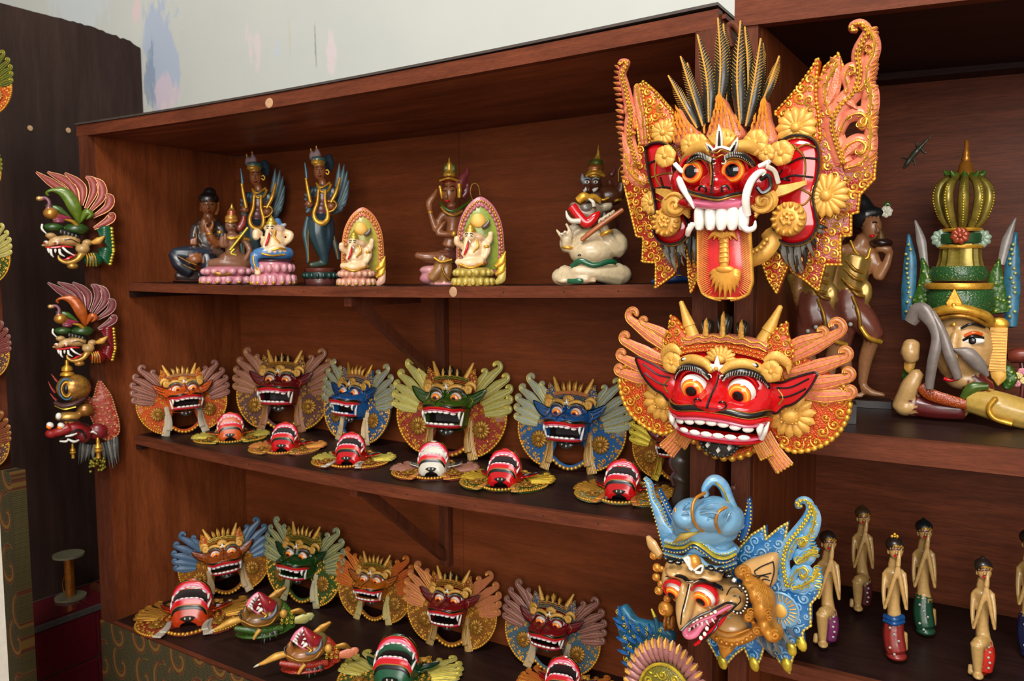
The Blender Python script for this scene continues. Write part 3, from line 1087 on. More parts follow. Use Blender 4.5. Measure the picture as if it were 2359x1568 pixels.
def barong(name, M, label, mo=0.1, deep=1.0, crest='plume', lod=0, group=None, flat=False, fs=0.86, fy=0.10, **kw):
    """winged barong mask, local half-width about 1; lod 0 = large hanging mask"""
    c = dict(BAR_KEYS)
    c.update(kw)
    ear = c['ear'] or c['face']
    variant_white = False
    R = root(name, M, label, 'mask', group)
    S = Snout(mo, deep)
    vk = (mo, deep, lod)
    K = lambda nm, *a: (nm,) + a + vk
    CAV = c['cavity'] or paint('mouth_dark', (30, 8, 8), 0.5, 0, 0.2)
    HEAD = lod > 0

    def P(nm, me, mats, par=None, kind=None):
        o = obj(nm, me, mats, par or R, kind)
        if HEAD and par is None and nm not in ('cheek_plate', 'sunflower', 'feather', 'ribbon', 'collar'):
            o.scale = (fs, fs, fs)
            o.location = (0, fy, 0.01)
        return o
    face = P('face', cached(K('face'), lambda: snout_face(S)), [c['face'], CAV])
    wig = lambda s: 0.012 * math.cos(s * 9.0) - 0.03 * (abs(s) ** 2)

    # lips, gums, teeth
    seg = 8 if lod == 0 else 6
    nn = 44 if lod == 0 else 28
    T = lambda s0, s1, yf, off, w, h: tube(S.line(s0, s1, yf, off, nn), w, h, seg, None if False else (0, 0, 1))

    def band(s0, s1, yf, off, hw, th, n=nn):
        """strip lying on the muzzle: hw along y, th outwards"""
        s = np.linspace(s0, s1, n)
        y = np.array([yf(q) for q in s])
        tp = np.interp(np.linspace(0, 1, n), [0, .06, .94, 1], [.35, 1, 1, .35])
        ring = []
        for a in np.arange(8) / 8 * 2 * PI:
            ring.append(S.at(s, y + hw * tp * math.cos(a), off + th * math.sin(a)))
        V, Q = surf(np.stack(ring, 1), False, True)
        m = (n - 1) * 8
        return V, [Q[:, ::-1], np.array([[0, 1, 2, 3], [0, 3, 4, 7], [4, 5, 6, 7]]), np.array([[m + 3, m + 2, m + 1, m], [m + 7, m + 4, m + 3, m], [m + 7, m + 6, m + 5, m + 4]])]
    low = lambda y: (lambda s: y - mo + 0.55 * abs(s) ** 2 * 0.06)
    upy = lambda y: (lambda s: y + wig(s))
    P('lip_line', cached(K('lip_line'), lambda: [band(-.86, .86, upy(-.135), .012, .026, .014), band(-.8, .8, low(-.395), .010, .018, .013)]), BLACK, face)
    P('lip_edge', cached(K('lip_edge'), lambda: [band(-.87, .87, upy(-.160), .018, .0045, .008), band(-.87, .87, upy(-.112), .016, .0045, .008), band(-.8, .8, low(-.375), .015, .004, .008)]), GOLDD, face)
    P('lip', cached(K('lip'), lambda: [band(-.82, .82, upy(-.19), .018, .024, .018), band(-.76, .76, low(-.355), .016, .018, .02)]), LIP)
    P('gum', cached(K('gum'), lambda: [band(-.72, .72, upy(-.225), .006, .016, .022), band(-.66, .66, low(-.325), .004, .016, .02)]), PINK)

    def tooth_row(y, n, hh, up, smax):
        out = []
        for k in range(n):
            xf = lambda q: math.copysign(2 / PI * math.asin(min(1, abs(q)) ** (1 / S.e)), q)
            xm = math.sin(smax * PI / 2) ** S.e
            s = xf(-xm + 2 * xm * (k + .5) / n)
            yy = (upy(y)(s) if not up else low(y)(s))
            c0 = S.at(s, yy, .006)
            d = S.at(s + .05, yy, 0) - S.at(s - .05, yy, 0)
            w = xm * float(S.Wd(yy)) / n * 1.02
            out.append(ball(c0, (w, hh, .018), 10, 6, (0, math.atan2(-d[2], d[0]), 0)))
        return out
    if lod == 0:
        for nm, y, n, hh, up, sm in (('u', -.252, 7, .026, False, .52), ('l', -.300, 6, .024, True, .48)):
            for k, t in enumerate(tooth_row(y, n, hh, up, sm)):
                P('tooth', cached(K('tooth', nm, k), lambda t=t: [t]), WHITE)
    else:
        P('upper_teeth', cached(K('uteeth'), lambda: tooth_row(-.252, 6, .026, False, .52)), WHITE)
        P('lower_teeth', cached(K('lteeth'), lambda: tooth_row(-.300, 6, .022, True, .48)), WHITE)
    for sg in (1, -1):
        def fang(sg=sg):
            a, b = S.at(.60 * sg, -.225, .01), S.at(.58 * sg, -.30 - .35 * mo, .035)
            return [tube(catmull([a, (a + b) / 2 + [0, 0, .02], b], 8), [.028, .026, .012], None, 8, None)]

        def fang2(sg=sg):
            a, b = S.at(.72 * sg, -.31 - mo, .01), S.at(.74 * sg, -.20 - .2 * mo, .03)
            return [tube(catmull([a, (a + b) / 2 + [.005 * sg, 0, .02], b], 8), [.026, .024, .008], None, 8, None)]
        P('fang', cached(K('fang', sg), fang), WHITE)
        P('fang', cached(K('fang2', sg), fang2), WHITE)
        # eyes
        ec = (0.195 * sg, 0.015, 0.245)
        lk = (-.05 * sg, -.28, 1)
        er = 0.118
        e = P('eye', cached(('eye', sg), lambda: eye_mesh(ec, er, lk)), [WHITE, LIP])
        P('iris', cached(('iris', sg), lambda: eye_mesh(ec, er, lk, 'iris')), [IRIS, IRISY, IRISR], e)
        P('pupil', cached(('pupil', sg), lambda: eye_mesh(ec, er, lk, 'pupil')), [PUPIL, IRISR], e)

        def lid(sg=sg, r=er, z=ec[2], y=ec[1]):
            a = np.linspace(.25, PI - .25, 18)
            Pp = np.c_[ec[0] + r * 1.02 * np.cos(a), y + r * 1.0 * np.sin(a) + .015, z + .05 * np.sin(a) - .01]
            a2 = np.linspace(PI + .3, 2 * PI - .3, 14)
            Pq = np.c_[ec[0] + r * 1.0 * np.cos(a2), y + r * .98 * np.sin(a2) + .005, z + .02 + 0 * a2]
            return [tube(Pp, .014, .03, 6, (0, 0, 1)), tube(Pq, .010, .02, 6, (0, 0, 1))]
        P('eyelid', cached(('lid', sg), lid), c['face'])

        def brow(sg=sg):
            pts = np.array([(.055, .10, .31), (.075, .125, .33), (.12, .158, .34), (.21, .178, .33), (.30, .155, .28), (.36, .10, .22), (.385, .05, .18)]) * [sg, 1, 1]
            q = catmull(pts, 20)
            out = [tube(q, [.012, .024, .030, .026, .012], .022, 8, (0, 0, 1))]
            for k in range(26):
                i = 1 + k * 17 / 25
                p0 = np.array([np.interp(i, range(20), q[:, j]) for j in range(3)])
                out.append(tube([p0 + [0, -.018, .022], p0 + [.006 * sg, .016, .022]], .0022, None, 4, None) + (1,))
            cu = np.array([.055 * sg, .115, .335])
            out.append(tube(np.array([[cu[0] + .020 * math.cos(t) * sg, cu[1] + .02 * math.sin(t), cu[2]] for t in np.linspace(-1.5, 3.4, 12)]), .006, None, 5, None) + (1,))
            return out
        P('eyebrow', cached(('brow', sg, lod), brow), [BLACK, BONE])

        def gbrow(sg=sg):
            pts = np.array([(.04, .16, .31), (.1, .215, .30), (.2, .235, .28), (.3, .21, .24), (.39, .14, .18)]) * [sg, 1, 1]
            q = catmull(pts, 14)
            out = [tube(q, [.028, .04, .044, .04, .02], .03, 8, (0, 0, 1))]
            for x, y in ((.13, .235), (.205, .25), (.285, .23)):
                out.append(ball((x * sg, y, .31 - abs(x) * .15), (.034, .02, .012), 10, 6, (0, 0, -.3 * sg)) + (1,))
                out.append(ball((x * sg, y + .002, .322 - abs(x) * .15), (.022, .012, .008), 8, 5, (0, 0, -.3 * sg)) + (2,))
            return out
        P('brow_ridge', cached(('gbrow', sg, lod), gbrow), [c['brow'], BLACK, BONE])
        P('nostril', cached(K('nostril', sg), lambda sg=sg: [tube(np.array([[sg * .10 + .030 * math.cos(t), -.075 + .028 * math.sin(t), float(S.H(-.075)) + .085 - abs(.03 * math.cos(t)) * .6] for t in np.linspace(0, 6.28, 16)]), .007, None, 5, None)]), BLACK, face)
        # ear
        def earm(sg=sg):
            o2 = catmull([(.37, .10), (.46, .10), (.58, .155), (.735, .205), (.72, .12), (.66, .02), (.58, -.06), (.50, -.10), (.45, -.16), (.40, -.16), (.37, -.08)], 44)
            return mirror([plate(o2, .13, .165, .012, lambda x, y: .10 * (x - .37))]) if sg < 0 else [plate(o2, .13, .165, .012, lambda x, y: .10 * (x - .37))]
        e = P('ear', cached(('ear', sg), earm), ear)

        def earl(sg=sg):
            z = lambda x: .168 + .10 * (x - .37)
            L_ = []
            for pts, w, sl in (([(.39, .09), (.47, .095), (.58, .15), (.735, .205), (.715, .12), (.655, .02), (.575, -.06), (.50, -.095), (.45, -.15), (.40, -.15)], .010, 0),
                               ([(.44, .05), (.55, .07), (.68, .15)], .008, 0), ([(.46, -.02), (.52, -.01), (.60, .03), (.66, .07)], .008, 0), ([(.45, .04), (.49, -.02), (.46, -.08)], .008, 1)):
                q = catmull([(x, y, z(x)) for x, y in pts], 30)
                L_.append(tube(q, w, w, 5, (0, 0, 1)) + (sl,))
            return mirror(L_) if sg < 0 else L_
        P('ear_line', cached(('earl', sg), earl), [BLACK, GOLDD], e)
        # cheek plate with curls and big rosette
        oc = cheek_outline() if lod == 0 else round_outline()
        sf = (.53, -.17) if lod == 0 else (.55, -.36)

        def chk(sg=sg):
            q = [plate(oc, 0.0, .045, .012)]
            return mirror(q) if sg < 0 else q
        pl = P('cheek_plate', cached(('cheek', sg, lod), chk), c['plate'])

        def chs(sg=sg):
            q = scroll_field(oc, .020 if lod == 0 else .026, .046 if lod == 0 else .05, .05, 11, 1100 if lod == 0 else 420, [(*sf, .2)], None, .92, 18 if lod == 0 else 11, .2, 5 if lod == 0 else 4)
            q += edge_beads(oc[14:44], .05, .024, .045, 6 if lod == 0 else 5)
            return mirror(q) if sg < 0 else q
        P('carved_curls', cached(('curls', sg, lod), chs), c['curl'], pl, 'stuff')

        def chr_(sg=sg):
            q = petal_flower(sf, .185 if lod == 0 else .15, 14, .05, .22, .45, 1.0, 6)
            for k in range(5):
                for j in range(5):
                    x, y = sf[0] + (k - 2) * .028, sf[1] + (j - 2) * .028
                    q.append(ball((x, y, .055 + .07), .013, 5, 4))
            return mirror(q) if sg < 0 else q
        P('sunflower', cached(('sunf', sg, lod), chr_), c['rosette'] if lod == 0 else GOLDD)

        def tf(sg=sg):
            q = petal_flower((.405, .185), .085, 6, .22, .3, .24, 1.15, 7, False)
            q.append(tube(catmull([(.34, .26, .2), (.42, .30, .19), (.50, .25, .16), (.52, .17, .14)], 12), [.02, .045, .04, .01], .02, 6, (0, 0, 1)))
            return mirror(q) if sg < 0 else q
        P('temple_flower', cached(('tflower', sg), tf), c['flower'])
        # wing feathers
        tips = [((.40, .30), (.56, .40), (.74, .47), .036), ((.42, .22), (.66, .37), (.86, .50), .062), ((.46, .14), (.70, .22), (.915, .31), .045),
                ((.50, .06), (.74, .10), (.94, .16), .040), ((.54, .0), (.76, .0), (.955, .03), .035)]
        if lod:
            tips = [((.42, .30), (.50, .42), (.58, .53), .04), ((.44, .20), (.62, .44), (.80, .60), .07), ((.48, .12), (.74, .32), (.93, .44), .05),
                    ((.54, .04), (.80, .18), (.99, .27), .045), ((.58, -.04), (.82, .05), (1.0, .11), .04), ((.6, -.12), (.82, -.08), (.99, -.04), .035)]
        for k, (a, b, t, cu) in enumerate(tips):
            def fe(a=a, b=b, t=t, cu=cu, sg=sg):
                q = feather([(*a, .05), (*b, .06), (*t, .06)], (.062 if k else .05) * (1.25 if lod else 1.0), .022, cu, 1, 18 if lod == 0 else 12, True, 8 if lod == 0 else 6)
                return mirror(q) if sg < 0 else q
            P('feather', cached(('feather', k, sg, lod), fe), [c['wing'], c['wing_edge']])
        # leaf horn, gold horn
        def lf(sg=sg):
            o2 = catmull([(.30, .28), (.33, .40), (.40, .50), (.475, .56), (.485, .47), (.53, .36), (.52, .26), (.40, .24)], 30)
            q = [plate(o2, .05, .12, .02)] + [x + (1,) for x in scroll_field(o2, .014, .034, .125, 5, 260, (), None, .9, 14, .22, 5) + edge_beads(o2, .045, .014, .11, 5)]
            return mirror(q) if sg < 0 else q
        P('leaf_horn', cached(('leafhorn', sg), lf), [c['leaf'], c['curl']])

        def hn(sg=sg):
            q = [tube(catmull([(.27, .36, .08), (.315, .46, .07), (.34, .50, .065)], 8), [.060, .05, .045], [.05, .04, .04], 8, (0, 0, 1)),
                 tube(catmull([(.325, .48, .07), (.36, .56, .06), (.41, .68, .05)], 8), [.055, .04, .02], [.045, .035, .02], 8, (0, 0, 1))]
            return mirror(q) if sg < 0 else q
        P('horn', cached(('horn', sg), hn), c['horn'])
        # ribbon with folded end
        def rb(sg=sg, mo=mo):
            q = []
            rb2 = (([(.26, -.16), (.30, -.30), (.40, -.47 - mo * .3), (.50, -.60 - mo * .3)], .085, .06), ([(.20, -.22), (.24, -.34), (.29, -.42), (.36, -.52 - mo * .3)], .06, .10))
            if lod:
                rb2 = (([(.36, -.22), (.35, -.4), (.37, -.62), (.43, -.84)], .085, .05), ([(.34, -.34), (.32, -.46), (.32, -.58), (.35, -.72)], .06, .08))
            for (pts, w, z) in rb2:
                pp = catmull([(x, y, z) for x, y in pts], 16)
                ww = np.linspace(.5, 1.0, 16) * w
                q.append(tube(pp, ww, .018, 6, (0, 0, 1), False))
                tn = np.gradient(pp, axis=0)
                tn /= np.linalg.norm(tn, axis=1)[:, None]
                bn = np.c_[-tn[:, 1], tn[:, 0], 0 * tn[:, 0]]
                for f in (-.8, -.45, -.1, .25, .6, .85):
                    q.append(tube(pp + bn * (ww * f)[:, None] + [0, 0, .016 * math.sqrt(max(.1, 1 - f * f)) + .001], .0055, None, 4, (0, 0, 1)) + (1,))
                for f in (-.75, -.4, 0, .4, .75):
                    q.append(ball(pp[-1] + bn[-1] * ww[-1] * f, .016, 6, 4) + (1,))
            return mirror(q) if sg < 0 else q
        P('ribbon', cached(K('ribbon', sg), rb), [c['ribbon'], c['ribbon_edge']])
    # nose ridge and frown
    def ridge():
        y = np.linspace(.13, -.11, 16)
        z = np.array([S.H(q) for q in y]) + .10 * np.exp(-((y + .03) / .10) ** 2) + .05 * np.exp(-((y - .12) / .1) ** 2) + .004
        return [tube(np.c_[0.012 * np.sin(y * 14), y, z], [.006, .009, .011], None, 6, None)]
    P('nose_ridge', cached(K('ridge'), ridge), BLACK, face)
    # crown arch with bead rows and jewel
    def crown():
        q = []
        x = np.linspace(-.34, .34, 26)
        a = np.c_[x, .40 - .42 * x ** 2, np.full(26, .10)]
        q.append(tube(a, .045, .05, 8, (0, 0, 1)))
        q.append(tube(a + [0, .02, .05] + np.c_[0 * x, .010 * np.sin(x * 50), 0 * x], .008, None, 5, (0, 0, 1)) + (1,))
        q.append(tube(a + [0, -.02, .05] + np.c_[0 * x, .006 * np.sin(x * 50), 0 * x], .006, None, 5, (0, 0, 1)) + (1,))
        for dy, zz in ((-.055, .14), (-.085, .17)):
            q.append(tube(a + [0, dy, zz - .10], .02, .025, 6, (0, 0, 1)) + (2,))
            q += [b + (1,) for b in edge_beads(a + [0, dy, zz - .075], .034, .011, 0, 5, 1.0)]
        return q
    P('crown_arch', cached(('crown', lod), crown), [c['crown'], GOLD, c['plate']])

    def jewel():
        q = []
        for k in range(9):
            a = PI * (k + .5) / 9
            d = np.array([math.cos(a), math.sin(a)])
            q.append(tube(np.array([[d[0] * t * .13, .235 + d[1] * t * .12, .245 - .03 * t] for t in (.2, .5, .8, 1)]), [.012, .024, .024, .008], .014, 6, (0, 0, 1)))
        q.append(ball((0, .25, .25), (.05, .04, .03), 10, 6))
        for dx, dy, L_ in ((0, .10, .10), (-.085, .03, .09), (.085, .03, .09)):
            q.append(tube(np.array([(dx * .1, .185, .31), (dx * .6, .185 + dy * .5, .315), (dx, .185 + dy, .30)]), [.03, .02, .004], .014, 6, (0, 0, 1)) + (1,))
        q.append(ball((0, .185, .33), .018, 8, 6) + (0,))
        return q
    P('forehead_jewel', cached(('jewel',), jewel), [c['brow'], WHITE])
    # crest
    for k, (x, hgt, w) in enumerate(((-.16, .13, .05), (-.02, .19, .06), (.13, .13, .05)) if crest == 'plume' else ((-.17, .15, .04), (-.06, .19, .045), (.06, .19, .045), (.17, .15, .04))):
        if crest == 'plume':
            def pl_(x=x, hgt=hgt, w=w):
                q = [ball((x, .44 + hgt * .35, .08), (w, hgt * .55, .05), 12, 8, (0, 0, -.15 * x)) + (1,)]
                q += [ball((x + d * w * .6, .44 + hgt * .3, .09), (w * .35, hgt * .5, .05), 8, 6, (0, 0, -d * .2)) + (1,) for d in (-1, 1)]
                for j in range(4):
                    q.append(tube(np.array([(x, .42 + hgt * .23 * j, .135), (x, .42 + hgt * .23 * (j + .8), .14), (x, .42 + hgt * .23 * (j + 1.5), .11)]), [.022, .026 - .003 * j, .004], .016, 6, (0, 0, 1)))
                return q
        else:
            def pl_(x=x, hgt=hgt, w=w):
                q = [tube(catmull([(x * .9, .40, .09), (x * 1.05, .42 + hgt * .6, .11), (x * 1.25, .42 + hgt * 1.15, .06)], 12), [w * .7, w, w * .8, .006], [.03, .03, .02, .006], 8, (0, 0, 1))]
                q.append(tube(catmull([(x * .9, .40, .122), (x * 1.05, .42 + hgt * .6, .142), (x * 1.25, .42 + hgt * 1.1, .08)], 12), .008, None, 5, (0, 0, 1)) + (1,))
                return q
        P('crest_plume', cached(('crest', crest, k), pl_), [c['crest'], c['crest2']])
    # beard disc with white lozenges
    def beard():
        yb = S.yb
        a = np.linspace(PI, 2 * PI, 24)
        o2 = np.vstack([np.c_[.16 * np.cos(a), yb + .02 + .13 * np.sin(a)], [(.16, yb + .05), (-.16, yb + .05)]])
        q = [plate(o2, .16, .185, .006, lambda x, y: (y - yb) * -.25)]
        for k in range(13):
            t = PI + PI * (k + .5) / 13
            q.append(ball((.158 * math.cos(t), yb + .02 + .128 * math.sin(t), .175 + .03), (.018, .018, .010), 6, 4))
        for x, y in ((-.09, -.03), (0, -.062), (.09, -.03)):
            q.append(plate([(x, yb + y + .028), (x - .02, yb + y), (x, yb + y - .026), (x + .02, yb + y)], .19, .215, .006) + (1,))
        return q
    def patch():
        yb, H = S.yb, float(S.H(S.yb))
        q = []
        z0 = .70 * H
        for r_, dy, sl in ((1.0, 0, 0), (.74, -.008, 1)):
            a = np.linspace(0, 2 * PI, 20, endpoint=False)
            ring = np.stack([.15 * r_ * np.cos(a) * np.where(np.sin(a) > 0, 1.05, .75), 0 * a, z0 + .22 * H * r_ * np.sin(a)], 1)
            top = ring + [0, yb - .050 + dy, 0]
            bot = ring + [0, yb + .01, 0]
            V = np.vstack([top, bot, [[0, yb - .055 + dy, z0]]])
            j = np.arange(20)
            k = (j + 1) % 20
            q.append((V, [np.stack([j, j + 20, k + 20, k], 1), np.stack([np.full(20, 40), j, k], 1)], sl))
        for x in (-.05, .05):
            q.append(ball((x, yb - .066, z0 + .02), (.018, .012, .03), 8, 6) + (2,))
        return q
    if flat:
        P('beard', cached(K('patch'), patch), [BONE if variant_white else BLACK, BLACKG, BONE])
    elif c['chin']:
        P('beard', cached(K('beard'), beard), [BLACKG, WHITE])
    # collar of gilt buds under the chin
    def collar():
        yb = S.yb if lod == 0 else -.64
        x = np.linspace(-.34, .34, 17)
        q = [tube(np.c_[x, yb - .14 + 1.6 * x ** 2, np.full(17, .03)], .04, .03, 6, (0, 0, 1))]
        q += [b + (1,) for b in edge_beads(np.c_[x, yb - .16 + 1.6 * x ** 2, np.full(17, .05)], .07, .035, 0, 8, 1.0)]
        return q
    P('collar', cached(K('collar'), collar), [c['plate'] if c['collar'] is None else c['collar'], GOLD])
    return R


def px_size(loc, px):
    return px * depth_at(loc) / FPX


# the large red mask hung on the posts: half-width about 284 photo pixels
loc = hit(1695, 886, 1, -0.05)
barong('winged_mask', face_frame(loc + np.array([-0.013, 0, -0.002]), 0.0, 0.03, -0.03, 0.203),
       'large red fanged mask with salmon wings hung between the cabinets', mo=0.045, deep=1.0, lod=0)

# ================================================================== masks on the shelves
def stand(name, px, py, half, Y, zs, yaw, label, group, tilt=-0.16, bottom=0.84, roll=0.0, X=None, **kw):
    """mask leaning on its ribbons on a shelf; px,py = between the eyes of the carving's ground plate"""
    loc = hit(px, py, 1, Y) if X is None else hit(px, py, 0, X)
    az = math.atan2(CAM[0] - loc[0], loc[1] - CAM[1])
    s = 0.93 * px_size(loc, half) / max(0.72, math.cos(az - yaw))
    z = zs + bottom * s * math.cos(tilt)
    loc[2] = z
    return barong(name, face_frame(loc, yaw, tilt, roll, s), label, lod=1, group=group, deep=1.5, **kw)


def lie(name, px, py, half, zs, yaw, label, group, tilt=0.0, **kw):
    """mask lying on its back, chin towards the shop; px,py = middle of the ground plate"""
    loc = hit(px, py, 2, zs)
    s = px_size(loc, half)
    loc[2] = zs + 0.001
    return barong(name, face_frame(loc, yaw, -PI / 2 + tilt, 0.0, s), label, lod=1, group=group, flat=True, deep=1.75, **kw)


z3 = lambda x: Z_S3 + float(sag(x, 0.0218))
z4 = lambda x: Z_S4 + float(sag(x, 0.012))
GM = 'winged masks propped up on the middle shelf'
stand('winged_mask', 418, 905, 108, 0.36, z3(.15), 1.25, 'orange faced winged mask with mauve wings leaning against the cabinet side', GM, face=ORANGE, plate=C_ORANGE, wing=MAUVE,
      wing_edge=C_PURP, leaf=C_ORANGE, ribbon=BUFFG, ribbon_edge=BUFFG, crown=MAUVE, crest='spike', crest2=BLACK, mo=.13, X=.135, tilt=-.2)
stand('winged_mask', 655, 885, 115, 0.46, z3(.45), 0.34, 'dark red faced winged mask with mauve wings on the middle shelf', GM, face=DRED, plate=C_PURP, wing=MAUVE, wing_edge=GOLDD,
      leaf=C_PURP, ribbon=MAUVE, ribbon_edge=GOLDD, crown=C_GOLD, crest='plume', mo=.15)
stand('winged_mask', 826, 925, 92, 0.465, z3(.75), -0.12, 'small blue winged mask with gold horns between the red and green masks', GM, face=BLUE, plate=C_BLUE, wing=PALEB, wing_edge=GOLDY,
      leaf=C_BLUE, ribbon=BUFFG, ribbon_edge=TAN2, crown=MAUVE, crest='spike', crest2=GOLDD, mo=.13, horn=GOLD)
stand('winged_mask', 1042, 935, 140, 0.45, z3(1.15), 0.2, 'green faced winged mask with pale olive wings on the middle shelf', GM, face=GREEN, plate=C_ORED, wing=PALEG, wing_edge=GOLDY,
      leaf=C_ORED, ribbon=TAN2, ribbon_edge=GOLDD, crown=C_GREEN, crest='plume', mo=.16)
stand('winged_mask', 1318, 965, 138, 0.465, z3(1.5), 0.08, 'blue faced winged mask with pale blue wings and buff ribbons', GM, face=BLUE, plate=C_BLUE, wing=PALEB, wing_edge=GOLDY, leaf=C_BLUE,
      ribbon=TAN2, ribbon_edge=GOLDD, crown=C_SALM, crest='spike', crest2=GOLDD, mo=.15)
stand('winged_mask', 1560, 1000, 112, 0.46, z3(1.8), 0.05, 'yellow gold winged mask half hidden behind the large red mask', GM, face=DRED, plate=C_GOLD, wing=GOLDY, wing_edge=GOLDY, leaf=C_GOLD,
      ribbon=GOLDY, ribbon_edge=GOLDD, crown=C_GOLD, mo=.12)

GL = 'masks lying on their backs on the middle shelf'
lie('winged_mask', 532, 1010, 82, z3(.45), 0.86, 'orange mask with green gilt rim lying on its back on the shelf', GL, face=ORANGE, plate=C_GREEN, wing=PALEG, wing_edge=GOLDY, leaf=C_GREEN,
    ribbon=TAN2, ribbon_edge=GOLDY, crown=C_ORED, crest='spike', mo=.12)
lie('winged_mask', 660, 1034, 84, z3(.7), 0.52, 'red mask with salmon wings lying between the orange and pale green winged ones', GL, face=RED, plate=C_SALM, wing=SALMON, wing_edge=GOLD, leaf=C_GOLD,
    ribbon=TAN2, ribbon_edge=GOLD, crown=C_ORED, crest='spike', mo=.13)
lie('winged_mask', 812, 1063, 92, z3(.95), 0.42, 'red mask with pale green wings and buff ribbons lying on its back', GL, face=RED, plate=C_ORED, wing=PALEG, wing_edge=GOLDY, leaf=C_GOLD,
    ribbon=BUFFG, ribbon_edge=BONE, crown=C_ORED, crest='spike', mo=.13)
lie('winged_mask', 1000, 1088, 98, z3(1.2), 0.50, 'white faced mask with mauve wings lying on its back', GL, face=BONE, plate=C_ORED, wing=MAUVE, wing_edge=MAUVE, leaf=C_GOLD,
    ribbon=SALMON, ribbon_edge=GOLD, crown=C_ORED, crest='spike', mo=.12)
lie('winged_mask', 1165, 1112, 106, z3(1.4), 0.30, 'red mask with green and gold rim lying in front of the blue mask', GL, face=RED, plate=C_GREEN, wing=GOLD, wing_edge=GOLDY, leaf=C_GREEN,
    ribbon=TAN2, ribbon_edge=GOLD, crown=C_GREEN, crest='spike', mo=.13)
lie('winged_mask', 1435, 1140, 112, z3(1.7), 0.24, 'red mask with grey green rim lying at the end of the middle shelf', GL, face=RED, plate=carved('grey_green_carving', (140, 146, 104), (206, 186, 110), 110, .25),
    wing=GOLD, wing_edge=GOLDD, leaf=C_GREEN, ribbon=SALMON, ribbon_edge=GOLD, crown=C_ORED, crest='spike', mo=.13)

GB = 'winged masks propped up on the lowest shelf'
stand('winged_mask', 516, 1275, 112, 0.345, z4(.15), 0.92, 'brown orange faced mask with grey blue wings on the lowest shelf', GB, face=BROWNO, plate=C_GOLD, wing=paint('slate_blue_paint', (78, 100, 130), .34, .1, .35, .2), wing_edge=TEAL, leaf=C_ORANGE,
      ribbon=BUFFG, ribbon_edge=TAN2, crown=C_GREEN, crest='spike', crest2=GOLDD, mo=.11, roll=.1)
stand('winged_mask', 703, 1285, 92, 0.45, z4(.45), 0.05, 'green faced mask with grey green wings on the lowest shelf', GB, face=paint('forest_green_paint', (20, 66, 22), .22, 0, .3), plate=C_GREEN, wing=PALEG,
      wing_edge=TEAL, leaf=C_GREEN, ribbon=PALEG, ribbon_edge=BUFFG, crown=C_GREEN, crest='spike', crest2=BLACK, mo=.11)
stand('winged_mask', 866, 1330, 92, 0.47, z4(.75), 0.16, 'orange brown faced mask with green crown band on the lowest shelf', GB, face=paint('amber_paint', (176, 92, 18), .25, 0, .3), plate=C_GOLD, wing=C_ORANGE,
      wing_edge=GOLD, leaf=C_GOLD, ribbon=TAN2, ribbon_edge=PALEG, crown=C_GREEN, crest='spike', crest2=GOLDD, mo=.11)
stand('winged_mask', 1042, 1345, 114, 0.455, z4(1.05), 0.18, 'deep red faced mask with red gold wings on the lowest shelf', GB, face=DRED, plate=C_GOLD, wing=C_SALM, wing_edge=GOLD, leaf=C_ORED, ribbon=TAN2,
      ribbon_edge=GOLDD, crown=C_GOLD, crest='plume', mo=.15)
stand('winged_mask', 1275, 1390, 122, 0.475, z4(1.35), 0.1, 'deep red faced mask with grey blue plates and mauve wings', GB, face=DRED, plate=carved('grey_blue_carving', (70, 104, 122), (200, 176, 96), 110, .26),
      wing=MAUVE, wing_edge=C_PURP, leaf=C_BLUE, ribbon=TAN2, ribbon_edge=BUFFG, crown=C_PURP, crest='plume', crest2=GOLDD, mo=.1, roll=-.05)
GK = 'masks lying on their backs on the lowest shelf'
lie('winged_mask', 446, 1424, 124, z4(.3), 0.72, 'large orange mask with broad gilt rim lying on the lowest shelf', GK, face=paint('burnt_orange_paint', (190, 56, 14), .2, 0, .15), plate=C_ORED, wing=C_GOLD, wing_edge=GOLD, leaf=C_GOLD,
    ribbon=BUFFG, ribbon_edge=BONE, crown=C_ORED, crest='spike', mo=.13)
lie('winged_mask', 918, 1560, 138, z4(1.1), 0.40, 'green mask with pale green wings lying at the front of the lowest shelf', GK, face=DGREEN, plate=C_GREEN, wing=PALEG, wing_edge=GOLDY, leaf=C_GREEN, ribbon=TAN2,
    ribbon_edge=GOLD, crown=C_GOLD, crest='spike', mo=.15)
lie('winged_mask', 1300, 1590, 110, z4(1.45), 0.25, 'gold rimmed red mask lying below the grey blue plated mask', GK, face=RED, plate=C_ORANGE, wing=C_ORANGE, wing_edge=GOLD, leaf=C_ORANGE, ribbon=TAN2,
    ribbon_edge=GOLD, crown=C_ORED, crest='spike', mo=.16)

# ================================================================== big long-tongued mask
C_OREDM = carved('red_gilt_carving_fine', (150, 34, 20), (236, 166, 50), 330, 0.34, depth=.0012)
C_ORANGEM = carved('orange_gilt_carving_fine', (204, 76, 18), (238, 170, 52), 330, 0.32, depth=.0012)
C_SALMM = carved('salmon_gilt_carving_fine', (206, 118, 84), (236, 184, 88), 330, 0.3, depth=.0012)
C_SKYM = carved('sky_gilt_carving_fine', (82, 148, 194), (220, 198, 120), 330, 0.2, depth=.0012)
C_BLUEM = carved('blue_gilt_carving_fine', (24, 88, 150), (214, 190, 90), 330, 0.2, depth=.0012)


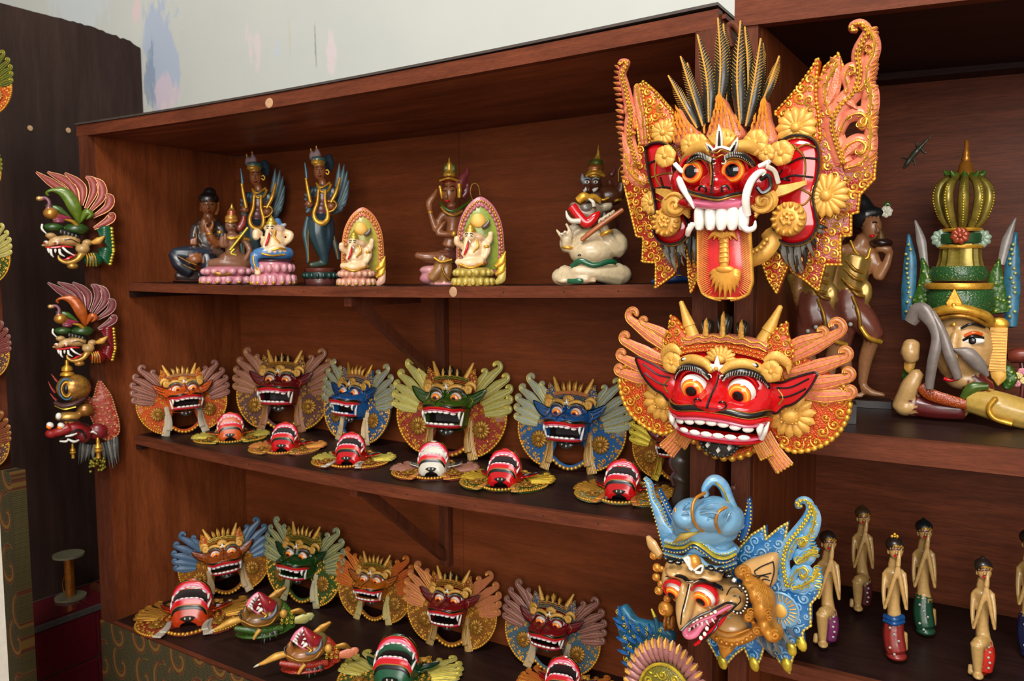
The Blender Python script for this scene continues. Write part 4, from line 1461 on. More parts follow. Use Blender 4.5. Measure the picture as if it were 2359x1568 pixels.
class Ctx:
    """carving tools bound to one traced carving"""

    def __init__(self, R, T, u, body=None, leaf=None, gilt=None):
        self.R, self.T, self.u = R, T, u
        self.body, self.leaf, self.gilt = body or SALMON, leaf or C_SALMM, gilt or GOLD
        self.rs = np.random.RandomState(5)

    def P(self, nm, me, mats, par=None, kind=None):
        return obj(nm, make_mesh(nm, me) if isinstance(me, list) else me, mats, par or self.R, kind)

    def pth(self, pts, z, n=24):
        return catmull(self.T.path(pts, z), n)

    def closed(self, pts, z, n=50):
        return catmull(self.T.path(list(pts) + [pts[0]], z), n)[:-1]

    def points(self, pts, z, n):
        """outline that keeps its corners"""
        p = self.T.path(pts, z)[:, :2]
        out = []
        for a, b in zip(p, np.roll(p, -1, 0)):
            for t in np.linspace(0, 1, n, endpoint=False):
                out.append(a * (1 - t) + b * t)
        return np.array(out)

    def rim(self, pts, n, L, out):
        p = np.array(pts, float)
        s = np.r_[0, np.cumsum(np.linalg.norm(np.diff(p, axis=0), axis=1))]
        return [(np.interp(q, s, p[:, 0]), np.interp(q, s, p[:, 1]), out + self.rs.uniform(-.3, .3), L * self.rs.uniform(.8, 1.25)) for q in np.linspace(0, s[-1], n)]

    def wing(self, nm, spine, scrolls, teeth, inner, ws):
        P, pth, T, u = self.P, self.pth, self.T, self.u
        w = P('wing', [tube(pth(spine, .02, 44), [a * u for a in ws], .0075, 8, (0, 0, 1))], self.body)
        q = []
        for pts, wd in scrolls:
            q.append(tube(pth(pts, .021, 26), [wd * u * .6, wd * u, wd * u * .9, wd * u * .45], .007, 8, (0, 0, 1)))
        P('scroll', q, self.body, w)
        for pts in inner:
            P('leaf', [tube(pth(pts, .024, 12), [4 * u, 30 * u, 24 * u, 3 * u], .006, 6, (0, 0, 1))], self.leaf, w)
        # gilt tracery on the spine
        sp = pth(spine, .030, 60)
        gq = [tube(sp + [0, 0, 0], 4.5 * u, None, 5, (0, 0, 1))]
        gq += edge_beads(sp + [8 * u, 0, 0], .006, .0022, 0, 5, 1.2) + edge_beads(sp - [9 * u, 0, 0], .007, .0024, 0, 5, 1.2)
        for pts, wd in scrolls:
            c = pth(pts, .0295, 26)
            gq.append(tube(c, [wd * u * .10, wd * u * .14, wd * u * .2], .002, 5, (0, 0, 1)))
            gq.append(spiral(c[-1][:2], wd * u * .42, 1.2, 1.0, .2, .029, 1, 14, 5))
            for i in range(2, 24, 4):
                hd = 1 if i % 8 < 4 else -1
                gq.append(spiral(c[i][:2], wd * u * .40, 1.15, i * 1.1, .2, .0285, hd, 14, 5, .8))
                gq.append(ball(c[min(25, i + 2)], (wd * u * .16, wd * u * .09, .0016), 6, 4, (0, 0, i)))
        P('gilding', gq, self.gilt, w, 'stuff')
        # teeth along the rim
        tq, tg = [], []
        for x, y, a, L in teeth:
            c = T(x, y, .02)
            d = np.array([math.cos(a), math.sin(a), 0]) * L * u
            tq.append(tube(np.array([c - d * 1.1, c - d * .3, c + d * .35, c + d * .7]), [L * u * .4, L * u * .55, L * u * .42, L * u * .1], .006, 6, (0, 0, 1)))
            tg.append(tube(np.array([c - d * .8, c - d * .1, c + d * .65]) + [0, 0, .0055], [L * u * .08, L * u * .22, L * u * .06], .002, 5, (0, 0, 1)))
        P('rim_leaf', tq, self.leaf, w, 'stuff')
        P('rim_gilding', tg, self.gilt, w, 'stuff')


def tongue_mask():
    loc = hit(1700, 400, 1, -0.045)
    M = face_frame(loc, 0.0, 0.0, 0.0, 1.0)
    R = root('long_tongued_mask', M, 'huge red mask with lolling tongue and fretwork wings hung from the cabinet top', 'mask')
    T = Trace(M, 1400, 20, 2.24)
    u = 1 / 2.24 * 1.35 / FPX          # metres for one crop pixel at the mask
    k_ = Ctx(R, T, u)
    P, pth, closed, points, wing, rim = k_.P, k_.pth, k_.closed, k_.points, k_.wing, k_.rim
    # --- ground plates: side panels that run down to hanging points
    right = [(1050, 500), (1120, 300), (1190, 235), (1215, 300), (1180, 470), (1200, 640), (1200, 820), (1260, 740), (1385, 765), (1375, 880), (1300, 960), (1290, 1050), (1255, 1060), (1255, 1170), (1200, 1175),
             (1200, 1320), (1120, 1320), (1085, 1455), (1020, 1400), (950, 1355), (905, 1240), (880, 1180), (870, 1000), (900, 700)]
    left = [(330, 520), (250, 430), (180, 385), (150, 400), (140, 500), (165, 700), (80, 880), (110, 1010), (150, 1175), (185, 1180), (180, 1305), (250, 1310), (248, 1440), (340, 1370), (400, 1240), (420, 1150), (400, 800)]
    for nm, o_, sd in (('r', right, 3), ('l', left, 5)):
        oc = points(o_, .02, 4)
        g = P('side_plate', [plate(oc, 0.004, .022, .003)], C_OREDM)
        P('carved_curls', scroll_field(oc, .0028, .0074, .0225, sd, 5200, (), None, .84, 14, .24, 5) + edge_beads(np.vstack([oc, oc[:1]]), .0062, .0026, .021, 6, 1.7), GOLD, g, 'stuff')
    # lower pendant points
    for pts in ([(410, 1240), (480, 1240), (490, 1330), (430, 1465), (418, 1380)], [(790, 1290), (860, 1250), (940, 1300), (900, 1390), (872, 1465), (830, 1400)]):
        oc = points(pts, .03, 6)
        g = P('pendant', [plate(oc, .012, .032, .003)], C_OREDM)
        P('carved_curls', scroll_field(oc, .0028, .0072, .0325, 4, 1200, (), None, .84, 14, .24, 5) + edge_beads(np.vstack([oc, oc[:1]]), .006, .0026, .031, 6), GOLD, g, 'stuff')
    # --- fretwork wings: a spine, scrolls that leave openings, toothed outer edge
    wing('r', [(1220, 800), (1185, 700), (1160, 590), (1200, 500), (1270, 430), (1300, 330), (1290, 230), (1320, 160), (1340, 110), (1305, 75), (1265, 85), (1262, 108), (1285, 112)],
         [([(1190, 660), (1230, 570), (1300, 540), (1335, 570), (1320, 605), (1295, 600)], 34), ([(1200, 800), (1225, 720), (1290, 680), (1330, 705), (1315, 745), (1290, 740)], 34),
          ([(1230, 440), (1240, 400), (1225, 350), (1240, 310), (1270, 300), (1275, 325), (1255, 335)], 26), ([(1300, 250), (1320, 205), (1345, 185), (1368, 205), (1352, 228), (1338, 215)], 20),
          ([(1290, 430), (1330, 380), (1340, 300), (1370, 230), (1375, 160), (1350, 110)], 34), ([(1310, 600), (1350, 520), (1355, 430), (1340, 380)], 42), ([(1225, 825), (1300, 800), (1345, 740), (1355, 650), (1350, 560)], 38),
          ([(1150, 560), (1120, 450), (1135, 370), (1180, 290)], 40)],
         rim([(1368, 110), (1385, 200), (1380, 300), (1365, 400), (1380, 430), (1375, 520), (1375, 640), (1370, 700), (1375, 780)], 30, 26, .5) + rim([(1090, 400), (1130, 330), (1170, 270)], 5, 30, 2.3),
         [[(1185, 480), (1230, 470), (1290, 520)], [(1130, 520), (1175, 390), (1200, 250)], [(1220, 770), (1280, 700), (1340, 680)]], [46, 44, 46, 50, 44, 34, 28, 26, 22, 20, 18, 16, 14])
    wing('l', [(150, 800), (120, 700), (110, 620), (120, 540), (105, 470), (90, 400), (75, 340), (90, 300), (100, 278), (75, 272), (62, 290)],
         [([(130, 720), (105, 690), (110, 650), (140, 640)], 24), ([(140, 620), (120, 560), (100, 520), (115, 490)], 22), ([(160, 860), (130, 830), (140, 800), (170, 800)], 24), ([(200, 900), (150, 880), (110, 830), (95, 760)], 40), ([(190, 700), (180, 560), (160, 470), (150, 400)], 36)],
         rim([(50, 300), (48, 400), (62, 500), (60, 600), (75, 700), (85, 800), (90, 900)], 22, 22, 2.8), [[(120, 800), (100, 720), (80, 640)], [(180, 620), (165, 520), (150, 410)]], [34, 32, 32, 34, 30, 26, 24, 22, 18, 14, 12])
    # --- big leaf wings behind the ears
    for pts, tipside in (([(860, 540), (960, 430), (1050, 310), (1085, 255), (1080, 330), (1075, 450), (1090, 560), (1090, 680), (1000, 640)], 1), ([(355, 560), (280, 470), (215, 400), (178, 380), (185, 450), (200, 560), (225, 680), (330, 640)], -1)):
        oc = closed(pts, .034, 60)[:, :2]
        g = P('leaf_wing', [plate(oc, .01, .036, .004)], C_ORANGEM)
        P('carved_curls', scroll_field(oc, .003, .0085, .0365, 8, 2600, (), None, .86, 16, .24, 5) + edge_beads(np.vstack([oc, oc[:1]]), .0065, .0026, .035, 6), GOLD, g, 'stuff')
    # --- black plumes with gilt barbs
    for k, (a, b, t, w) in enumerate((((470, 620), (400, 500), (322, 350), 34), ((500, 610), (440, 430), (385, 252), 34), ((530, 590), (520, 370), (472, 140), 38), ((580, 500), (590, 280), (577, 55), 40), ((690, 600), (675, 340), (693, 70), 38),
                                       ((720, 610), (760, 400), (797, 160), 36), ((800, 500), (850, 370), (892, 250), 26), ((620, 480), (615, 250), (605, 85), 24), ((735, 480), (730, 280), (715, 100), 24), ((450, 600), (440, 430), (420, 285), 20), ((790, 480), (800, 300), (808, 185), 20))):
        z = .045 if w > 25 else .030
        q = pth([a, b, t], z, 20)
        pl_ = P('plume', [tube(q, [w * u * .55, w * u, w * u * .8, 2 * u], [.008, .009, .006, .002], 8, (0, 0, 1))], BLACKG)
        bar = []
        tn = np.gradient(q, axis=0)
        tn /= np.linalg.norm(tn, axis=1)[:, None]
        for i in np.linspace(1, 18.5, 26):
            c = np.array([np.interp(i, range(20), q[:, j]) for j in range(3)])
            d = np.array([np.interp(i, range(20), tn[:, j]) for j in range(3)])
            n_ = np.array([-d[1], d[0], 0])
            ww = w * u * np.interp(i / 19, [0, .33, .66, 1], [.55, 1, .8, .05])
            for sg in (-1, 1):
                bar.append(tube(np.array([c + [0, 0, .0085], c + n_ * ww * .95 * sg + d * ww * .9 + [0, 0, .003]]), [.0008, .0004], None, 4, None))
        bar.append(tube(q + [0, 0, .0085], .0014, .0012, 5, (0, 0, 1)))
        P('gilt_barbs', bar, GOLDP, pl_, 'stuff')
    P('hanging_hook', [tube(pth([(635, 200), (618, 110), (640, 80), (670, 100), (700, 170), (740, 300), (800, 400)], .012, 24), .006, None, 8, None)], W_EDGEV)
    # --- flame crown leaves
    for pts in ([(500, 660), (530, 590), (560, 520), (582, 450), (620, 520), (670, 580), (695, 660), (600, 700)], [(345, 700), (350, 620), (365, 515), (410, 580), (460, 630), (505, 690), (420, 720)], [(720, 660), (770, 570), (808, 468), (825, 560), (850, 620), (862, 690), (780, 720)]):
        oc = closed(pts, .06, 44)[:, :2]
        g = P('flame_leaf', [plate(oc, .03, .062, .004)], C_SALMM)
        tip = T(*pts[[i for i in range(len(pts)) if pts[i][1] == min(p[1] for p in pts)][0]], .064)
        fl = []
        c0 = np.r_[oc.mean(0), .066]
        for r_ in range(5):
            for k in range(7):
                f = (k - 3) / 3
                base = c0 + np.array([f * .028 * (1 - r_ * .17), -.016 + r_ * .0115, 0])
                d = (tip - base)
                d /= np.linalg.norm(d)
                d = d * .013 + np.array([f * .004, .003, 0])
                if inside(oc, base[0], base[1]):
                    fl.append(tube(catmull([base, base + d * .5 + [f * .001, 0, .002], base + d], 6), [.0016, .0022, .0004], .0014, 5, (0, 0, 1)))
        P('flame_strokes', fl, paint('flame_orange', (240, 150, 44), .4, .25, .3), g, 'stuff')
    # --- head
    FC = T(590, 880, .10)
    face_p = []
    bl = lambda x, y, z, rx, ry, rz: ball(T(x, y, z), (rx * u, ry * u, rz), 16, 12) + ((190, 16, 20),)
    face_p += [bl(590, 860, .050, 215, 150, .045), bl(590, 780, .055, 190, 90, .045), bl(565, 910, .088, 90, 70, .03), bl(545, 938, .115, 72, 34, .018), bl(487, 940, .110, 38, 28, .016), bl(608, 938, .110, 42, 28, .016),
               bl(560, 810, .094, 34, 110, .022), bl(480, 1000, .09, 120, 40, .03), bl(640, 1000, .09, 120, 40, .03), bl(780, 900, .075, 95, 90, .035), bl(390, 900, .07, 60, 80, .03), bl(600, 1060, .05, 170, 110, .03)]
    fm = clay('face', [(a, b, c) for a, b, c in face_p], .0028, 4)
    face = obj('face', fm, paint('mask_scarlet', (168, 12, 18), .15, 0, .12, .05), R)
    # lines on the face
    LN = lambda nm, lst, m, par=face: P(nm, [tube(pth(p_, z, 24), w * u, None, 6, None) for p_, z, w in lst], m, par)
    LN('lip_line', [([(400, 925, .105), (430, 945, .125), (500, 965, .140), (570, 978, .145), (640, 958, .138), (700, 948, .12), (740, 930, .10)], .13, 8), ([(532, 780, .125), (540, 860, .135), (535, 955, .15)], .12, 6)], BLACK)
    LN('lip_edge', [([(400, 937, .106), (430, 957, .128), (500, 977, .143), (570, 988, .148), (640, 970, .141), (700, 958, .124), (740, 942, .104)], .13, 5), ([(528, 790, .127), (534, 850, .137), (530, 910, .147)], .12, 4), ([(525, 735, .118), (560, 745, .125), (590, 728, .122), (625, 745, .118)], .12, 4), ([(525, 760, .118), (560, 768, .126), (590, 755, .124), (625, 765, .118)], .12, 4)], GOLDD)
    [LN('nostril', [g_], BLACK) for g_ in (([(470, 935, .137), (480, 915, .142), (505, 925, .142), (508, 945, .14)], .13, 6), ([(590, 945, .14), (590, 920, .143), (615, 915, .14), (632, 935, .134)], .13, 6))]
    P('gum', [tube(pth([(430, 1000, .11), (500, 1010, .13), (580, 1012, .135), (660, 1008, .125), (700, 1000, .11)], .12, 24), 22 * u, .008, 8, (0, 0, 1))], PINK)
    P('mouth_cavity', [tube(pth([(470, 1150, .075), (560, 1160, .085), (700, 1150, .07)], .07, 14), 40 * u, .015, 8, (0, 0, 1))], paint('mouth_dark', (30, 8, 8), .5, 0, .2))
    # eyes
    for x, y, sg in ((455, 845, -1), (655, 840, 1)):
        c = T(x, y, .085)
        r = 70 * u
        lk = (.12 if sg > 0 else -.05, -.03, 1)
        e = P('eye', eye_mesh(c, r, lk), [LIP, DRED])
        def capm(a0, a1, rr, sl=0, c=c, lk=lk, seg=28):
            q = np.array(Vector((0, 0, 1)).rotation_difference(Vector(lk).normalized()).to_matrix())
            th = np.linspace(a0, a1, 5)
            a = np.arange(seg) / seg * 2 * PI
            A = np.stack([np.sin(th)[:, None] * np.cos(a), np.sin(th)[:, None] * np.sin(a), np.repeat(np.cos(th)[:, None], seg, 1)], -1) * rr
            return surf(A @ q.T + c, False, True) + (sl,)
        P('iris', [capm(.50, .62, r * 1.04, 1), capm(.62, .72, r * 1.045), capm(.72, .84, r * 1.035, 1), capm(.84, .92, r * 1.02, 2)], [IRISY, IRIS, IRISR], e)
        P('pupil', [capm(0, .42, r * 1.06), capm(.42, .5, r * 1.04, 1)], [PUPIL, IRISR], e)
        a = np.linspace(.1, 2.9, 18)
        P('eyelid', [tube(np.c_[c[0] + r * 1.02 * np.cos(a), c[1] + r * 1.04 * np.sin(a), c[2] + r * .35 * np.sin(a) + .004], .0035, .008, 6, (0, 0, 1)),
                     tube(np.c_[c[0] + r * 1.1 * np.cos(a), c[1] + r * 1.14 * np.sin(a), c[2] + r * .2 * np.sin(a)], .003, .006, 6, (0, 0, 1)) + (1,)], [RED, MAUVE])
    for pts in ([(395, 870, .07), (420, 790, .10), (470, 757, .118), (520, 775, .124), (548, 790, .124)], [(590, 785, .124), (640, 755, .12), (700, 762, .11), (750, 800, .095), (775, 830, .08)]):
        q = pth(pts, 0, 22)
        br = [tube(q, [6 * u, 15 * u, 18 * u, 14 * u, 6 * u], .006, 8, (0, 0, 1))]
        tn = np.gradient(q, axis=0)
        for i in np.linspace(2, 19, 22):
            c = np.array([np.interp(i, range(22), q[:, j]) for j in range(3)])
            br.append(tube(np.array([c + [0, -10 * u, .006], c + [2 * u, 12 * u, .006]]), .0005, None, 4, None) + (1,))
        br.append(tube(q + [0, -17 * u, .001], 4 * u, None, 5, None) + (2,))
        P('eyebrow', br, [BLACK, BONE, GOLDD])
    for x, s_ in ((548, -1), (598, 1)):
        c = T(x, 788, .126)
        P('brow_curl', [tube(np.array([[c[0] + s_ * 11 * u * math.cos(t), c[1] + 11 * u * math.sin(t), c[2]] for t in np.linspace(-2.6, 2.2, 12)]), 3.2 * u, None, 5, None)], BONE)
    # gold brow ornament, temple flowers and rosettes
    for pts in ([(390, 800, .06), (430, 740, .085), (500, 715, .10), (530, 750, .11)], [(620, 740, .11), (680, 710, .10), (760, 720, .085), (820, 800, .06)]):
        P('brow_ridge', [tube(pth(pts, 0, 16), [10 * u, 30 * u, 34 * u, 12 * u], .009, 8, (0, 0, 1))], GOLDP)
    fl = lambda nm, x, y, r, n, z, lift=.25, core=.28, m=GOLDP: P(nm, petal_flower(T(x, y, z)[:2], r * u, n, z, lift, core, 1.1, 8), m)
    for x, y, r in ((430, 700, 52), (475, 690, 40), (765, 690, 60), (820, 745, 40)):
        fl('blossom', x, y, r, 7, .085)
    fl('temple_flower', 300, 762, 55, 6, .075)
    fl('temple_flower', 897, 745, 58, 6, .080)
    fl('rosette', 975, 615, 92, 13, .040, .22)
    fl('rosette', 290, 640, 66, 12, .040, .22)
    fl('rosette', 1130, 965, 100, 16, .040, .2, .3)
    fl('rosette', 228, 1000, 60, 12, .034, .2, .3)
    # cheek wings (spiral with streaming plume) and cheek bosses
    for c0, pts in (((800, 990), [(760, 1040), (830, 960), (930, 930), (1025, 898)]), ((345, 1010), [(420, 1040), (350, 985), (300, 955), (255, 940)])):
        q = [spiral(T(*c0, .092)[:2], 60 * u, 1.6, 2.6, .2, .092, 1 if c0[0] > 500 else -1, 30, 7)]
        q.append(ball(T(c0[0], c0[1], .085), (74 * u, 62 * u, .008), 16, 8))
        for k in range(6):
            o_ = (k - 2.5) * 14
            q.append(tube(pth([(x, y + o_ * (1 - i * .24), .090 - .012 * i) for i, (x, y) in enumerate(pts)], .09, 16), [9 * u, 11 * u, 8 * u, 2 * u], .004, 6, (0, 0, 1)))
        P('cheek_plume', q, GOLDP)
    for x, y, r in ((935, 1085, 82), (305, 1100, 76)):
        c = T(x, y, .07)
        q = [ball(c, (r * u, r * u, .012), 24, 10), spiral(c[:2], r * .45 * u, 1.3, 0, .2, .083, 1, 24, 6)]
        for k in range(14):
            a = 2 * PI * k / 14
            q.append(ball((c[0] + r * .8 * u * math.cos(a), c[1] + r * .8 * u * math.sin(a), .078), (r * .2 * u, r * .13 * u, .006), 8, 6, (0, 0, a)))
        for k in range(6):
            a = 2 * PI * k / 6
            q.append(ball((c[0] + r * .3 * u * math.cos(a), c[1] + r * .3 * u * math.sin(a), .083), r * .14 * u, 8, 6))
        P('cheek_boss', q, GOLDP)
    # forehead jewel with white horns
    q = [ball(T(590, 690, .09), (75 * u, 70 * u, .012), 16, 8)] + [tube(pth([(590, 720, .1), (590 + d * 40, 680, .103), (590 + d * 62, 630 + abs(d) * 26, .097)], .1, 10), [10 * u, 18 * u, 6 * u], .004, 6, (0, 0, 1)) for d in (-1.1, -.7, -.3, .3, .7, 1.1)]
    P('forehead_jewel', q, GOLDP)
    q = []
    for a, b, w in (((575, 715), (577, 605), 20), ((535, 735), (515, 700), 15), ((640, 735), (672, 675), 18)):
        q.append(tube(pth([(*a, .108), ((a[0] + b[0]) / 2, (a[1] + b[1]) / 2, .113), (*b, .106)], .11, 10), [w * u, w * u * .9, w * u * .2], .006, 8, (0, 0, 1)))
        q.append(tube(pth([(*a, .116), ((a[0] * .6 + b[0] * .4), (a[1] * .6 + b[1] * .4), .119), (a[0] * .25 + b[0] * .75, a[1] * .25 + b[1] * .75, .116)], .11, 8), [w * u * .4, w * u * .3, w * u * .1], .003, 6, (0, 0, 1)) + (1,))
    q.append(tube(pth([(535, 735, .112), (585, 715, .116), (640, 730, .112)], .11, 10), 9 * u, .005, 6, (0, 0, 1)))
    P('white_horns', q, [WHITE, BLACK])
    # teeth and tusks
    for k in range(5):
        x = 475 + 56 * k
        zc = .128 - .012 * ((k - 2) / 2) ** 2
        P('tooth', [tube(pth([(x, 1024, zc), (x, 1050, zc + .002), (x, 1100, zc + .002), (x, 1136, zc)], 0, 12), [20 * u, 28 * u, 29 * u, 27 * u, 20 * u], .008, 14, (0, 0, 1))], WHITE)
    for pts, w in (([(365, 870, .09), (385, 920, .11), (420, 980, .125), (445, 1030, .125)], 17), ([(720, 1065, .12), (712, 980, .13), (735, 900, .125), (775, 850, .115), (808, 842, .105), (800, 862, .11)], 19),
                   ([(690, 1110, .12), (720, 1140, .128), (755, 1130, .13), (762, 1095, .13)], 15), ([(440, 1110, .12), (420, 1140, .118), (412, 1165, .11), (420, 1110, .11)], 15)):
        P('tusk', [tube(pth(pts, 0, 18), [w * u, w * u * 1.05, w * u * .8, w * u * .3], None, 10, None)], WHITE)
    for pts in ([(345, 800), (385, 840), (410, 830)], [(780, 815), (810, 800), (840, 785), (820, 815)]):
        P('side_tooth', [tube(pth([(x, y, .10) for x, y in pts], .1, 8), [12 * u, 12 * u, 3 * u], .004, 6, (0, 0, 1))], WHITE)
    # tongue
    tw = lerp_fn([(0, 1.0), (.75, 1.05), (.9, .9), (1, .55)])
    n = 40
    t = np.linspace(0, 1, n)
    cx_ = np.linspace(600, 610, n)
    yy = np.linspace(1130, 1502, n)
    zz = .105 + .018 * np.sin(t * 2.2) - .02 * t
    rows = []
    for i in range(n):
        w = 132 * tw(t[i]) * (1 if t[i] < .93 else math.sqrt(max(.0, 1 - ((t[i] - .93) / .075) ** 2)))
        a = np.linspace(-1, 1, 21)
        rows.append([T(cx_[i] + w * q_, yy[i], zz[i] - .010 * q_ * q_ + .004 * (abs(q_) > .9)) for q_ in a])
    top = np.array(rows)
    bot = top[:, ::-1].copy()
    bot[..., 2] -= .008
    V, Q = surf(np.concatenate([top, bot], 1), False, True)
    tg = P('tongue', [(V, Q)], paint('tongue_red', (206, 40, 40), .25, 0, .15, .2))
    P('tongue_edge', [tube(top[:, 0], 9 * u, .004, 6, (0, 0, 1)), tube(top[:, -1], 9 * u, .004, 6, (0, 0, 1)), tube(top[-2], 8 * u, .004, 6, (0, 0, 1))], paint('edge_yellow', (240, 180, 70), .35, .3, .3), tg)
    hr = []
    for i in range(2, 38):
        for side in (0, -1):
            a_, b_ = top[i, side], top[max(0, i - 1), 4 if side == 0 else -5]
            hr.append(tube(np.array([a_ + [0, 0, .003], b_ * .6 + a_ * .4 + [0, .004, .003], b_ + [0, .006, .0015]]), [.0012, .0009, .0003], None, 4, None))
    P('tongue_streaks', hr, paint('streak_yellow', (232, 150, 80), .4, .2, .3), tg, 'stuff')
    zt = lambda y: float(np.interp(y, yy, zz)) + .003
    q = [tube(pth([(600, y, zt(y)) for y in (1180, 1230, 1290, 1330)], 0, 10), [24 * u, 22 * u, 26 * u, 20 * u], .004, 8, (0, 0, 1))]
    q += [tube(pth([(600 - 22, y, zt(y) + .004), (600 + 22, y, zt(y) + .004)], 0, 4), 4 * u, None, 5, None) for y in (1205, 1230, 1255, 1280, 1305)]
    for d in (-1.7, -1.0, -.4, .4, 1.0, 1.7):
        q.append(tube(pth([(595, 1180, zt(1180) + .003), (595 + 26 * d, 1160, zt(1160) + .004), (595 + 44 * d, 1190, zt(1190))], 0, 8), [12 * u, 16 * u, 3 * u], .004, 6, (0, 0, 1)))
    for k in range(11):
        a = -PI / 2 + (k - 5) * .27
        L = 150 - 8 * abs(k - 5)
        q.append(tube(pth([(608, 1350, zt(1350) + .002), (608 + L * .55 * math.cos(a), 1345 - L * .55 * math.sin(a), zt(1400) + .003), (608 + L * .75 * math.cos(a), 1345 - L * math.sin(a), zt(1460))], 0, 8), [10 * u, 17 * u, 2 * u], .0035, 6, (0, 0, 1)))
    q.append(ball(T(605, 1345, zt(1345) + .002), (48 * u, 20 * u, .006), 12, 8))
    P('tongue_ornament', q, paint('ornament_gold', (232, 164, 64), .36, .35, .3), tg)
    # --- ears: big red lobes outlined in black and gold
    for nm, pts, lines in (('r', [(880, 690), (960, 655), (1050, 670), (1088, 730), (1085, 860), (1060, 960), (1072, 1050), (1080, 1120), (1040, 1190), (960, 1215), (890, 1195), (855, 1120), (870, 1000), (860, 850)],
                            [[(955, 700), (1010, 760), (1020, 830), (1010, 890)], [(930, 800), (1000, 770), (1085, 775)], [(960, 730), (1020, 700), (1075, 715)], [(900, 880), (960, 860), (1060, 870)], [(910, 920), (990, 930), (1055, 960)], [(900, 830), (880, 870), (940, 885)], [(950, 1000), (1010, 1010), (1050, 970)]]),
                           ('l', [(195, 720), (230, 695), (290, 695), (330, 740), (350, 850), (380, 960), (400, 1060), (415, 1130), (390, 1190), (330, 1215), (270, 1200), (240, 1150), (255, 1080), (240, 960), (215, 860)],
                            [[(250, 780), (245, 860), (280, 930)], [(205, 800), (260, 780), (300, 800)], [(225, 870), (290, 850), (340, 850)], [(240, 930), (290, 920), (350, 930)], [(250, 980), (300, 1000), (320, 985)], [(270, 870), (300, 960), (330, 1000)]])):
        oc = closed(pts, .05, 64)
        e = P('ear', [plate(oc[:, :2], .024, .050, .006)], paint('ear_red', (186, 14, 20), .12, 0, .1, .04))
        q = [tube(np.vstack([oc, oc[:2]]) + [0, 0, .001], 7 * u, .005, 6, (0, 0, 1)), tube((np.vstack([oc, oc[:2]]) - np.r_[oc[:, :2].mean(0), 0]) * [1.035, 1.03, 1] + np.r_[oc[:, :2].mean(0), -.004], 5 * u, .005, 6, (0, 0, 1)) + (1,)]
        for k, l in enumerate(lines):
            q.append(tube(pth([(x, y, .0515) for x, y in l], 0, 16), 5 * u, None, 6, (0, 0, 1)) + (0 if k % 2 else 1,))
        P('ear_line', q, [BLACK, GOLDD], e)
    # --- grey beard tufts below the ears
    def tuft(pts_top, pts_tip, n, z):
        a, b = pth(pts_top, z, n), pth(pts_tip, z - .006, n)
        for i in range(n):
            m = (a[i] + b[i]) / 2 + np.array([.004 * math.sin(i * 2.3), 0, .006])
            P('hair_lock', [tube(catmull([a[i], m, b[i] + [.002 * math.cos(i * 1.7), 0, 0]], 9), [.0026, .0042, .003, .0006], [.003, .004, .003, .0006], 6, (0, 0, 1))], GREY if i % 3 else BLACKG)
    tuft([(270, 1190), (340, 1210), (420, 1180)], [(330, 1290), (360, 1360), (440, 1240)], 11, .040)
    tuft([(880, 1195), (980, 1210), (1080, 1120)], [(920, 1300), (1000, 1370), (1130, 1130)], 16, .040)
    tuft([(430, 1170), (460, 1180)], [(430, 1330), (470, 1300)], 3, .050)
    # --- gold collar under the chin
    q = [tube(pth([(735, 1290, .05), (800, 1260, .055), (850, 1190, .05), (830, 1150, .045)], 0, 16), 44 * u, .01, 8, (0, 0, 1))]
    q += edge_beads(pth([(738, 1260, .066), (790, 1232, .07), (830, 1180, .066)], 0, 14), .007, .0036, 0, 6, 1.0)
    P('collar', q, GOLDP)
    P('cheek_side', [ball(T(800, 870, .085), (60 * u, 70 * u, .02), 14, 10)] + [tube(pth([(790, 880, .108), (830, 860, .108), (840, 920, .105), (800, 950, .108), (770, 920, .112)], .1, 18), 10 * u, None, 6, None) + (1,)] +
      [tube(pth([(822, 815, .104), (860, 840, .096), (880, 900, .09)], .1, 14), 12 * u, .004, 6, (0, 0, 1)) + (2,)], [RED, BLACK, BONE])
    return R


tongue_mask()

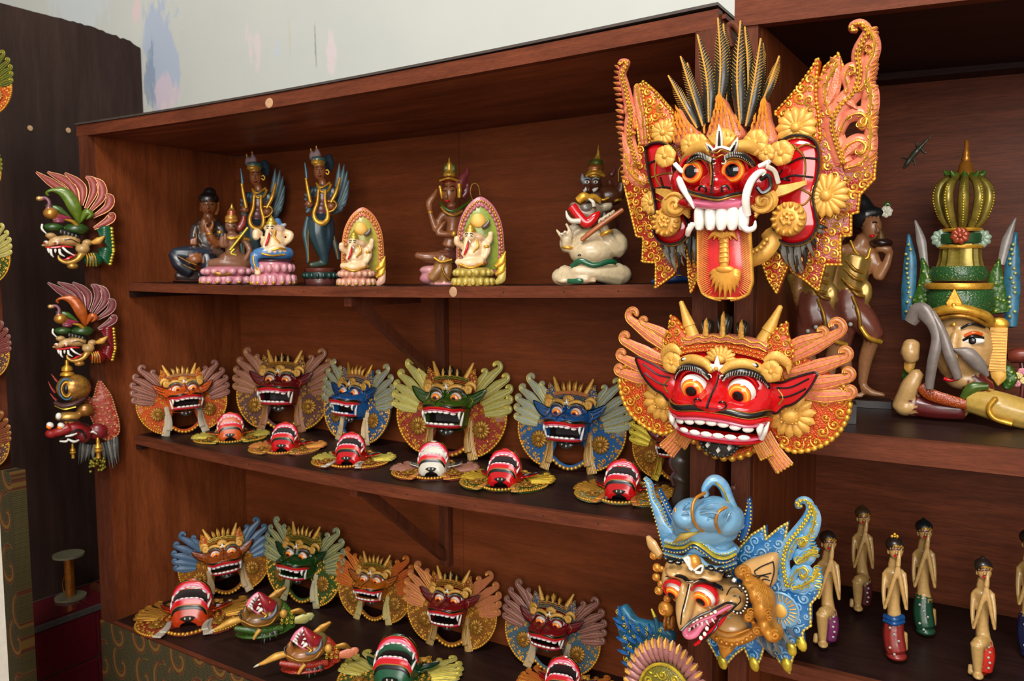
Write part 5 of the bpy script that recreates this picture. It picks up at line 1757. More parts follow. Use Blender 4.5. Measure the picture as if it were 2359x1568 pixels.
# ================================================================== beaked bird mask with blue crown
def bird_mask():
    loc = hit(1690, 1330, 1, -0.045)
    M = face_frame(loc)
    R = root('bird_mask', M, 'tan beaked bird mask with sky blue crown hung on the cabinet post', 'mask')
    K = 3.2135
    T = Trace(M, 1400, 1080, K)
    u = 1 / K * 1.36 / FPX
    C = Ctx(R, T, u, SKY, C_SKYM, GOLDY)
    P, pth, closed, points, wing, rim = C.P, C.pth, C.closed, C.points, C.wing, C.rim
    GB_ = paint('bird_gold', (208, 140, 50), .36, .4, .3, .25)
    # blue carved ground plate with hanging points
    pts = [(960, 600), (1060, 490), (1160, 430), (1170, 520), (1270, 435), (1330, 400), (1300, 600), (1330, 860), (1440, 850), (1580, 850), (1560, 930), (1500, 1000), (1500, 1160), (1440, 1200), (1450, 1325), (1390, 1290), (1370, 1390),
           (1340, 1500), (1270, 1420), (1220, 1330), (1160, 1300), (1130, 1400), (1090, 1485), (1045, 1400), (1010, 1320), (940, 1370), (880, 1440), (845, 1470), (815, 1400), (740, 1270), (900, 1100), (900, 800)]
    oc = points(pts, .022, 4)
    g = P('ground_plate', [plate(oc, .004, .024, .003)], paint('plate_blue', (26, 92, 150), .3, .1, .3, .3, second=(60, 120, 168)))
    P('carved_curls', scroll_field(oc, .003, .0088, .0245, 6, 4200, (), None, .86, 14, .22, 5), SKY, g, 'stuff')
    P('rim_beads', edge_beads(np.vstack([oc, oc[:1]]), .0068, .0028, .022, 6, 1.6), paint('pale_gold', (214, 186, 92), .35, .4, .4), g, 'stuff')
    for x, y in ((1325, 1450), (1085, 1445), (850, 1430), (1435, 1295), (1360, 1330)):
        P('gilt_tip', [ball(T(x, y, .026), (.0085, .013, .005), 10, 6, (0, 0, .3))], GOLDY)
    # fretwork wing
    wing('r', [(1330, 880), (1310, 780), (1300, 680), (1330, 560), (1400, 470), (1460, 390), (1500, 310), (1490, 250), (1450, 228), (1410, 245), (1410, 275), (1435, 270)],
         [([(1340, 660), (1390, 530), (1450, 510), (1470, 545), (1440, 570), (1420, 550)], 40), ([(1345, 860), (1390, 760), (1450, 730), (1480, 765), (1450, 805), (1430, 780)], 42), ([(1430, 560), (1480, 500), (1520, 420), (1530, 330), (1510, 270)], 52),
          ([(1400, 690), (1470, 640), (1540, 610)], 70), ([(1360, 880), (1450, 860), (1530, 800), (1550, 740)], 64)],
         rim([(1525, 280), (1545, 350), (1535, 440), (1515, 530), (1545, 600), (1550, 640)], 16, 26, .2) + rim([(1560, 740), (1570, 800), (1560, 880)], 8, 26, .1), [[(1400, 680), (1470, 620), (1550, 600)]], [50, 50, 46, 44, 42, 38, 34, 32, 28, 24, 20, 16])
    # disc on the plate
    c = T(1280, 1040, .03)
    q = [lathe([(.0001, 0), (.030, 0), (.031, .004), (.029, .006), (.026, .003), (.014, .003), (.013, .007), (.0001, .008)], 32, c)]
    for k in range(22):
        a = 2 * PI * k / 22
        q.append(tube(np.array([[c[0] + .015 * math.cos(a), c[1] + .015 * math.sin(a), c[2] + .004], [c[0] + .026 * math.cos(a), c[1] + .026 * math.sin(a), c[2] + .004]]), .0011, None, 4, None) + (1,))
    q.append(ball((c[0], c[1], c[2] + .007), (.012, .012, .004), 14, 8) + (1,))
    P('sun_disc', q, [SKY, GOLDP])
    # crown -----------------------------------------------------------
    cr = []
    sk, go = (96, 150, 186), (214, 178, 80)
    B = lambda x, y, z, rx, ry, rz, col=sk, gd=0: ball(T(x, y, z), (rx * u, ry * u, rz), 18, 14) + (col, gd)
    cr = [B(720, 420, .060, 250, 150, .05), B(610, 330, .085, 120, 110, .045), B(780, 330, .085, 150, 120, .05), B(900, 380, .07, 100, 110, .04), B(560, 500, .06, 90, 60, .03), B(700, 560, .06, 280, 70, .04)]
    cm = clay('crown_bulb', cr, .0028, 4)
    bulb = obj('crown_bulb', cm, carved('silvery_blue_gilt', (112, 160, 190), (222, 190, 96), 60, .24, depth=.0015), R)
    # rope beads over the bulb
    for pts_, w in (([(500, 290, .115), (510, 350, .122), (550, 420, .12), (600, 450, .11)], 16), ([(720, 175, .11), (650, 220, .128), (625, 300, .137), (640, 390, .132), (700, 460, .115)], 20), ([(880, 280, .12), (820, 320, .132), (800, 400, .13), (830, 470, .112)], 18)):
        pp = pth(pts_, 0, 30)
        q = [tube(pp, w * u * .6, None, 8, None)]
        q += edge_beads(pp, .0062, w * u * .62, 0, 6, .8)
        P('crown_rope', q, GB_, bulb)
    q = []
    for (x0, y0, x1, y1, z) in ((680, 300, 820, 260, .138), (690, 330, 830, 330, .137), (680, 270, 790, 230, .134), (840, 400, 880, 300, .115), (870, 420, 910, 320, .108), (560, 300, 600, 250, .125), (540, 350, 600, 330, .128), (720, 400, 780, 360, .132), (730, 440, 790, 400, .125)):
        q.append(tube(pth([(x0, y0, z - .006), ((x0 + x1) / 2, (y0 + y1) / 2 - 14, z), (x1, y1, z - .006)], 0, 10), [.001, 9 * u, .001], .003, 6, (0, 0, 1)))
    P('crown_petal', q, SKY, bulb, 'stuff')
    P('crown_crest', [tube(pth([(735, 200, .08), (720, 150, .08), (760, 90, .075), (810, 85, .07), (860, 130, .065), (900, 230, .06), (950, 340, .055), (990, 430, .05)], 0, 34), [16 * u, 30 * u, 42 * u, 40 * u, 36 * u, 26 * u], .010, 10, (0, 0, 1)),
                      tube(pth([(800, 100, .088), (850, 150, .082), (890, 240, .075), (940, 350, .068), (985, 440, .06)], 0, 24), 7 * u, None, 6, None) + (1,)], [SKY, GOLDY])
    # crown band: layered scalloped rows above the brow
    for k, (dy, z, w, m) in enumerate(((-30, .098, 20, SKY), (8, .104, 12, GOLDY), (34, .102, 18, DBLUE), (62, .098, 14, SKY), (90, .092, 18, DBLUE))):
        base = [(430, 560), (500, 575), (570, 570), (640, 535), (720, 580), (800, 640), (880, 650), (950, 620)] if k < 3 else [(430, 560), (500, 580), (560, 590), (610, 570), (680, 600), (740, 650), (830, 665), (950, 630)]
        pp = pth([(x, y + dy, z - .022 * ((x - 640) / 320) ** 2) for x, y in base], 0, 40)
        P('crown_band', [tube(pp, w * u, .006, 8, (0, 0, 1))] + ([x + (1,) for x in edge_beads(pp + [0, 0, .006], .0055, .0019, 0, 5, 1.0)] if k != 1 else []), [m, GOLDY])
    P('crown_leaf', [tube(pth([(490, 540, .105), (560, 500, .112), (680, 465, .11)], 0, 12), [6 * u, 30 * u, 4 * u], .005, 8, (0, 0, 1))], paint('leaf_gold', (214, 184, 96), .3, .5, .4))
    # tall jagged spikes
    for pts_, m, z in (([(262, 65), (310, 110), (335, 220), (380, 290), (430, 400), (490, 470), (490, 560), (440, 660), (415, 640), (390, 540), (350, 390), (320, 290), (290, 180)], SKY, .045),
                       ([(370, 150), (420, 240), (470, 340), (525, 440), (480, 480), (440, 380), (400, 260)], BLUE, .035), ([(1042, 215), (1055, 300), (1050, 420), (1010, 520), (965, 530), (990, 420), (1020, 310)], BLUE, .04)):
        oc = closed(pts_, z, 60)[:, :2]
        g = P('crown_spike', [plate(oc, z - .014, z, .003)], m)
        P('spike_teeth', edge_beads(np.vstack([oc, oc[:1]]), .0062, .0022, z - .003, 5, 1.0), paint('pale_gold', (214, 186, 92), .35, .4, .4), g, 'stuff')
    # face --------------------------------------------------------------
    tn = (196, 154, 96)
    f = [B(650, 860, .050, 210, 190, .045, tn), B(640, 740, .070, 220, 90, .045, tn), B(590, 900, .10, 45, 110, .03, tn), B(840, 940, .055, 150, 120, .05, tn), B(950, 960, .06, 95, 100, .04, tn), B(800, 900, .060, 90, 70, .035, tn),
         B(920, 1140, .03, 170, 120, .04, tn), B(470, 800, .06, 60, 120, .03, tn), B(700, 780, .10, 150, 40, .02, tn), B(500, 760, .10, 70, 36, .02, tn)]
    # beak: upper mandible hooked forwards and down
    f.append(limb([T(600, 880, .10), T(575, 990, .125), T(560, 1080, .145), T(548, 1160, .150), T(543, 1200, .145)], [60 * u, 70 * u, 56 * u, 30 * u, 8 * u], 14, 12) + (tn,))
    f.append(limb([T(600, 980, .105), T(680, 1040, .11), T(760, 1060, .10), T(860, 1030, .08)], [50 * u, 44 * u, 36 * u, 20 * u], 12, 10) + (tn,))
    f.append(limb([T(600, 1000, .115), T(640, 1090, .12), T(600, 1140, .13), T(560, 1180, .14)], [50 * u, 40 * u, 26 * u, 10 * u], 12, 10) + (tn,))
    # lower jaw
    f.append(limb([T(900, 1060, .07), T(820, 1140, .085), T(740, 1230, .10), T(650, 1290, .112)], [26 * u, 24 * u, 20 * u, 10 * u], 14, 10) + (tn,))
    fm = clay('face', f, .0026, 4)
    face = obj('face', fm, TAN, R)
    P('mouth', [tube(pth([(600, 1190, .095), (680, 1150, .095), (780, 1090, .085), (880, 1030, .075)], 0, 20), [30 * u, 60 * u, 66 * u, 14 * u], .012, 8, (0, 0, 1))], DRED)
    P('tongue', [tube(pth([(790, 1100, .100), (700, 1150, .118), (640, 1220, .125), (590, 1230, .128), (575, 1190, .128), (610, 1150, .124)], 0, 26), [14 * u, 26 * u, 30 * u, 26 * u, 22 * u, 16 * u], .007, 10, (0, 0, 1))], PINK)
    P('jaw_lip', [tube(pth([(905, 1020, .085), (850, 1110, .10), (780, 1190, .108), (700, 1260, .115), (645, 1300, .118)], 0, 22), [10 * u, 18 * u, 20 * u, 18 * u, 12 * u], .006, 8, (0, 0, 1))], LIP)
    P('upper_lip', [tube(pth([(905, 1015, .098), (840, 1050, .112), (770, 1090, .122), (690, 1120, .130), (600, 1170, .142)], 0, 22), [14 * u, 14 * u, 12 * u, 10 * u, 8 * u], .006, 8, (0, 0, 1))], PINK)
    P('lip_line', [tube(pth([(545, 1195, .158), (600, 1140, .150), (680, 1085, .138), (760, 1050, .13), (830, 1015, .118), (890, 990, .105), (950, 1000, .10)], 0, 30), 9 * u, None, 6, None),
                   tube(pth([(640, 1310, .116), (720, 1260, .12), (800, 1180, .114), (830, 1110, .105), (900, 1060, .10), (950, 1010, .10)], 0, 30), 7 * u, None, 6, None)], BLACK, face)
    P('beak_ridge', [tube(pth([(600, 850, .134), (575, 960, .15), (550, 1060, .165), (540, 1150, .163)], 0, 20), 5 * u, None, 6, None), tube(pth([(612, 850, .132), (588, 960, .148), (563, 1060, .163)], 0, 20), 3 * u, None, 5, None) + (1,)], [BLACK, BONE], face)
    for i, (x, y, L) in enumerate(((610, 1160, 36), (640, 1135, 44), (668, 1120, 50), (700, 1108, 58), (735, 1095, 64), (775, 1075, 66))):
        P('tooth', [tube(pth([(x - 6, y - 6, .133 - .003 * i), (x - 4, y + L * .5, .138 - .003 * i), (x + 2 + (16 if i > 3 else 0), y + L, .136 - .003 * i)], 0, 8), [13 * u, 10 * u, 2 * u], None, 7, None)], WHITE)
    for x, y in ((690, 1250), (718, 1220), (735, 1180), (795, 1055), (600, 1185)):
        P('tooth', [ball(T(x, y, .124), (14 * u, 17 * u, .004), 8, 6, (0, 0, .4))], WHITE)
    # eyes
    for x, y, r, lk, sx in ((512, 885, 78, (-.22, -.5, 1), 1), (728, 925, 88, (-.18, -.45, 1), 1)):
        c = T(x, y, .102)
        e = P('eye', eye_mesh(c, r * u, lk), [WHITE, LIP])
        P('iris', eye_mesh(c, r * u, lk, 'iris'), [IRIS, IRISY, IRISR], e)
        P('pupil', eye_mesh(c, r * u, lk, 'pupil'), [PUPIL, IRISR], e)
        a = np.linspace(-.6, 3.9, 24)
        P('eyelid', [tube(np.c_[c[0] + r * 1.05 * u * np.cos(a), c[1] + r * 1.02 * u * np.sin(a), c[2] + .006 + .010 * np.sin(a)], .003, .006, 6, (0, 0, 1))], LIP)
    for pts_ in ([(440, 790, .098), (500, 785, .112), (560, 800, .122), (600, 830, .128), (640, 825, .128)], [(640, 840, .126), (690, 820, .122), (760, 840, .112), (850, 885, .09)]):
        P('eyebrow', [tube(pth(pts_, 0, 18), [5 * u, 12 * u, 12 * u, 4 * u], .005, 6, (0, 0, 1)), tube(pth(pts_, 0, 18) + [0, .0005, .004], 3 * u, None, 5, None) + (1,)], [BLACK, BONE])
    # brow tufts and white trefoil
    for x, y in ((465, 680), (520, 690), (765, 735), (840, 750), (900, 790)):
        P('brow_gem', [ball(T(x, y, .113), (30 * u, 20 * u, .006), 10, 6, (0, 0, -.3)), tube(pth([(x - 14, y + 4, .120), (x + 14, y, .120)], 0, 4), 2.5 * u, None, 4, None) + (1,)], [BLACK, BONE])
    q = [ball(T(640, 690, .112), (52 * u, 60 * u, .010), 14, 8)]
    q += [tube(pth([(625, 745, .122), (590 - 8, 680, .124), (575, 660, .12), (600, 660, .122), (612, 740, .124)], 0, 16), 11 * u, .004, 6, (0, 0, 1)) + (1,), tube(pth([(640, 750, .122), (690, 715, .12), (705, 730, .118), (690, 765, .12), (648, 760, .123)], 0, 16), 10 * u, .004, 6, (0, 0, 1)) + (1,)]
    P('forehead_jewel', q, [GB_, WHITE])
    P('side_tooth', [tube(pth([(925, 815, .10), (945, 828, .10)], 0, 4), 14 * u, .005, 8, (0, 0, 1))], WHITE)
    # black beaded whisker round the cheek
    pp = pth([(965, 850, .10), (1010, 880, .098), (1035, 950, .095), (1020, 1020, .092), (975, 1060, .09), (920, 1040, .095)], 0, 26)
    P('whisker', [tube(pp, 13 * u, .005, 6, (0, 0, 1))] + [b_ + (1,) for b_ in edge_beads(pp + [4 * u, 0, .004], .006, .0021, 0, 5, 1.0)], [BLACK, BONE])
    for l in ([(880, 930, .106), (910, 880, .106), (960, 875, .102), (995, 910, .1)], [(930, 940, .106), (970, 940, .104), (985, 975, .102), (955, 1010, .1)], [(840, 1098, .082), (880, 1090, .08), (915, 1105, .078)]):
        P('cheek_line', [tube(pth(l, 0, 14), 4.5 * u, None, 5, None)], BLACK, face)
    # ear
    oc = closed([(940, 745), (1010, 700), (1110, 665), (1210, 640), (1245, 680), (1235, 770), (1225, 860), (1180, 875), (1120, 845), (1085, 800), (1000, 790)], .066, 50)
    e = P('ear', [plate(oc[:, :2], .045, .066, .005)], TAN)
    P('ear_line', [tube(pth([(x, y, .067) for x, y in l], 0, 14), 5 * u, None, 5, (0, 0, 1)) for l in ([(1085, 755), (1140, 720), (1225, 685)], [(1085, 760), (1110, 790), (1210, 770)], [(1095, 800), (1110, 810), (1140, 790), (1190, 800)], [(1225, 685), (1232, 760), (1205, 865)], [(1120, 835), (1160, 815), (1200, 825)])], BLACK, e)
    # gold hanging ear drapes
    dr = [B(1000, 760, .072, 60, 50, .018, go), B(1110, 900, .068, 70, 90, .03, go), B(1160, 1000, .068, 80, 130, .032, go), B(1180, 1130, .066, 60, 90, .028, go), B(1230, 1210, .068, 66, 60, .026, go), B(1045, 1080, .07, 40, 50, .018, go), B(1120, 1180, .066, 50, 50, .018, go), B(1070, 850, .07, 70, 50, .02, go)]
    dr = [d[:2] + ((208, 140, 50),) for d in dr]
    d = obj('ear_drape', clay('ear_drape', dr, .0028, 3), GB_, R)
    q = []
    for k in range(8):
        q.append(tube(pth([(1060 + 14 * k, 870 - 4 * k, .092), (1100 + 12 * k, 920 + 6 * k, .102), (1110 + 12 * k, 990 + 8 * k, .102)], 0, 12), 2.4 * u, None, 4, None))
    for x, y, r in ((1005, 750, 26), (1040, 790, 22), (1060, 1060, 22), (1045, 1100, 24), (1190, 1060, 22), (1200, 1100, 20), (1240, 1230, 30), (1105, 1200, 24)):
        q.append(spiral(T(x, y, .094)[:2], r * u * 1.3, 1.3, 1, .24, .094, 1, 16, 6))
    P('drape_carving', q, GB_, d, 'stuff')
    for i, (x, y, r) in enumerate(((340, 640, 34), (380, 640, 30), (365, 730, 36), (400, 740, 26), (360, 800, 34), (395, 850, 30), (378, 900, 36), (415, 870, 26), (440, 960, 30), (430, 1035, 62))):
        P('ear_cluster', [ball(T(x, y, .055), (r * u, r * u, r * u * .8), 12, 8)] + [spiral(T(x, y, .055)[:2], r * u * .62, 1.2, 2, .22, .055 + r * u * .72, 1, 14, 5)], GB_)
    P('left_ear', [tube(pth([(300, 500, .05), (330, 560, .055), (390, 640, .06)], 0, 12), [18 * u, 46 * u, 30 * u], .006, 8, (0, 0, 1))], TAN)
    # gold collar with drop
    q = [tube(pth([(770, 1200, .055), (840, 1250, .06), (940, 1265, .06), (1040, 1230, .055), (1110, 1170, .05)], 0, 26), 46 * u, .010, 10, (0, 0, 1)), tube(pth([(780, 1165, .068), (860, 1210, .072), (950, 1215, .072), (1050, 1180, .066)], 0, 20), 9 * u, .004, 6, (0, 0, 1))]
    q += edge_beads(pth([(790, 1240, .071), (860, 1285, .073), (960, 1295, .072), (1080, 1230, .064)], 0, 24), .008, .0036, 0, 6, 1.1)
    q.append(plate(points([(810, 1290), (930, 1310), (915, 1360), (860, 1410), (830, 1370)], .066, 4), .045, .068, .003))
    P('collar', q, GB_)
    # grey hair under the ear
    a, b = pth([(1000, 1060, .055), (1080, 1160, .05), (1200, 1280, .045), (1330, 1170, .04)], 0, 13), pth([(1130, 1240, .05), (1180, 1330, .045), (1260, 1400, .04), (1420, 1260, .035)], 0, 13)
    for i in range(13):
        P('hair_lock', [tube(catmull([a[i], (a[i] + b[i]) / 2 + [.003 * math.sin(i * 2.1), 0, .005], b[i]], 9), [.003, .0045, .003, .0006], [.003, .004, .003, .0006], 6, (0, 0, 1))], GREY if i % 2 else paint('slate_hair', (70, 84, 100), .4, 0, .4))


bird_mask()


# round pink-rayed carving and the teal carving behind it ------------
def ray_mask():
    loc = hit(1545, 1590, 1, -0.12)
    M = face_frame(loc, 0.0)
    R = root('rayed_mask', M, 'round gilt carving ringed by pink pointed rays below the bird mask', 'mask')
    T = Trace(M, 1400, 1080, 3.2135)
    c = T(455, 1660, 0)
    ro = abs(T(455, 1225, 0)[1] - c[1])
    ax = 0.66
    o2 = np.array([[c[0] + ax * ro * .68 * math.cos(a), c[1] + ro * .58 * math.sin(a)] for a in np.linspace(0, 2 * PI, 48, endpoint=False)])
    obj('disc', [plate(o2, 0, .022, .004)], carved('olive_gilt_carving_fine', (104, 96, 24), (226, 196, 70), 330, .4, depth=.0012), R)
    obj('disc_rim', [tube(np.c_[np.vstack([o2, o2[:2]]), np.full(50, .022)], .0028, None, 6, (0, 0, 1))], GOLDY, R)
    obj('carved_curls', scroll_field(o2 * .96 + c[:2] * .04, .004, .009, .0225, 3, 900, (), None, .9, 16, .22, 5), GOLDY, R, 'stuff')
    pk = paint('dusty_pink', (168, 112, 106), .36, .1, .3, .2)
    for k in range(40):
        a = 2 * PI * k / 40
        d = np.array([math.cos(a), math.sin(a), 0])
        sc = lambda r, z: np.array([c[0] + ax * 1.12 * ro * r * d[0], c[1] + ro * r * d[1], z])
        p = np.array([sc(.58, .012), sc(.72, .016), sc(.88, .018), sc(.97, .014)])
        r_ = obj('ray', [tube(p, [.003, .0058, .0068, .0045], [.003, .005, .006, .004], 8, (0, 0, 1)), tube(np.array([sc(.86, .0225), sc(.96, .022), sc(1.0, .016)]), [.0022, .004, .0008], .003, 6, (0, 0, 1)) + (1,)], [pk, GOLDP], R)


def teal_mask():
    loc = hit(1500, 1545, 1, 0.03)
    M = face_frame(loc, 0.0)
    R = root('teal_wing_mask', M, 'teal winged carving tucked behind the pink rayed one', 'mask')
    K = 3.2135
    T = Trace(M, 1400, 1080, K)
    u = 1 / K * 1.5 / FPX
    C = Ctx(R, T, u, TEAL, C_BLUEM, GOLDY)
    oc = C.closed([(60, 1040), (110, 1020), (150, 1060), (200, 1120), (330, 1150), (420, 1180), (480, 1260), (420, 1500), (330, 1640), (200, 1560), (130, 1400), (90, 1280), (60, 1160)], .02, 60)[:, :2]
    g = C.P('ground_plate', [plate(oc, .002, .02, .004)], TEAL)
    q = []
    for (x, y, L, a) in [(95, 1060, 40, 1.9), (80, 1120, 36, 2.8), (100, 1170, 40, 2.6), (150, 1130, 44, 2.0), (200, 1170, 44, 2.2), (260, 1190, 44, 2.2), (110, 1260, 40, 2.9), (170, 1250, 44, 2.6), (240, 1260, 44, 2.4), (120, 1350, 40, 3.0), (180, 1340, 44, 2.7), (150, 1440, 40, 3.0), (210, 1430, 44, 2.8), (320, 1190, 40, 2.0), (190, 1500, 40, 3.0)]:
        c = T(x, y, .024)
        d = np.array([math.cos(a), math.sin(a), 0]) * L * u * 1.2
        q.append(tube(catmull([c - d, c + [0, 0, .004], c + d], 8), [.002, L * u * .42, .001], .004, 6, (0, 0, 1)))
    C.P('feather_scales', q, C_BLUEM, g, 'stuff')
    C.P('gilt_flecks', scroll_field(oc, .003, .006, .026, 2, 500, (), None, 1.3, 12, .2, 5), GOLDY, g, 'stuff')
    C.P('horn', [tube(C.pth([(375, 1200, .02), (355, 1110, .022), (325, 1035, .02)], 0, 14), [22 * u, 16 * u, 8 * u], None, 8, None), tube(C.pth([(350, 1095, .03), (325, 1035, .028)], 0, 6), [15 * u, 8 * u], None, 8, None) + (1,)], [TEAL, GOLDY])
    for k in range(3):
        C.P('plume', [ball(T(430 + 26 * k, 1140, .02), (18 * u, 60 * u, .01), 10, 8)], C_GOLD)


ray_mask()
teal_mask()

# ================================================================== profile masks on the left upright
def naga_mask(loc, s, label, fan, fan_e, leafm, collar, face_c):
    M = face_frame(loc, 0.92, 0.0, 0.0, s)
    R = root('serpent_mask', M, label, 'mask', 'serpent masks hung beside the cabinet')
    k = .225 / 960            # metres for a crop pixel
    L = lambda x, y, z=0.0: np.array([(x - 570) * k, (780 - y) * k, z])
    pth = lambda pts, n=18: catmull([L(*p) for p in pts], n)
    P = lambda nm, me, m, par=None, kind=None: obj(nm, make_mesh(nm, me), m, par or R, kind)
    sp = [[(570, 470, .02), (380, 330, .02), (95, 112, .03)], [(600, 520, .022), (500, 260, .022), (235, 105, .03)], [(640, 560, .022), (650, 300, .022), (450, 108, .028)], [(690, 600, .02), (800, 360, .02), (790, 210, .022), (710, 150, .024)],
          [(740, 640, .018), (900, 430, .018), (900, 260, .02), (800, 160, .02)], [(770, 720, .016), (960, 580, .016), (1010, 450, .018), (950, 385, .02)], [(780, 880, .014), (950, 780, .014), (1020, 700, .016), (980, 665, .018)]]
    for i, p in enumerate(sp):
        q = pth(p, 20)
        w = [18 * k, 46 * k, 62 * k, 52 * k, 10 * k]
        tn = np.gradient(q, axis=0)
        tn /= np.linalg.norm(tn, axis=1)[:, None]
        nb = np.c_[-tn[:, 1], tn[:, 0], 0 * tn[:, 0]]
        ww = np.interp(np.linspace(0, 1, 20), np.linspace(0, 1, 5), w)
        g = [tube(q, w, .004, 8, (0, 0, 1))]
        for f in (-.95, .95):
            g.append(tube(q + nb * (ww * f)[:, None] + [0, 0, .0015], 5.5 * k, .003, 6, (0, 0, 1)) + (1,))
        P('fan_feather', g, [fan, fan_e])
    # leaves and little bird on the brow
    P('leaf', [tube(pth([(600, 830, .03), (560, 600, .045), (450, 400, .045), (300, 360, .045), (220, 400, .045), (240, 440, .045)]), [20 * k, 90 * k, 80 * k, 26 * k, 20 * k, 14 * k], .006, 8, (0, 0, 1))], leafm)
    P('leaf', [tube(pth([(620, 800, .034), (700, 660, .04), (760, 690, .04), (700, 760, .04)]), [16 * k, 50 * k, 40 * k, 10 * k], .006, 8, (0, 0, 1))], leafm)
    P('leaf', [tube(pth([(500, 730, .05), (380, 640, .055), (300, 600, .055), (200, 580, .05)]), [10 * k, 44 * k, 30 * k, 10 * k], .005, 8, (0, 0, 1))], GREEN)
    bd = [ball(L(270, 690, .062), (100 * k, 84 * k, .02), 14, 10) + ((190, 130, 50), 1), limb([L(240, 640, .065), L(262, 540, .066), L(220, 480, .066), L(170, 490, .066)], [40 * k, 26 * k, 26 * k, 34 * k], 10, 8) + ((120, 70, 84),), ball(L(140, 490, .066), (46 * k, 38 * k, .009), 10, 8) + ((206, 160, 90), 1),
          limb([L(330, 720, .06), L(430, 740, .055), L(520, 750, .05)], [50 * k, 34 * k, 14 * k], 8, 8) + ((140, 40, 70),), ball(L(360, 800, .06), (80 * k, 34 * k, .014), 12, 8) + ((120, 50, 70),)]
    obj('bird_ornament', clay('bird_ornament', bd, .0028, 2), FIG, R)
    # collar fan with scalloped rim
    for a, b, cpt, n in (((830, 900), (1000, 880), (1010, 1180), 7), ((830, 1180), (1010, 1210), (960, 1390), 5)):
        q, e = [], []
        for i in range(n):
            t = i / (n - 1)
            tip = np.array(b) * (1 - t) + np.array(cpt) * t
            q.append(tube(pth([(*a, .018), ((a[0] + tip[0]) / 2, (a[1] + tip[1]) / 2 + 20 * (t - .5), .03), (tip[0], tip[1], .022)], 8), [16 * k, 40 * k, 30 * k], .006, 6, (0, 0, 1)))
            e.append(ball(L(tip[0] + 10, tip[1], .024), (30 * k, 24 * k, .005), 8, 6) + (1,))
        P('neck_ruff', q + e, [collar, GOLDY])
    P('neck_boss', [ball(L(760, 1330, .03), (130 * k, 110 * k, .025), 16, 10)] + [tube(pth([(680 + 30 * j, 1240, .05), (700 + 34 * j, 1320, .058), (680 + 40 * j, 1420, .045)]), 10 * k, None, 5, None) + (1,) for j in range(4)], [collar, GOLD])
    tn = face_c
    f = [ball(L(470, 1060, .05), (150 * k, 90 * k, .03), 16, 12) + (tn,), limb([L(480, 1060, .06), L(330, 1070, .068), L(230, 1120, .07), L(140, 1135, .068)], [70 * k, 62 * k, 40 * k, 12 * k], 12, 10) + (tn,), ball(L(260, 1000, .07), (70 * k, 44 * k, .016), 12, 8) + (tn,),
         ball(L(640, 1180, .05), (96 * k, 70 * k, .022), 14, 10) + (tn,), ball(L(700, 1090, .045), (70 * k, 50 * k, .018), 12, 8) + (tn,), limb([L(640, 1230, .05), L(560, 1330, .055), L(440, 1370, .06), L(350, 1330, .062), L(335, 1270, .062)], [50 * k, 44 * k, 34 * k, 26 * k, 16 * k], 14, 10) + ((206, 160, 70), 1),
         ball(L(500, 1420, .045), (80 * k, 50 * k, .02), 12, 8) + ((196, 150, 70), 1), ball(L(560, 900, .04), (170 * k, 90 * k, .03), 14, 10) + ((40, 70, 24),), ball(L(290, 880, .06), (130 * k, 60 * k, .02), 14, 8) + ((40, 76, 24),)]
    face = obj('face', clay('face', f, .0026, 2), FIG, R)
    P('gum', [tube(pth([(200, 1165, .078), (300, 1165, .082), (420, 1150, .08), (520, 1160, .072)]), [10 * k, 16 * k, 18 * k, 8 * k], .006, 6, (0, 0, 1))], LIP)
    P('tongue', [tube(pth([(390, 1340, .075), (480, 1310, .078), (560, 1260, .07)]), [6 * k, 20 * k, 16 * k], .005, 6, (0, 0, 1))], LIP)
    for p, w in (([(230, 1180, .085), (240, 1240, .087)], 18), ([(265, 1190, .086), (270, 1260, .09), (295, 1300, .088)], 16), ([(320, 1190, .087), (318, 1240, .088)], 16), ([(370, 1190, .087), (380, 1250, .09), (430, 1290, .088)], 18), ([(410, 1165, .085), (470, 1225, .09), (550, 1275, .085)], 16)):
        P('tusk', [tube(pth(p, 10), [w * k, w * k, w * k * .4], None, 8, None)], WHITE)
    P('nose_tusk', [tube(pth([(165, 845, .075), (165, 910, .08), (215, 975, .08)], 12), [14 * k, 16 * k, 8 * k], None, 8, None)], WHITE)
    for x in (205, 335):
        e = P('eye', [ball(L(x, 1100, .078), (34 * k, 32 * k, .010), 12, 8)], WHITE)
        P('iris', [ball(L(x - 8, 1103, .083), (22 * k, 22 * k, .007), 12, 8)], IRIS, e)
        P('pupil', [ball(L(x - 14, 1105, .0875), (11 * k, 12 * k, .004), 10, 6)], PUPIL, e)
    q = [tube(pth([(380, 930, .075), (480, 960, .07), (600, 1010, .06)], 14), 34 * k, .006, 8, (0, 0, 1))]
    q += [ball(L(395 + 45 * j, 945 + 14 * j, .082 - .003 * j), (14 * k, 26 * k, .004), 8, 6) + (1,) for j in range(5)]
    P('brow_beads', q, [BLACK, GREY])
    P('ear', [tube(pth([(770, 1090, .05), (850, 1060, .056), (925, 1000, .05)], 12), [30 * k, 50 * k, 14 * k], .008, 8, (0, 0, 1))], GOLDP)
    P('brow_line', [tube(pth([(430, 1060, .085), (520, 1050, .08), (600, 1100, .07)], 12), 6 * k, None, 5, None)], BLACK)
    P('brow_scroll', [tube(pth([(440, 775, .06), (540, 800, .06), (600, 880, .055), (630, 940, .05)], 14), [14 * k, 26 * k, 34 * k, 26 * k], .008, 8, (0, 0, 1))], GOLD)
    return R


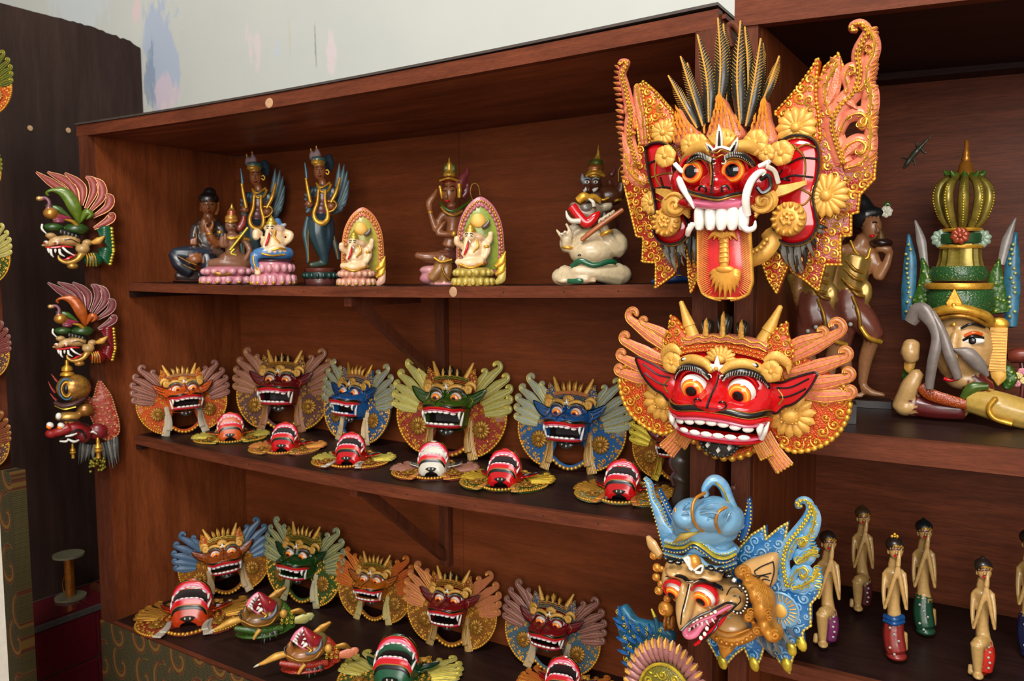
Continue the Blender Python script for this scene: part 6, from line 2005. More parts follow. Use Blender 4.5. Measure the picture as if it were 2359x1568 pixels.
FANR = paint('fan_red', (150, 62, 50), .34, .1, .35, .2)
FANE = paint('fan_gilt', (222, 160, 110), .32, .4, .3, .2)
naga_mask(hit(180, 510, 1, -0.035), 0.87, 'serpent mask with rust red feather fan and green collar', FANR, FANE, paint('leaf_green', (92, 116, 26), .25, .1, .35), DGREEN, (186, 148, 92))
naga_mask(hit(194, 744, 1, -0.035), 0.77, 'serpent mask with plum feather fan and red collar', paint('fan_plum', (112, 46, 50), .34, .1, .3, .2), paint('fan_mauve', (196, 160, 150), .32, .3, .3, .2), paint('leaf_orange', (176, 84, 22), .25, .2, .35), DRED, (186, 148, 92))


def king_mask():
    M = face_frame(hit(194, 962, 1, -0.035), 0.92, 0.0, 0.0, 0.86)
    R = root('crowned_mask', M, 'red faced profile mask with gold dome crown and ear pendants', 'mask')
    k = .232 / 860
    L = lambda x, y, z=0.0: np.array([(x - 480) * k, (780 - y) * k, z])
    pth = lambda pts, n=18: catmull([L(*p) for p in pts], n)
    P = lambda nm, me, m, par=None, kind=None: obj(nm, make_mesh(nm, me), m, par or R, kind)
    P('crown_finial', [lathe([(.0005, 190 * k), (20 * k, 180 * k), (22 * k, 120 * k), (60 * k, 90 * k), (66 * k, 50 * k), (40 * k, 40 * k), (80 * k, 15 * k), (84 * k, -10 * k), (60 * k, -20 * k)][::-1], 20, L(340, 185, .05), axis='y')], GOLD)
    dome = P('crown_dome', [ball(L(400, 360, .045), (200 * k, 172 * k, .045), 24, 16)], paint('dome_gold', (188, 140, 56), .3, .5, .5, .3, second=(120, 70, 40)))
    a = np.linspace(0, 2 * PI, 26)
    P('crown_window', [ball(L(340, 360, .083), (34 * k, 66 * k, .008), 14, 8)] + [tube(np.array([L(340 + 52 * math.cos(t), 360 + 90 * math.sin(t), .086) for t in a]), 9 * k, None, 6, None) + (1,)] + [tube(np.array([L(340 + 84 * math.cos(t), 360 + 130 * math.sin(t), .080) for t in a]), 11 * k, None, 6, None) + (2,)], [BLACK, GOLD, TEAL], dome)
    P('crown_band', [tube(pth([(200, 540, .06), (290, 570, .075), (420, 550, .075), (520, 500, .055)]), [26 * k, 34 * k, 34 * k, 26 * k], .012, 8, (0, 0, 1)), tube(pth([(190, 570, .06), (300, 610, .078), (430, 590, .076)]), 10 * k, None, 6, None) + (1,)], [paint('crown_plum', (84, 52, 50), .35, .1, .3), GOLDY])
    for p in ([(210, 280, .03), (180, 230, .03), (150, 180, .03)], [(180, 420, .03), (140, 350, .03), (112, 270, .03)], [(190, 520, .03), (160, 480, .03), (125, 425, .03)]):
        P('crown_spike', [tube(pth(p, 10), [14 * k, 12 * k, 4 * k], .004, 6, (0, 0, 1))], C_OREDM)
    o2 = catmull([L(*p)[:2] for p in ((520, 480), (600, 520), (660, 340), (700, 310), (760, 400), (820, 520), (860, 700), (890, 850), (880, 1000), (760, 1080), (640, 1000), (580, 800), (520, 640), (520, 480))], 60)[:-1]
    g = P('side_wing', [plate(o2, .004, .02, .004)], C_OREDM)
    P('gilt_buds', scroll_field(o2, .003, .0065, .021, 3, 900, (), None, 1.0, 12, .24, 5) + edge_beads(np.vstack([o2, o2[:1]]), .009, .0038, .018, 6), paint('copper_gilt', (196, 130, 86), .3, .4, .4), g, 'stuff')
    f = [ball(L(360, 880, .05), (180 * k, 110 * k, .035), 16, 12) + ((140, 28, 30),), ball(L(150, 910, .075), (80 * k, 62 * k, .016), 14, 10) + ((150, 30, 30),), limb([L(330, 860, .07), L(230, 890, .08), L(130, 915, .078)], [80 * k, 60 * k, 40 * k], 10, 10) + ((150, 30, 30),), ball(L(480, 960, .045), (110 * k, 120 * k, .03), 14, 10) + ((120, 24, 28),),
         ball(L(640, 950, .03), (120 * k, 110 * k, .02), 14, 10) + ((116, 22, 28),), ball(L(330, 720, .06), (150 * k, 70 * k, .025), 14, 10) + ((200, 150, 70), 1), ball(L(520, 650, .05), (100 * k, 90 * k, .02), 12, 8) + ((150, 100, 40), 1)]
    obj('face', clay('face', f, .0028, 2), FIG, R)
    P('lip_line', [tube(pth([(240, 990, .085), (330, 940, .092), (430, 880, .088), (500, 920, .08), (520, 1000, .07)]), 16 * k, .006, 6, (0, 0, 1))], BLACK)
    for p, w in (([(310, 945, .097), (380, 935, .097), (435, 920, .09)], 16), ([(240, 1005, .09), (310, 1010, .094), (340, 985, .094)], 16), ([(330, 980, .096), (400, 1020, .094), (450, 1010, .086)], 18), ([(575, 945, .055), (600, 930, .06), (640, 965, .055)], 16)):
        P('tusk', [tube(pth(p, 10), [w * k * .6, w * k, w * k * .6], None, 8, None)], WHITE)
    for x, y in ((135, 800), (255, 815)):
        e = P('eye', [ball(L(x + 8, y - 6, .088), (44 * k, 36 * k, .010), 12, 8, (0, 0, -.6))], WHITE)
        P('iris', [ball(L(x - 6, y + 18, .092), (34 * k, 22 * k, .008), 12, 8, (0, 0, -.7))], IRIS, e)
    P('brow_line', [tube(pth([(250, 750, .085), (360, 745, .088), (470, 780, .08), (560, 850, .065)]), 14 * k, .006, 6, (0, 0, 1))], BLACK)
    P('white_crest', [ball(L(240, 690, .085), (36 * k, 44 * k, .008), 10, 8)], WHITE)
    for x, y, s_ in ((360, 1060, .8), (650, 1010, 1.1)):
        pr = [(.0004, 0), (.0035, .004), (.0055, .014), (.0045, .020), (.009, .026), (.012, .032), (.009, .037), (.013, .042), (.010, .047), (.006, .050), (.006, .058), (.007, .066), (.003, .068)]
        P('ear_pendant', [lathe([(r * s_, -z * s_) for r, z in pr], 16, L(x, y, .055), axis='y')], GOLD)
    a_, b_ = pth([(440, 1080, .03), (560, 1120, .03), (720, 1100, .025), (860, 1040, .02)], 13), pth([(400, 1370, .022), (520, 1330, .02), (760, 1460, .018), (870, 1380, .015)], 13)
    for i in range(13):
        P('hair_lock', [tube(catmull([a_[i], (a_[i] + b_[i]) / 2 + [.003 * math.sin(i), 0, .005], b_[i]], 8), [.004, .006, .004, .0008], .003, 6, (0, 0, 1))], GREY if i % 2 else paint('dark_slate_hair', (56, 62, 62), .4, 0, .4))
    rs2 = np.random.RandomState(2)
    P('gilt_cluster', [ball(L(620 + rs2.uniform(-90, 110), 1340 + rs2.uniform(-50, 120), .03 + rs2.uniform(0, .012)), 20 * k, 7, 5) for _ in range(34)], paint('olive_gilt', (150, 140, 44), .3, .4, .4), None, 'stuff')


king_mask()

# masks on the upright at the far left, only their edges in the picture
GE = 'masks on the batik wrapped upright'
for (py, half, lab, kw) in ((190, 92, 'green and orange gilt mask, topmost on the batik wrapped upright', dict(face=DGREEN, plate=C_ORANGE, wing=C_GREEN, wing_edge=GOLDY, leaf=C_GREEN, ribbon=DRED)),
                            (390, 62, 'olive gilt mask second from the top on the batik wrapped upright', dict(face=GREEN, plate=C_GREEN, wing=C_GREEN, wing_edge=GOLDY, leaf=C_GREEN, ribbon=TEAL)),
                            (580, 88, 'pale green mask with gold drops on the batik wrapped upright', dict(face=DGREEN, plate=C_GREEN, wing=PALEG, wing_edge=GOLDY, leaf=C_GREEN, ribbon=GOLD)),
                            (800, 86, 'plum winged mask with buff ribbons on the batik wrapped upright', dict(face=DRED, plate=C_PURP, wing=MARO, wing_edge=MAUVE, leaf=C_PURP, ribbon=BUFFG)),
                            (1005, 86, 'dark blue mask with buff ribbons, lowest on the batik wrapped upright', dict(face=DBLUE, plate=C_PURP, wing=MARO, wing_edge=GOLD, leaf=C_GOLD, ribbon=TAN2))):
    l = hit(-46, py, 1, -0.28)
    s_ = px_size(l, half) / 1.0
    barong('winged_mask', face_frame(l, 0.35, 0.0, 0.0, s_), lab, lod=1, group=GE, mo=.12, deep=1.2, **kw)

# ================================================================== figurines on the upper shelf
class Fig:
    """one carved figurine; positions are read off a photo crop, z counts crop pixels towards the viewer"""

    def __init__(self, name, label, cat_, base_px, Y, zs, x0, y0, k, group=None, voxel=None, yaw=None):
        loc = hit(base_px[0], base_px[1], 1, Y)
        az = math.atan2(CAM[0] - loc[0], loc[1] - CAM[1]) if yaw is None else yaw
        M0 = face_frame(loc, az)
        self.T = Trace(M0, x0, y0, k)
        self.u = depth_at(loc) / FPX / k
        loc = np.array(loc)
        loc[2] = zs + 0.0005
        self.R = root(name, face_frame(loc, az), label, cat_, group)
        self.pc = []
        self.voxel = voxel or 0.0030

    def p(self, x, y, z=0):
        return self.T(x, y, z * self.u)

    def b(self, x, y, z, rx, ry, rz, col, g=0, rot=None, seg=14, ring=10):
        self.pc.append(ball(self.p(x, y, z), (rx * self.u, ry * self.u, rz * self.u), seg, ring, rot) + (col, g))

    def l(self, pts, rad, col, g=0, n=12, seg=10):
        self.pc.append(tube(catmull([self.p(*q) for q in pts], n), [r * self.u for r in (rad if hasattr(rad, '__len__') else [rad])] * (1 if hasattr(rad, '__len__') else 2), None, seg, None) + (col, g))

    def body(self, name='body', smooth=2):
        o = obj(name, clay(name, self.pc, self.voxel, smooth), FIG, self.R)
        self.pc = []
        return o

    def tube(self, nm, pts, rad, m, par=None, n=16, seg=8, flat=None):
        q = catmull([self.p(*a) for a in pts], n)
        r = np.array(rad if hasattr(rad, '__len__') else [rad, rad], float) * self.u
        return obj(nm, [tube(q, r, None if flat is None else flat * self.u, seg, None if flat is None else (0, 0, 1))], m, par or self.R)

    def ball(self, nm, x, y, z, rx, ry, rz, m, par=None, rot=None):
        return obj(nm, [ball(self.p(x, y, z), (rx * self.u, ry * self.u, rz * self.u), 12, 8, rot)], m, par or self.R)

    def lotus(self, nm, x, y_top, y_bot, r, cols, n=16, petals=True):
        """round base with ringed petals, its foot exactly at the shelf"""
        u = self.u
        c = self.p(x, y_bot, 0)
        h = (y_bot - y_top) * u
        c[1] = 0
        prof = [(.0005, 0), (r * u * .96, 0), (r * u, h * .1), (r * u * .97, h * .4), (r * u * .82, h * .5), (r * u * .92, h * .62), (r * u * .95, h * .86), (r * u * .85, h), (.0005, h)]
        b = obj(nm, [lathe(prof, 32, c, axis='y')], cols[0], self.R)
        if petals:
            q = []
            for row, (yy, rr, sz) in enumerate(((.22, .99, .24), (.72, .93, .2))):
                for i in range(n):
                    a = 2 * PI * (i + row * .5) / n
                    q.append(ball(c + np.array([r * u * rr * math.cos(a), h * yy, r * u * rr * math.sin(a)]), (r * u * .16, h * sz, r * u * .16), 8, 6))
            obj('lotus_petals', q, cols[1], b, 'stuff')
            e = []
            for i in range(n):
                a = 2 * PI * i / n
                e.append(ball(c + np.array([r * u * 1.06 * math.cos(a), h * .10, r * u * 1.06 * math.sin(a)]), (r * u * .10, h * .10, r * u * .10), 6, 5))
            obj('petal_tips', e, GOLD, b, 'stuff')
        return b


zs2 = lambda px: Z_SHELF + float(sag(hit(px, 650, 1, 0.25)[0], 0.0104))
BRN, DBR, BEI, GLD, NAV, BLK = (150, 88, 50), (74, 46, 34), (232, 198, 154), (214, 164, 60), (36, 46, 60), (20, 18, 18)
GF = 'painted figurines on the upper shelf'
A6 = (370, 320, 4.125)
PINKP = paint('lotus_pink', (200, 124, 138), .35, 0, .25, .15)
PALEP = paint('lotus_pale_pink', (214, 152, 158), .35, 0, .2, .15)

# dark seated buddha
f = Fig('seated_figurine', 'dark robed seated figurine with topknot nearest the cabinet side', 'figurine', (440, 649), 0.24, zs2(440), *A6, GF)
for a in (((455, 620, 30), (78, 100, 75), (128, 74, 38)), ((455, 560, 10), (96, 60, 90), BLK), ((465, 505, 5), (62, 52, 60), BLK), ((450, 575, 45), (84, 26, 50), BLK)):
    f.b(*a[0], *a[1], a[2])
f.l([(455, 700, 20), (455, 760, 10)], [46, 60], (118, 66, 34))
f.l([(545, 600, 10), (540, 660, 14), (530, 715, 14)], [18, 20, 14], (150, 84, 40))
f.l([(385, 600, 20), (380, 680, 20)], [14, 12], (120, 66, 34))
f.b(460, 830, 0, 140, 95, 80, (46, 38, 36))
f.b(450, 960, 10, 130, 150, 90, (58, 46, 40))
f.b(420, 820, 70, 44, 80, 30, (124, 74, 40))
f.l([(570, 830, 10), (590, 930, 30), (540, 1000, 70)], [62, 60, 54], (48, 40, 38))
f.l([(545, 1000, 75), (490, 940, 105), (460, 880, 115)], [40, 34, 28], (140, 78, 38))
f.l([(345, 830, 10), (320, 930, 40), (340, 1000, 80)], [54, 50, 44], (52, 42, 38))
f.l([(470, 870, 118), (495, 810, 120), (490, 765, 118)], [20, 14, 9], (150, 86, 42))
f.l([(450, 870, 120), (425, 820, 124), (450, 785, 124)], [16, 12, 9], (150, 86, 42))
f.b(455, 860, 118, 34, 30, 22, (150, 86, 42))
for k in range(4):
    f.l([(330, 975, 105), (290 + 16 * k, 950 - 6 * k, 120), (285 + 18 * k, 1000, 125)], [16, 11, 8], (132, 74, 36), 0, 8, 7)
f.l([(440, 1090, 10), (300, 1090, 60), (160, 1080, 80), (110, 1070, 70)], [110, 90, 60, 40], NAV)
f.l([(110, 1075, 75), (180, 1180, 90), (290, 1260, 90)], [44, 70, 60], (30, 32, 42))
f.l([(440, 1100, 60), (460, 1200, 80), (440, 1300, 70)], [70, 80, 70], (30, 32, 42))
f.l([(470, 1050, 40), (560, 1080, 20), (570, 1150, 0)], [60, 50, 40], (96, 70, 56))
f.b(330, 1140, 130, 60, 44, 36, (140, 84, 44))
f.l([(150, 1290, 50), (300, 1310, 60), (430, 1310, 40)], [40, 50, 44], (52, 34, 28))
f.b(290, 1290, 20, 150, 55, 90, (40, 32, 32))
f.body(smooth=1)
o = f.tube('base_slab', [(120, 1340, 30), (280, 1345, 30), (430, 1340, 30)], [14, 16, 14], paint('base_brown', (84, 44, 28), .4, 0, .3), flat=70)
for p_ in ([(330, 850, 75), (350, 960, 95), (400, 1040, 100)], [(520, 840, 80), (480, 900, 100)], [(180, 1150, 145), (240, 1200, 150), (330, 1240, 150)], [(170, 1110, 135), (260, 1160, 148), (340, 1190, 150)]):
    f.tube('robe_fold', p_, 5, GOLDD)
f.ball('arm_band', 565, 880, 70, 26, 20, 14, GOLD)
f.ball('wrist_band', 465, 895, 128, 30, 12, 20, GOLD)
for x in (425, 480):
    f.tube('eyebrow', [(x - 26, 592, 98), (x, 584, 108), (x + 24, 594, 98)], 4, BLACK)
    f.tube('eyelid', [(x - 20, 612, 98), (x, 618, 106), (x + 20, 612, 98)], 3.5, BLACK)
f.tube('nose', [(450, 600, 104), (448, 640, 122), (450, 650, 112)], [8, 16, 14], paint('bronze_skin', (132, 76, 38), .3, 0, .2))
f.tube('mouth', [(430, 682, 104), (450, 686, 110), (472, 680, 104)], 6, DRED)

# deity on pink lotus
f = Fig('seated_figurine', 'bare chested brown figurine seated on a pink lotus base', 'figurine', (526, 652), 0.19, zs2(526), *A6, GF)
SK = (126, 84, 60)
f.lotus('lotus_base', 645, 1215, 1375, 232, [PINKP, PALEP])
f.l([(470, 1180, 60), (600, 1170, 110), (760, 1190, 100), (830, 1180, 40)], [44, 52, 56, 50], SK)
f.l([(820, 1160, 40), (720, 1140, 90), (600, 1120, 110)], [60, 52, 40], SK)
f.b(690, 1130, 20, 130, 70, 90, SK)
f.l([(690, 1110, 40), (685, 1010, 40), (680, 920, 35)], [74, 66, 86], SK)
f.l([(680, 890, 30), (672, 840, 30)], [34, 34], SK)
f.b(668, 820, 36, 54, 66, 56, SK)
f.b(672, 750, 30, 60, 40, 60, (196, 140, 60), 1)
f.b(676, 700, 30, 46, 44, 48, (160, 84, 50), 1)
f.l([(676, 690, 30), (677, 650, 30), (677, 605, 30)], [34, 18, 6], GLD, 1)
f.l([(770, 930, 30), (830, 1010, 40), (850, 1070, 60)], [38, 30, 28], SK)
f.l([(850, 1060, 60), (820, 1120, 90), (790, 1165, 110)], [28, 24, 24], SK)
f.l([(600, 930, 40), (585, 1000, 70), (640, 1000, 105)], [36, 30, 24], SK)
f.l([(620, 1000, 100), (615, 940, 120), (612, 890, 120)], [26, 20, 12], SK)
f.l([(740, 860, 10), (780, 800, 0), (795, 720, -5)], [34, 36, 16], (140, 56, 46))
f.body()
f.tube('flute', [(660, 1050, 120), (740, 950, 130), (828, 838, 120)], 13, GOLDY)
f.tube('sash', [(700, 1040, 110), (670, 1080, 116), (720, 1100, 116)], 12, GOLDY)
f.tube('necklace', [(610, 905, 90), (660, 940, 122), (720, 930, 118), (770, 905, 80)], 13, GOLD)
f.tube('arm_band', [(785, 945, 70), (815, 945, 66), (840, 955, 50)], 16, GOLD)
f.tube('crown_rim', [(620, 775, 60), (668, 785, 96), (725, 770, 60)], 11, GOLD)
f.tube('foot_ornament', [(480, 1255, 175), (560, 1275, 200), (690, 1270, 200)], [20, 26, 18], GOLDD)
for x in (650, 690):
    f.tube('eyelid', [(x - 14, 818, 84), (x, 823, 90), (x + 14, 818, 84)], 3.5, BLACK)
f.tube('mouth', [(655, 850, 84), (669, 854, 90), (684, 850, 84)], 4.5, DRED)


# winged standing guardians
def guardian(label, base_px, Y, dx, dy, tilt):
    f = Fig('winged_guardian', label, 'figurine', base_px, Y, zs2(base_px[0]), 370 + dx, 320 + dy, 4.125, GF)
    T1, T2 = (40, 62, 74), (52, 84, 92)
    f.b(1512, 305, 20, 56, 88, 60, BRN)
    f.b(1545, 260, -30, 70, 80, 60, (26, 34, 40))
    f.b(1600, 230, -40, 50, 90, 40, (40, 62, 74))
    f.l([(1530, 380, 5), (1545, 430, 0)], [34, 38], BRN)
    f.b(1490, 225, 20, 62, 30, 60, GLD, 1)
    f.b(1500, 190, 10, 80, 24, 70, (60, 96, 96))
    f.l([(1442, 190, 10), (1440, 140, 10), (1430, 105, 10)], [30, 26, 6], (150, 128, 130))
    f.l([(1492, 180, 20), (1492, 130, 20), (1480, 80, 20)], [34, 30, 6], (160, 136, 138))
    f.b(1550, 500, 0, 100, 80, 55, T2)
    f.b(1545, 560, 5, 78, 100, 50, (110, 54, 50))
    f.b(1530, 660, 5, 70, 70, 48, (120, 70, 72))
    f.l([(1450, 470, 0), (1420, 540, 20), (1415, 600, 60)], [40, 32, 28], T1)
    f.l([(1640, 470, 0), (1655, 550, 20), (1630, 610, 60)], [44, 34, 30], T1)
    f.b(1412, 615, 70, 38, 38, 34, BRN)
    f.b(1622, 635, 70, 40, 40, 34, BRN)
    f.b(1520, 760, 0, 120, 60, 70, T1)
    f.l([(1500, 780, 0), (1500, 900, 10), (1530, 1020, 20), (1555, 1120, 20), (1560, 1190, 10)], [110, 100, 74, 48, 34], (44, 66, 72))
    f.l([(1570, 780, -10), (1590, 900, 0), (1580, 1000, 10), (1560, 1100, 20)], [80, 70, 50, 40], (38, 56, 66))
    f.l([(1540, 1180, 10), (1480, 1190, 40), (1420, 1195, 60)], [30, 28, 20], (64, 84, 70))
    f.body()
    for i, (tx, ty, bx, by) in enumerate(((1700, 225, 1640, 600), (1745, 240, 1650, 640), (1775, 300, 1660, 660), (1790, 390, 1660, 680), (1785, 480, 1655, 690), (1770, 570, 1640, 690), (1740, 640, 1620, 690), (1690, 690, 1610, 680))):
        f.tube('wing_feather', [(bx, by, -30), ((bx + tx) / 2 + 16, (by + ty) / 2, -34), (tx, ty, -30)], [14, 30, 26, 5], paint('slate_feather', (82, 108, 116), .4, .1, .35), flat=9)
    for i, (tx, ty) in enumerate(((1366, 520), (1362, 570), (1366, 620), (1376, 660), (1400, 700))):
        f.tube('wing_feather', [(1450, 580 + 10 * i, -30), (1400, 540 + 36 * i, -34), (tx, ty, -30)], [14, 22, 18, 4], paint('slate_feather', (82, 108, 116), .4, .1, .35), flat=8)
    f.tube('scarf', [(1500, 480, 74), (1490, 600, 84), (1458, 700, 92), (1475, 770, 98), (1530, 800, 104), (1580, 770, 98), (1590, 700, 92), (1565, 600, 84), (1565, 480, 74)], [12, 15, 18, 22, 26, 22, 18, 15, 12], GOLD, None, 40, 8, 10)
    f.tube('dagger_hilt', [(1425, 600, 100), (1400, 480, 105), (1382, 370, 100)], [18, 17, 13], GOLD)
    f.tube('dagger_blade', [(1390, 380, 100), (1382, 300, 100), (1370, 225, 98)], [13, 11, 5], paint('steel_teal', (66, 104, 116), .3, .3, .3), flat=5)
    f.tube('dagger_hilt', [(1620, 600, 100), (1670, 500, 100), (1705, 365, 90)], [18, 20, 12], GOLD)
    f.tube('hand_ring', [(1590, 590, 100), (1650, 590, 105), (1672, 630, 100), (1640, 675, 100), (1600, 690, 96)], 10, GOLD)
    f.tube('necklace', [(1490, 440, 40), (1530, 500, 66), (1590, 490, 60), (1620, 430, 40)], 14, GOLD)
    f.tube('necklace', [(1480, 420, 40), (1530, 460, 64), (1610, 410, 44)], 10, GOLD)
    f.tube('earring', [(1570, 300, 40), (1585, 292, 44), (1600, 312, 44), (1588, 335, 44), (1570, 320, 42)], 8, GOLD)
    f.ball('crown_tip', 1428, 100, 10, 7, 18, 7, GOLD)
    f.ball('crown_tip', 1480, 76, 20, 7, 18, 7, GOLD)
    f.tube('hanging_sash', [(1400, 740, 20), (1375, 900, 30), (1395, 1040, 30), (1400, 1175, 30)], [20, 26, 20, 12], paint('sash_teal', (52, 82, 84), .35, .1, .4), flat=9)
    f.tube('hanging_sash', [(1610, 760, 10), (1630, 900, 10), (1665, 1020, 10), (1690, 1140, 10)], [18, 24, 22, 14], paint('sash_teal', (52, 82, 84), .35, .1, .4), flat=9)
    f.tube('sash_edge', [(1412, 780, 34), (1402, 920, 40), (1408, 1160, 40)], 5, GOLDD)
    f.tube('sash_edge', [(1618, 790, 22), (1650, 930, 24), (1685, 1130, 24)], 5, GOLDD)
    for x in (1490, 1530):
        f.tube('eyebrow', [(x - 16, 268, 70), (x, 262, 78), (x + 16, 270, 70)], 4, BLACK)
        f.tube('eyelid', [(x - 12, 284, 72), (x, 288, 78), (x + 12, 284, 72)], 3.5, BLACK)
    f.tube('nose', [(1508, 285, 78), (1505, 318, 92), (1508, 325, 84)], [5, 10, 9], paint('warm_skin', (134, 78, 44), .3, 0, .2))
    f.tube('mouth', [(1494, 348, 76), (1508, 352, 82), (1524, 347, 76)], 6, DRED)
    for y0_, y1_, r_, m in ((1225, 1262, 150, paint('base_brick', (110, 52, 40), .4, .1, .35)), (1262, 1322, 158, paint('base_spruce', (32, 52, 46), .4, 0, .3)), (1322, 1392, 152, paint('base_brick2', (92, 44, 38), .4, 0, .35))):
        c = f.p(1520, y1_, 0)
        h = (y1_ - y0_) * f.u
        if y1_ > 1380:
            h += c[1]
            c[1] = 0
        obj('base_tier', [lathe([(.0005, 0), (r_ * f.u * .97, 0), (r_ * f.u, h * .2), (r_ * f.u, h * .85), (r_ * f.u * .95, h), (.0005, h)], 12, c, axis='y')], m, f.R)
    q = []
    c = f.p(1520, 1322, 0)
    for i in range(18):
        a = 2 * PI * i / 18
        q.append(ball(c + np.array([158 * f.u * math.cos(a), 26 * f.u, 158 * f.u * math.sin(a)]), (20 * f.u, 28 * f.u, 16 * f.u), 7, 5))
    obj('base_leaves', q, paint('leaf_spruce', (30, 66, 60), .35, 0, .3), f.R, 'stuff')


guardian('winged guardian figurine standing behind the small blue elephant god', (594, 655), 0.40, -618 / 4.125 + 2, 66 / 4.125, 0)
guardian('winged guardian figurine standing alone on a tiered base', (738, 655), 0.30, 0, 0, 0)


def elephant_face(f, x, y, s, skin, trunk, ear, crown=(214, 170, 60), red=(150, 30, 30)):
    """elephant head turned to the left, trunk curling down"""
    f.b(x, y, 60, 56 * s, 54 * s, 50 * s, skin)
    f.l([(x - 20 * s, y + 10 * s, 95), (x - 34 * s, y + 70 * s, 112), (x - 44 * s, y + 120 * s, 116), (x - 66 * s, y + 160 * s, 116), (x - 40 * s, y + 182 * s, 118)], [30 * s, 26 * s, 22 * s, 18 * s, 14 * s], skin)
    f.l([(x + 40 * s, y - 10 * s, 40), (x + 100 * s, y + 6 * s, 34), (x + 140 * s, y + 10 * s, 20)], [34 * s, 40 * s, 14 * s], ear)
    f.b(x - 50 * s, y - 10 * s, 40, 22 * s, 30 * s, 14 * s, ear)
    f.b(x + 6 * s, y - 62 * s, 50, 52 * s, 26 * s, 46 * s, crown, 1)
    f.b(x + 8 * s, y - 92 * s, 48, 34 * s, 30 * s, 32 * s, crown, 1)
    f.l([(x + 8 * s, y - 110 * s, 48), (x + 8 * s, y - 150 * s, 46)], [16 * s, 5 * s], crown, 1)


def elephant_marks(f, x, y, s):
    f.tube('trunk_mark', [(x - 14 * s, y + 34 * s, 130), (x - 24 * s, y + 90 * s, 138), (x - 40 * s, y + 140 * s, 136), (x - 54 * s, y + 166 * s, 132)], [6 * s, 12 * s, 11 * s, 6 * s], RED, flat=8)
    for dx in (-30, 14):
        f.tube('eye', [(x + (dx - 10) * s, y - 6 * s, 104), (x + dx * s, y - 12 * s, 110), (x + (dx + 10) * s, y - 6 * s, 104)], 4 * s, BLACK)
        f.tube('eyebrow', [(x + (dx - 14) * s, y - 26 * s, 100), (x + dx * s, y - 34 * s, 106), (x + (dx + 16) * s, y - 26 * s, 100)], 4 * s, BLACK)
    f.tube('tusk', [(x - 4 * s, y + 36 * s, 116), (x + 8 * s, y + 52 * s, 130)], [9 * s, 4 * s], WHITE)


# small elephant god in blue
f = Fig('elephant_god_figurine', 'small elephant god figurine in blue cloth on a pink lotus drum', 'figurine', (630, 654), 0.15, zs2(630), *A6, GF)
f.lotus('lotus_base', 1075, 1165, 1385, 192, [PINKP, PALEP])
f.ball('base_rim', 1075, 1150, 0, 196, 24, 190, paint('dark_maroon', (62, 26, 30), .3, 0, .3))
BL = (70, 118, 168)
f.b(1070, 975, 30, 122, 80, 95, BEI)
f.b(1090, 900, 10, 90, 70, 66, BEI)
f.l([(900, 1090, 70), (1000, 1070, 100), (1150, 1080, 80), (1220, 1080, 20)], [50, 60, 58, 60], BL)
f.b(1070, 1090, 10, 180, 50, 130, BL)
f.l([(900, 1090, 80), (890, 1160, 110), (915, 1220, 120)], [46, 42, 36], BL)
f.l([(930, 1230, 125), (920, 1280, 140)], [32, 30], BEI)
f.l([(1170, 1040, 90), (1100, 1030, 120), (1010, 1050, 120)], [30, 34, 26], BEI)
elephant_face(f, 1045, 850, .95, BEI, BEI, (206, 172, 140))
f.l([(1180, 880, 10), (1235, 900, 20), (1220, 950, 40), (1170, 985, 60)], [34, 34, 30, 26], BEI)
f.l([(1130, 880, 0), (1150, 830, 10), (1190, 800, 20)], [30, 26, 16], (150, 150, 156))
f.l([(950, 900, 20), (912, 880, 50), (905, 940, 70)], [34, 40, 30], BEI)
f.b(1110, 790, 0, 40, 50, 40, BL)
f.body()
elephant_marks(f, 1045, 850, .95)
for p_ in ([(1060, 1050, 150), (1130, 1030, 150), (1190, 1040, 120)], [(960, 1080, 165), (1060, 1100, 165), (1180, 1090, 130)], [(880, 1100, 130), (890, 1180, 150), (925, 1240, 150)]):
    f.tube('gilt_hem', p_, 10, GOLD)
f.tube('chest_chain', [(1090, 860, 90), (1080, 920, 116), (1130, 980, 116)], 10, GOLD)


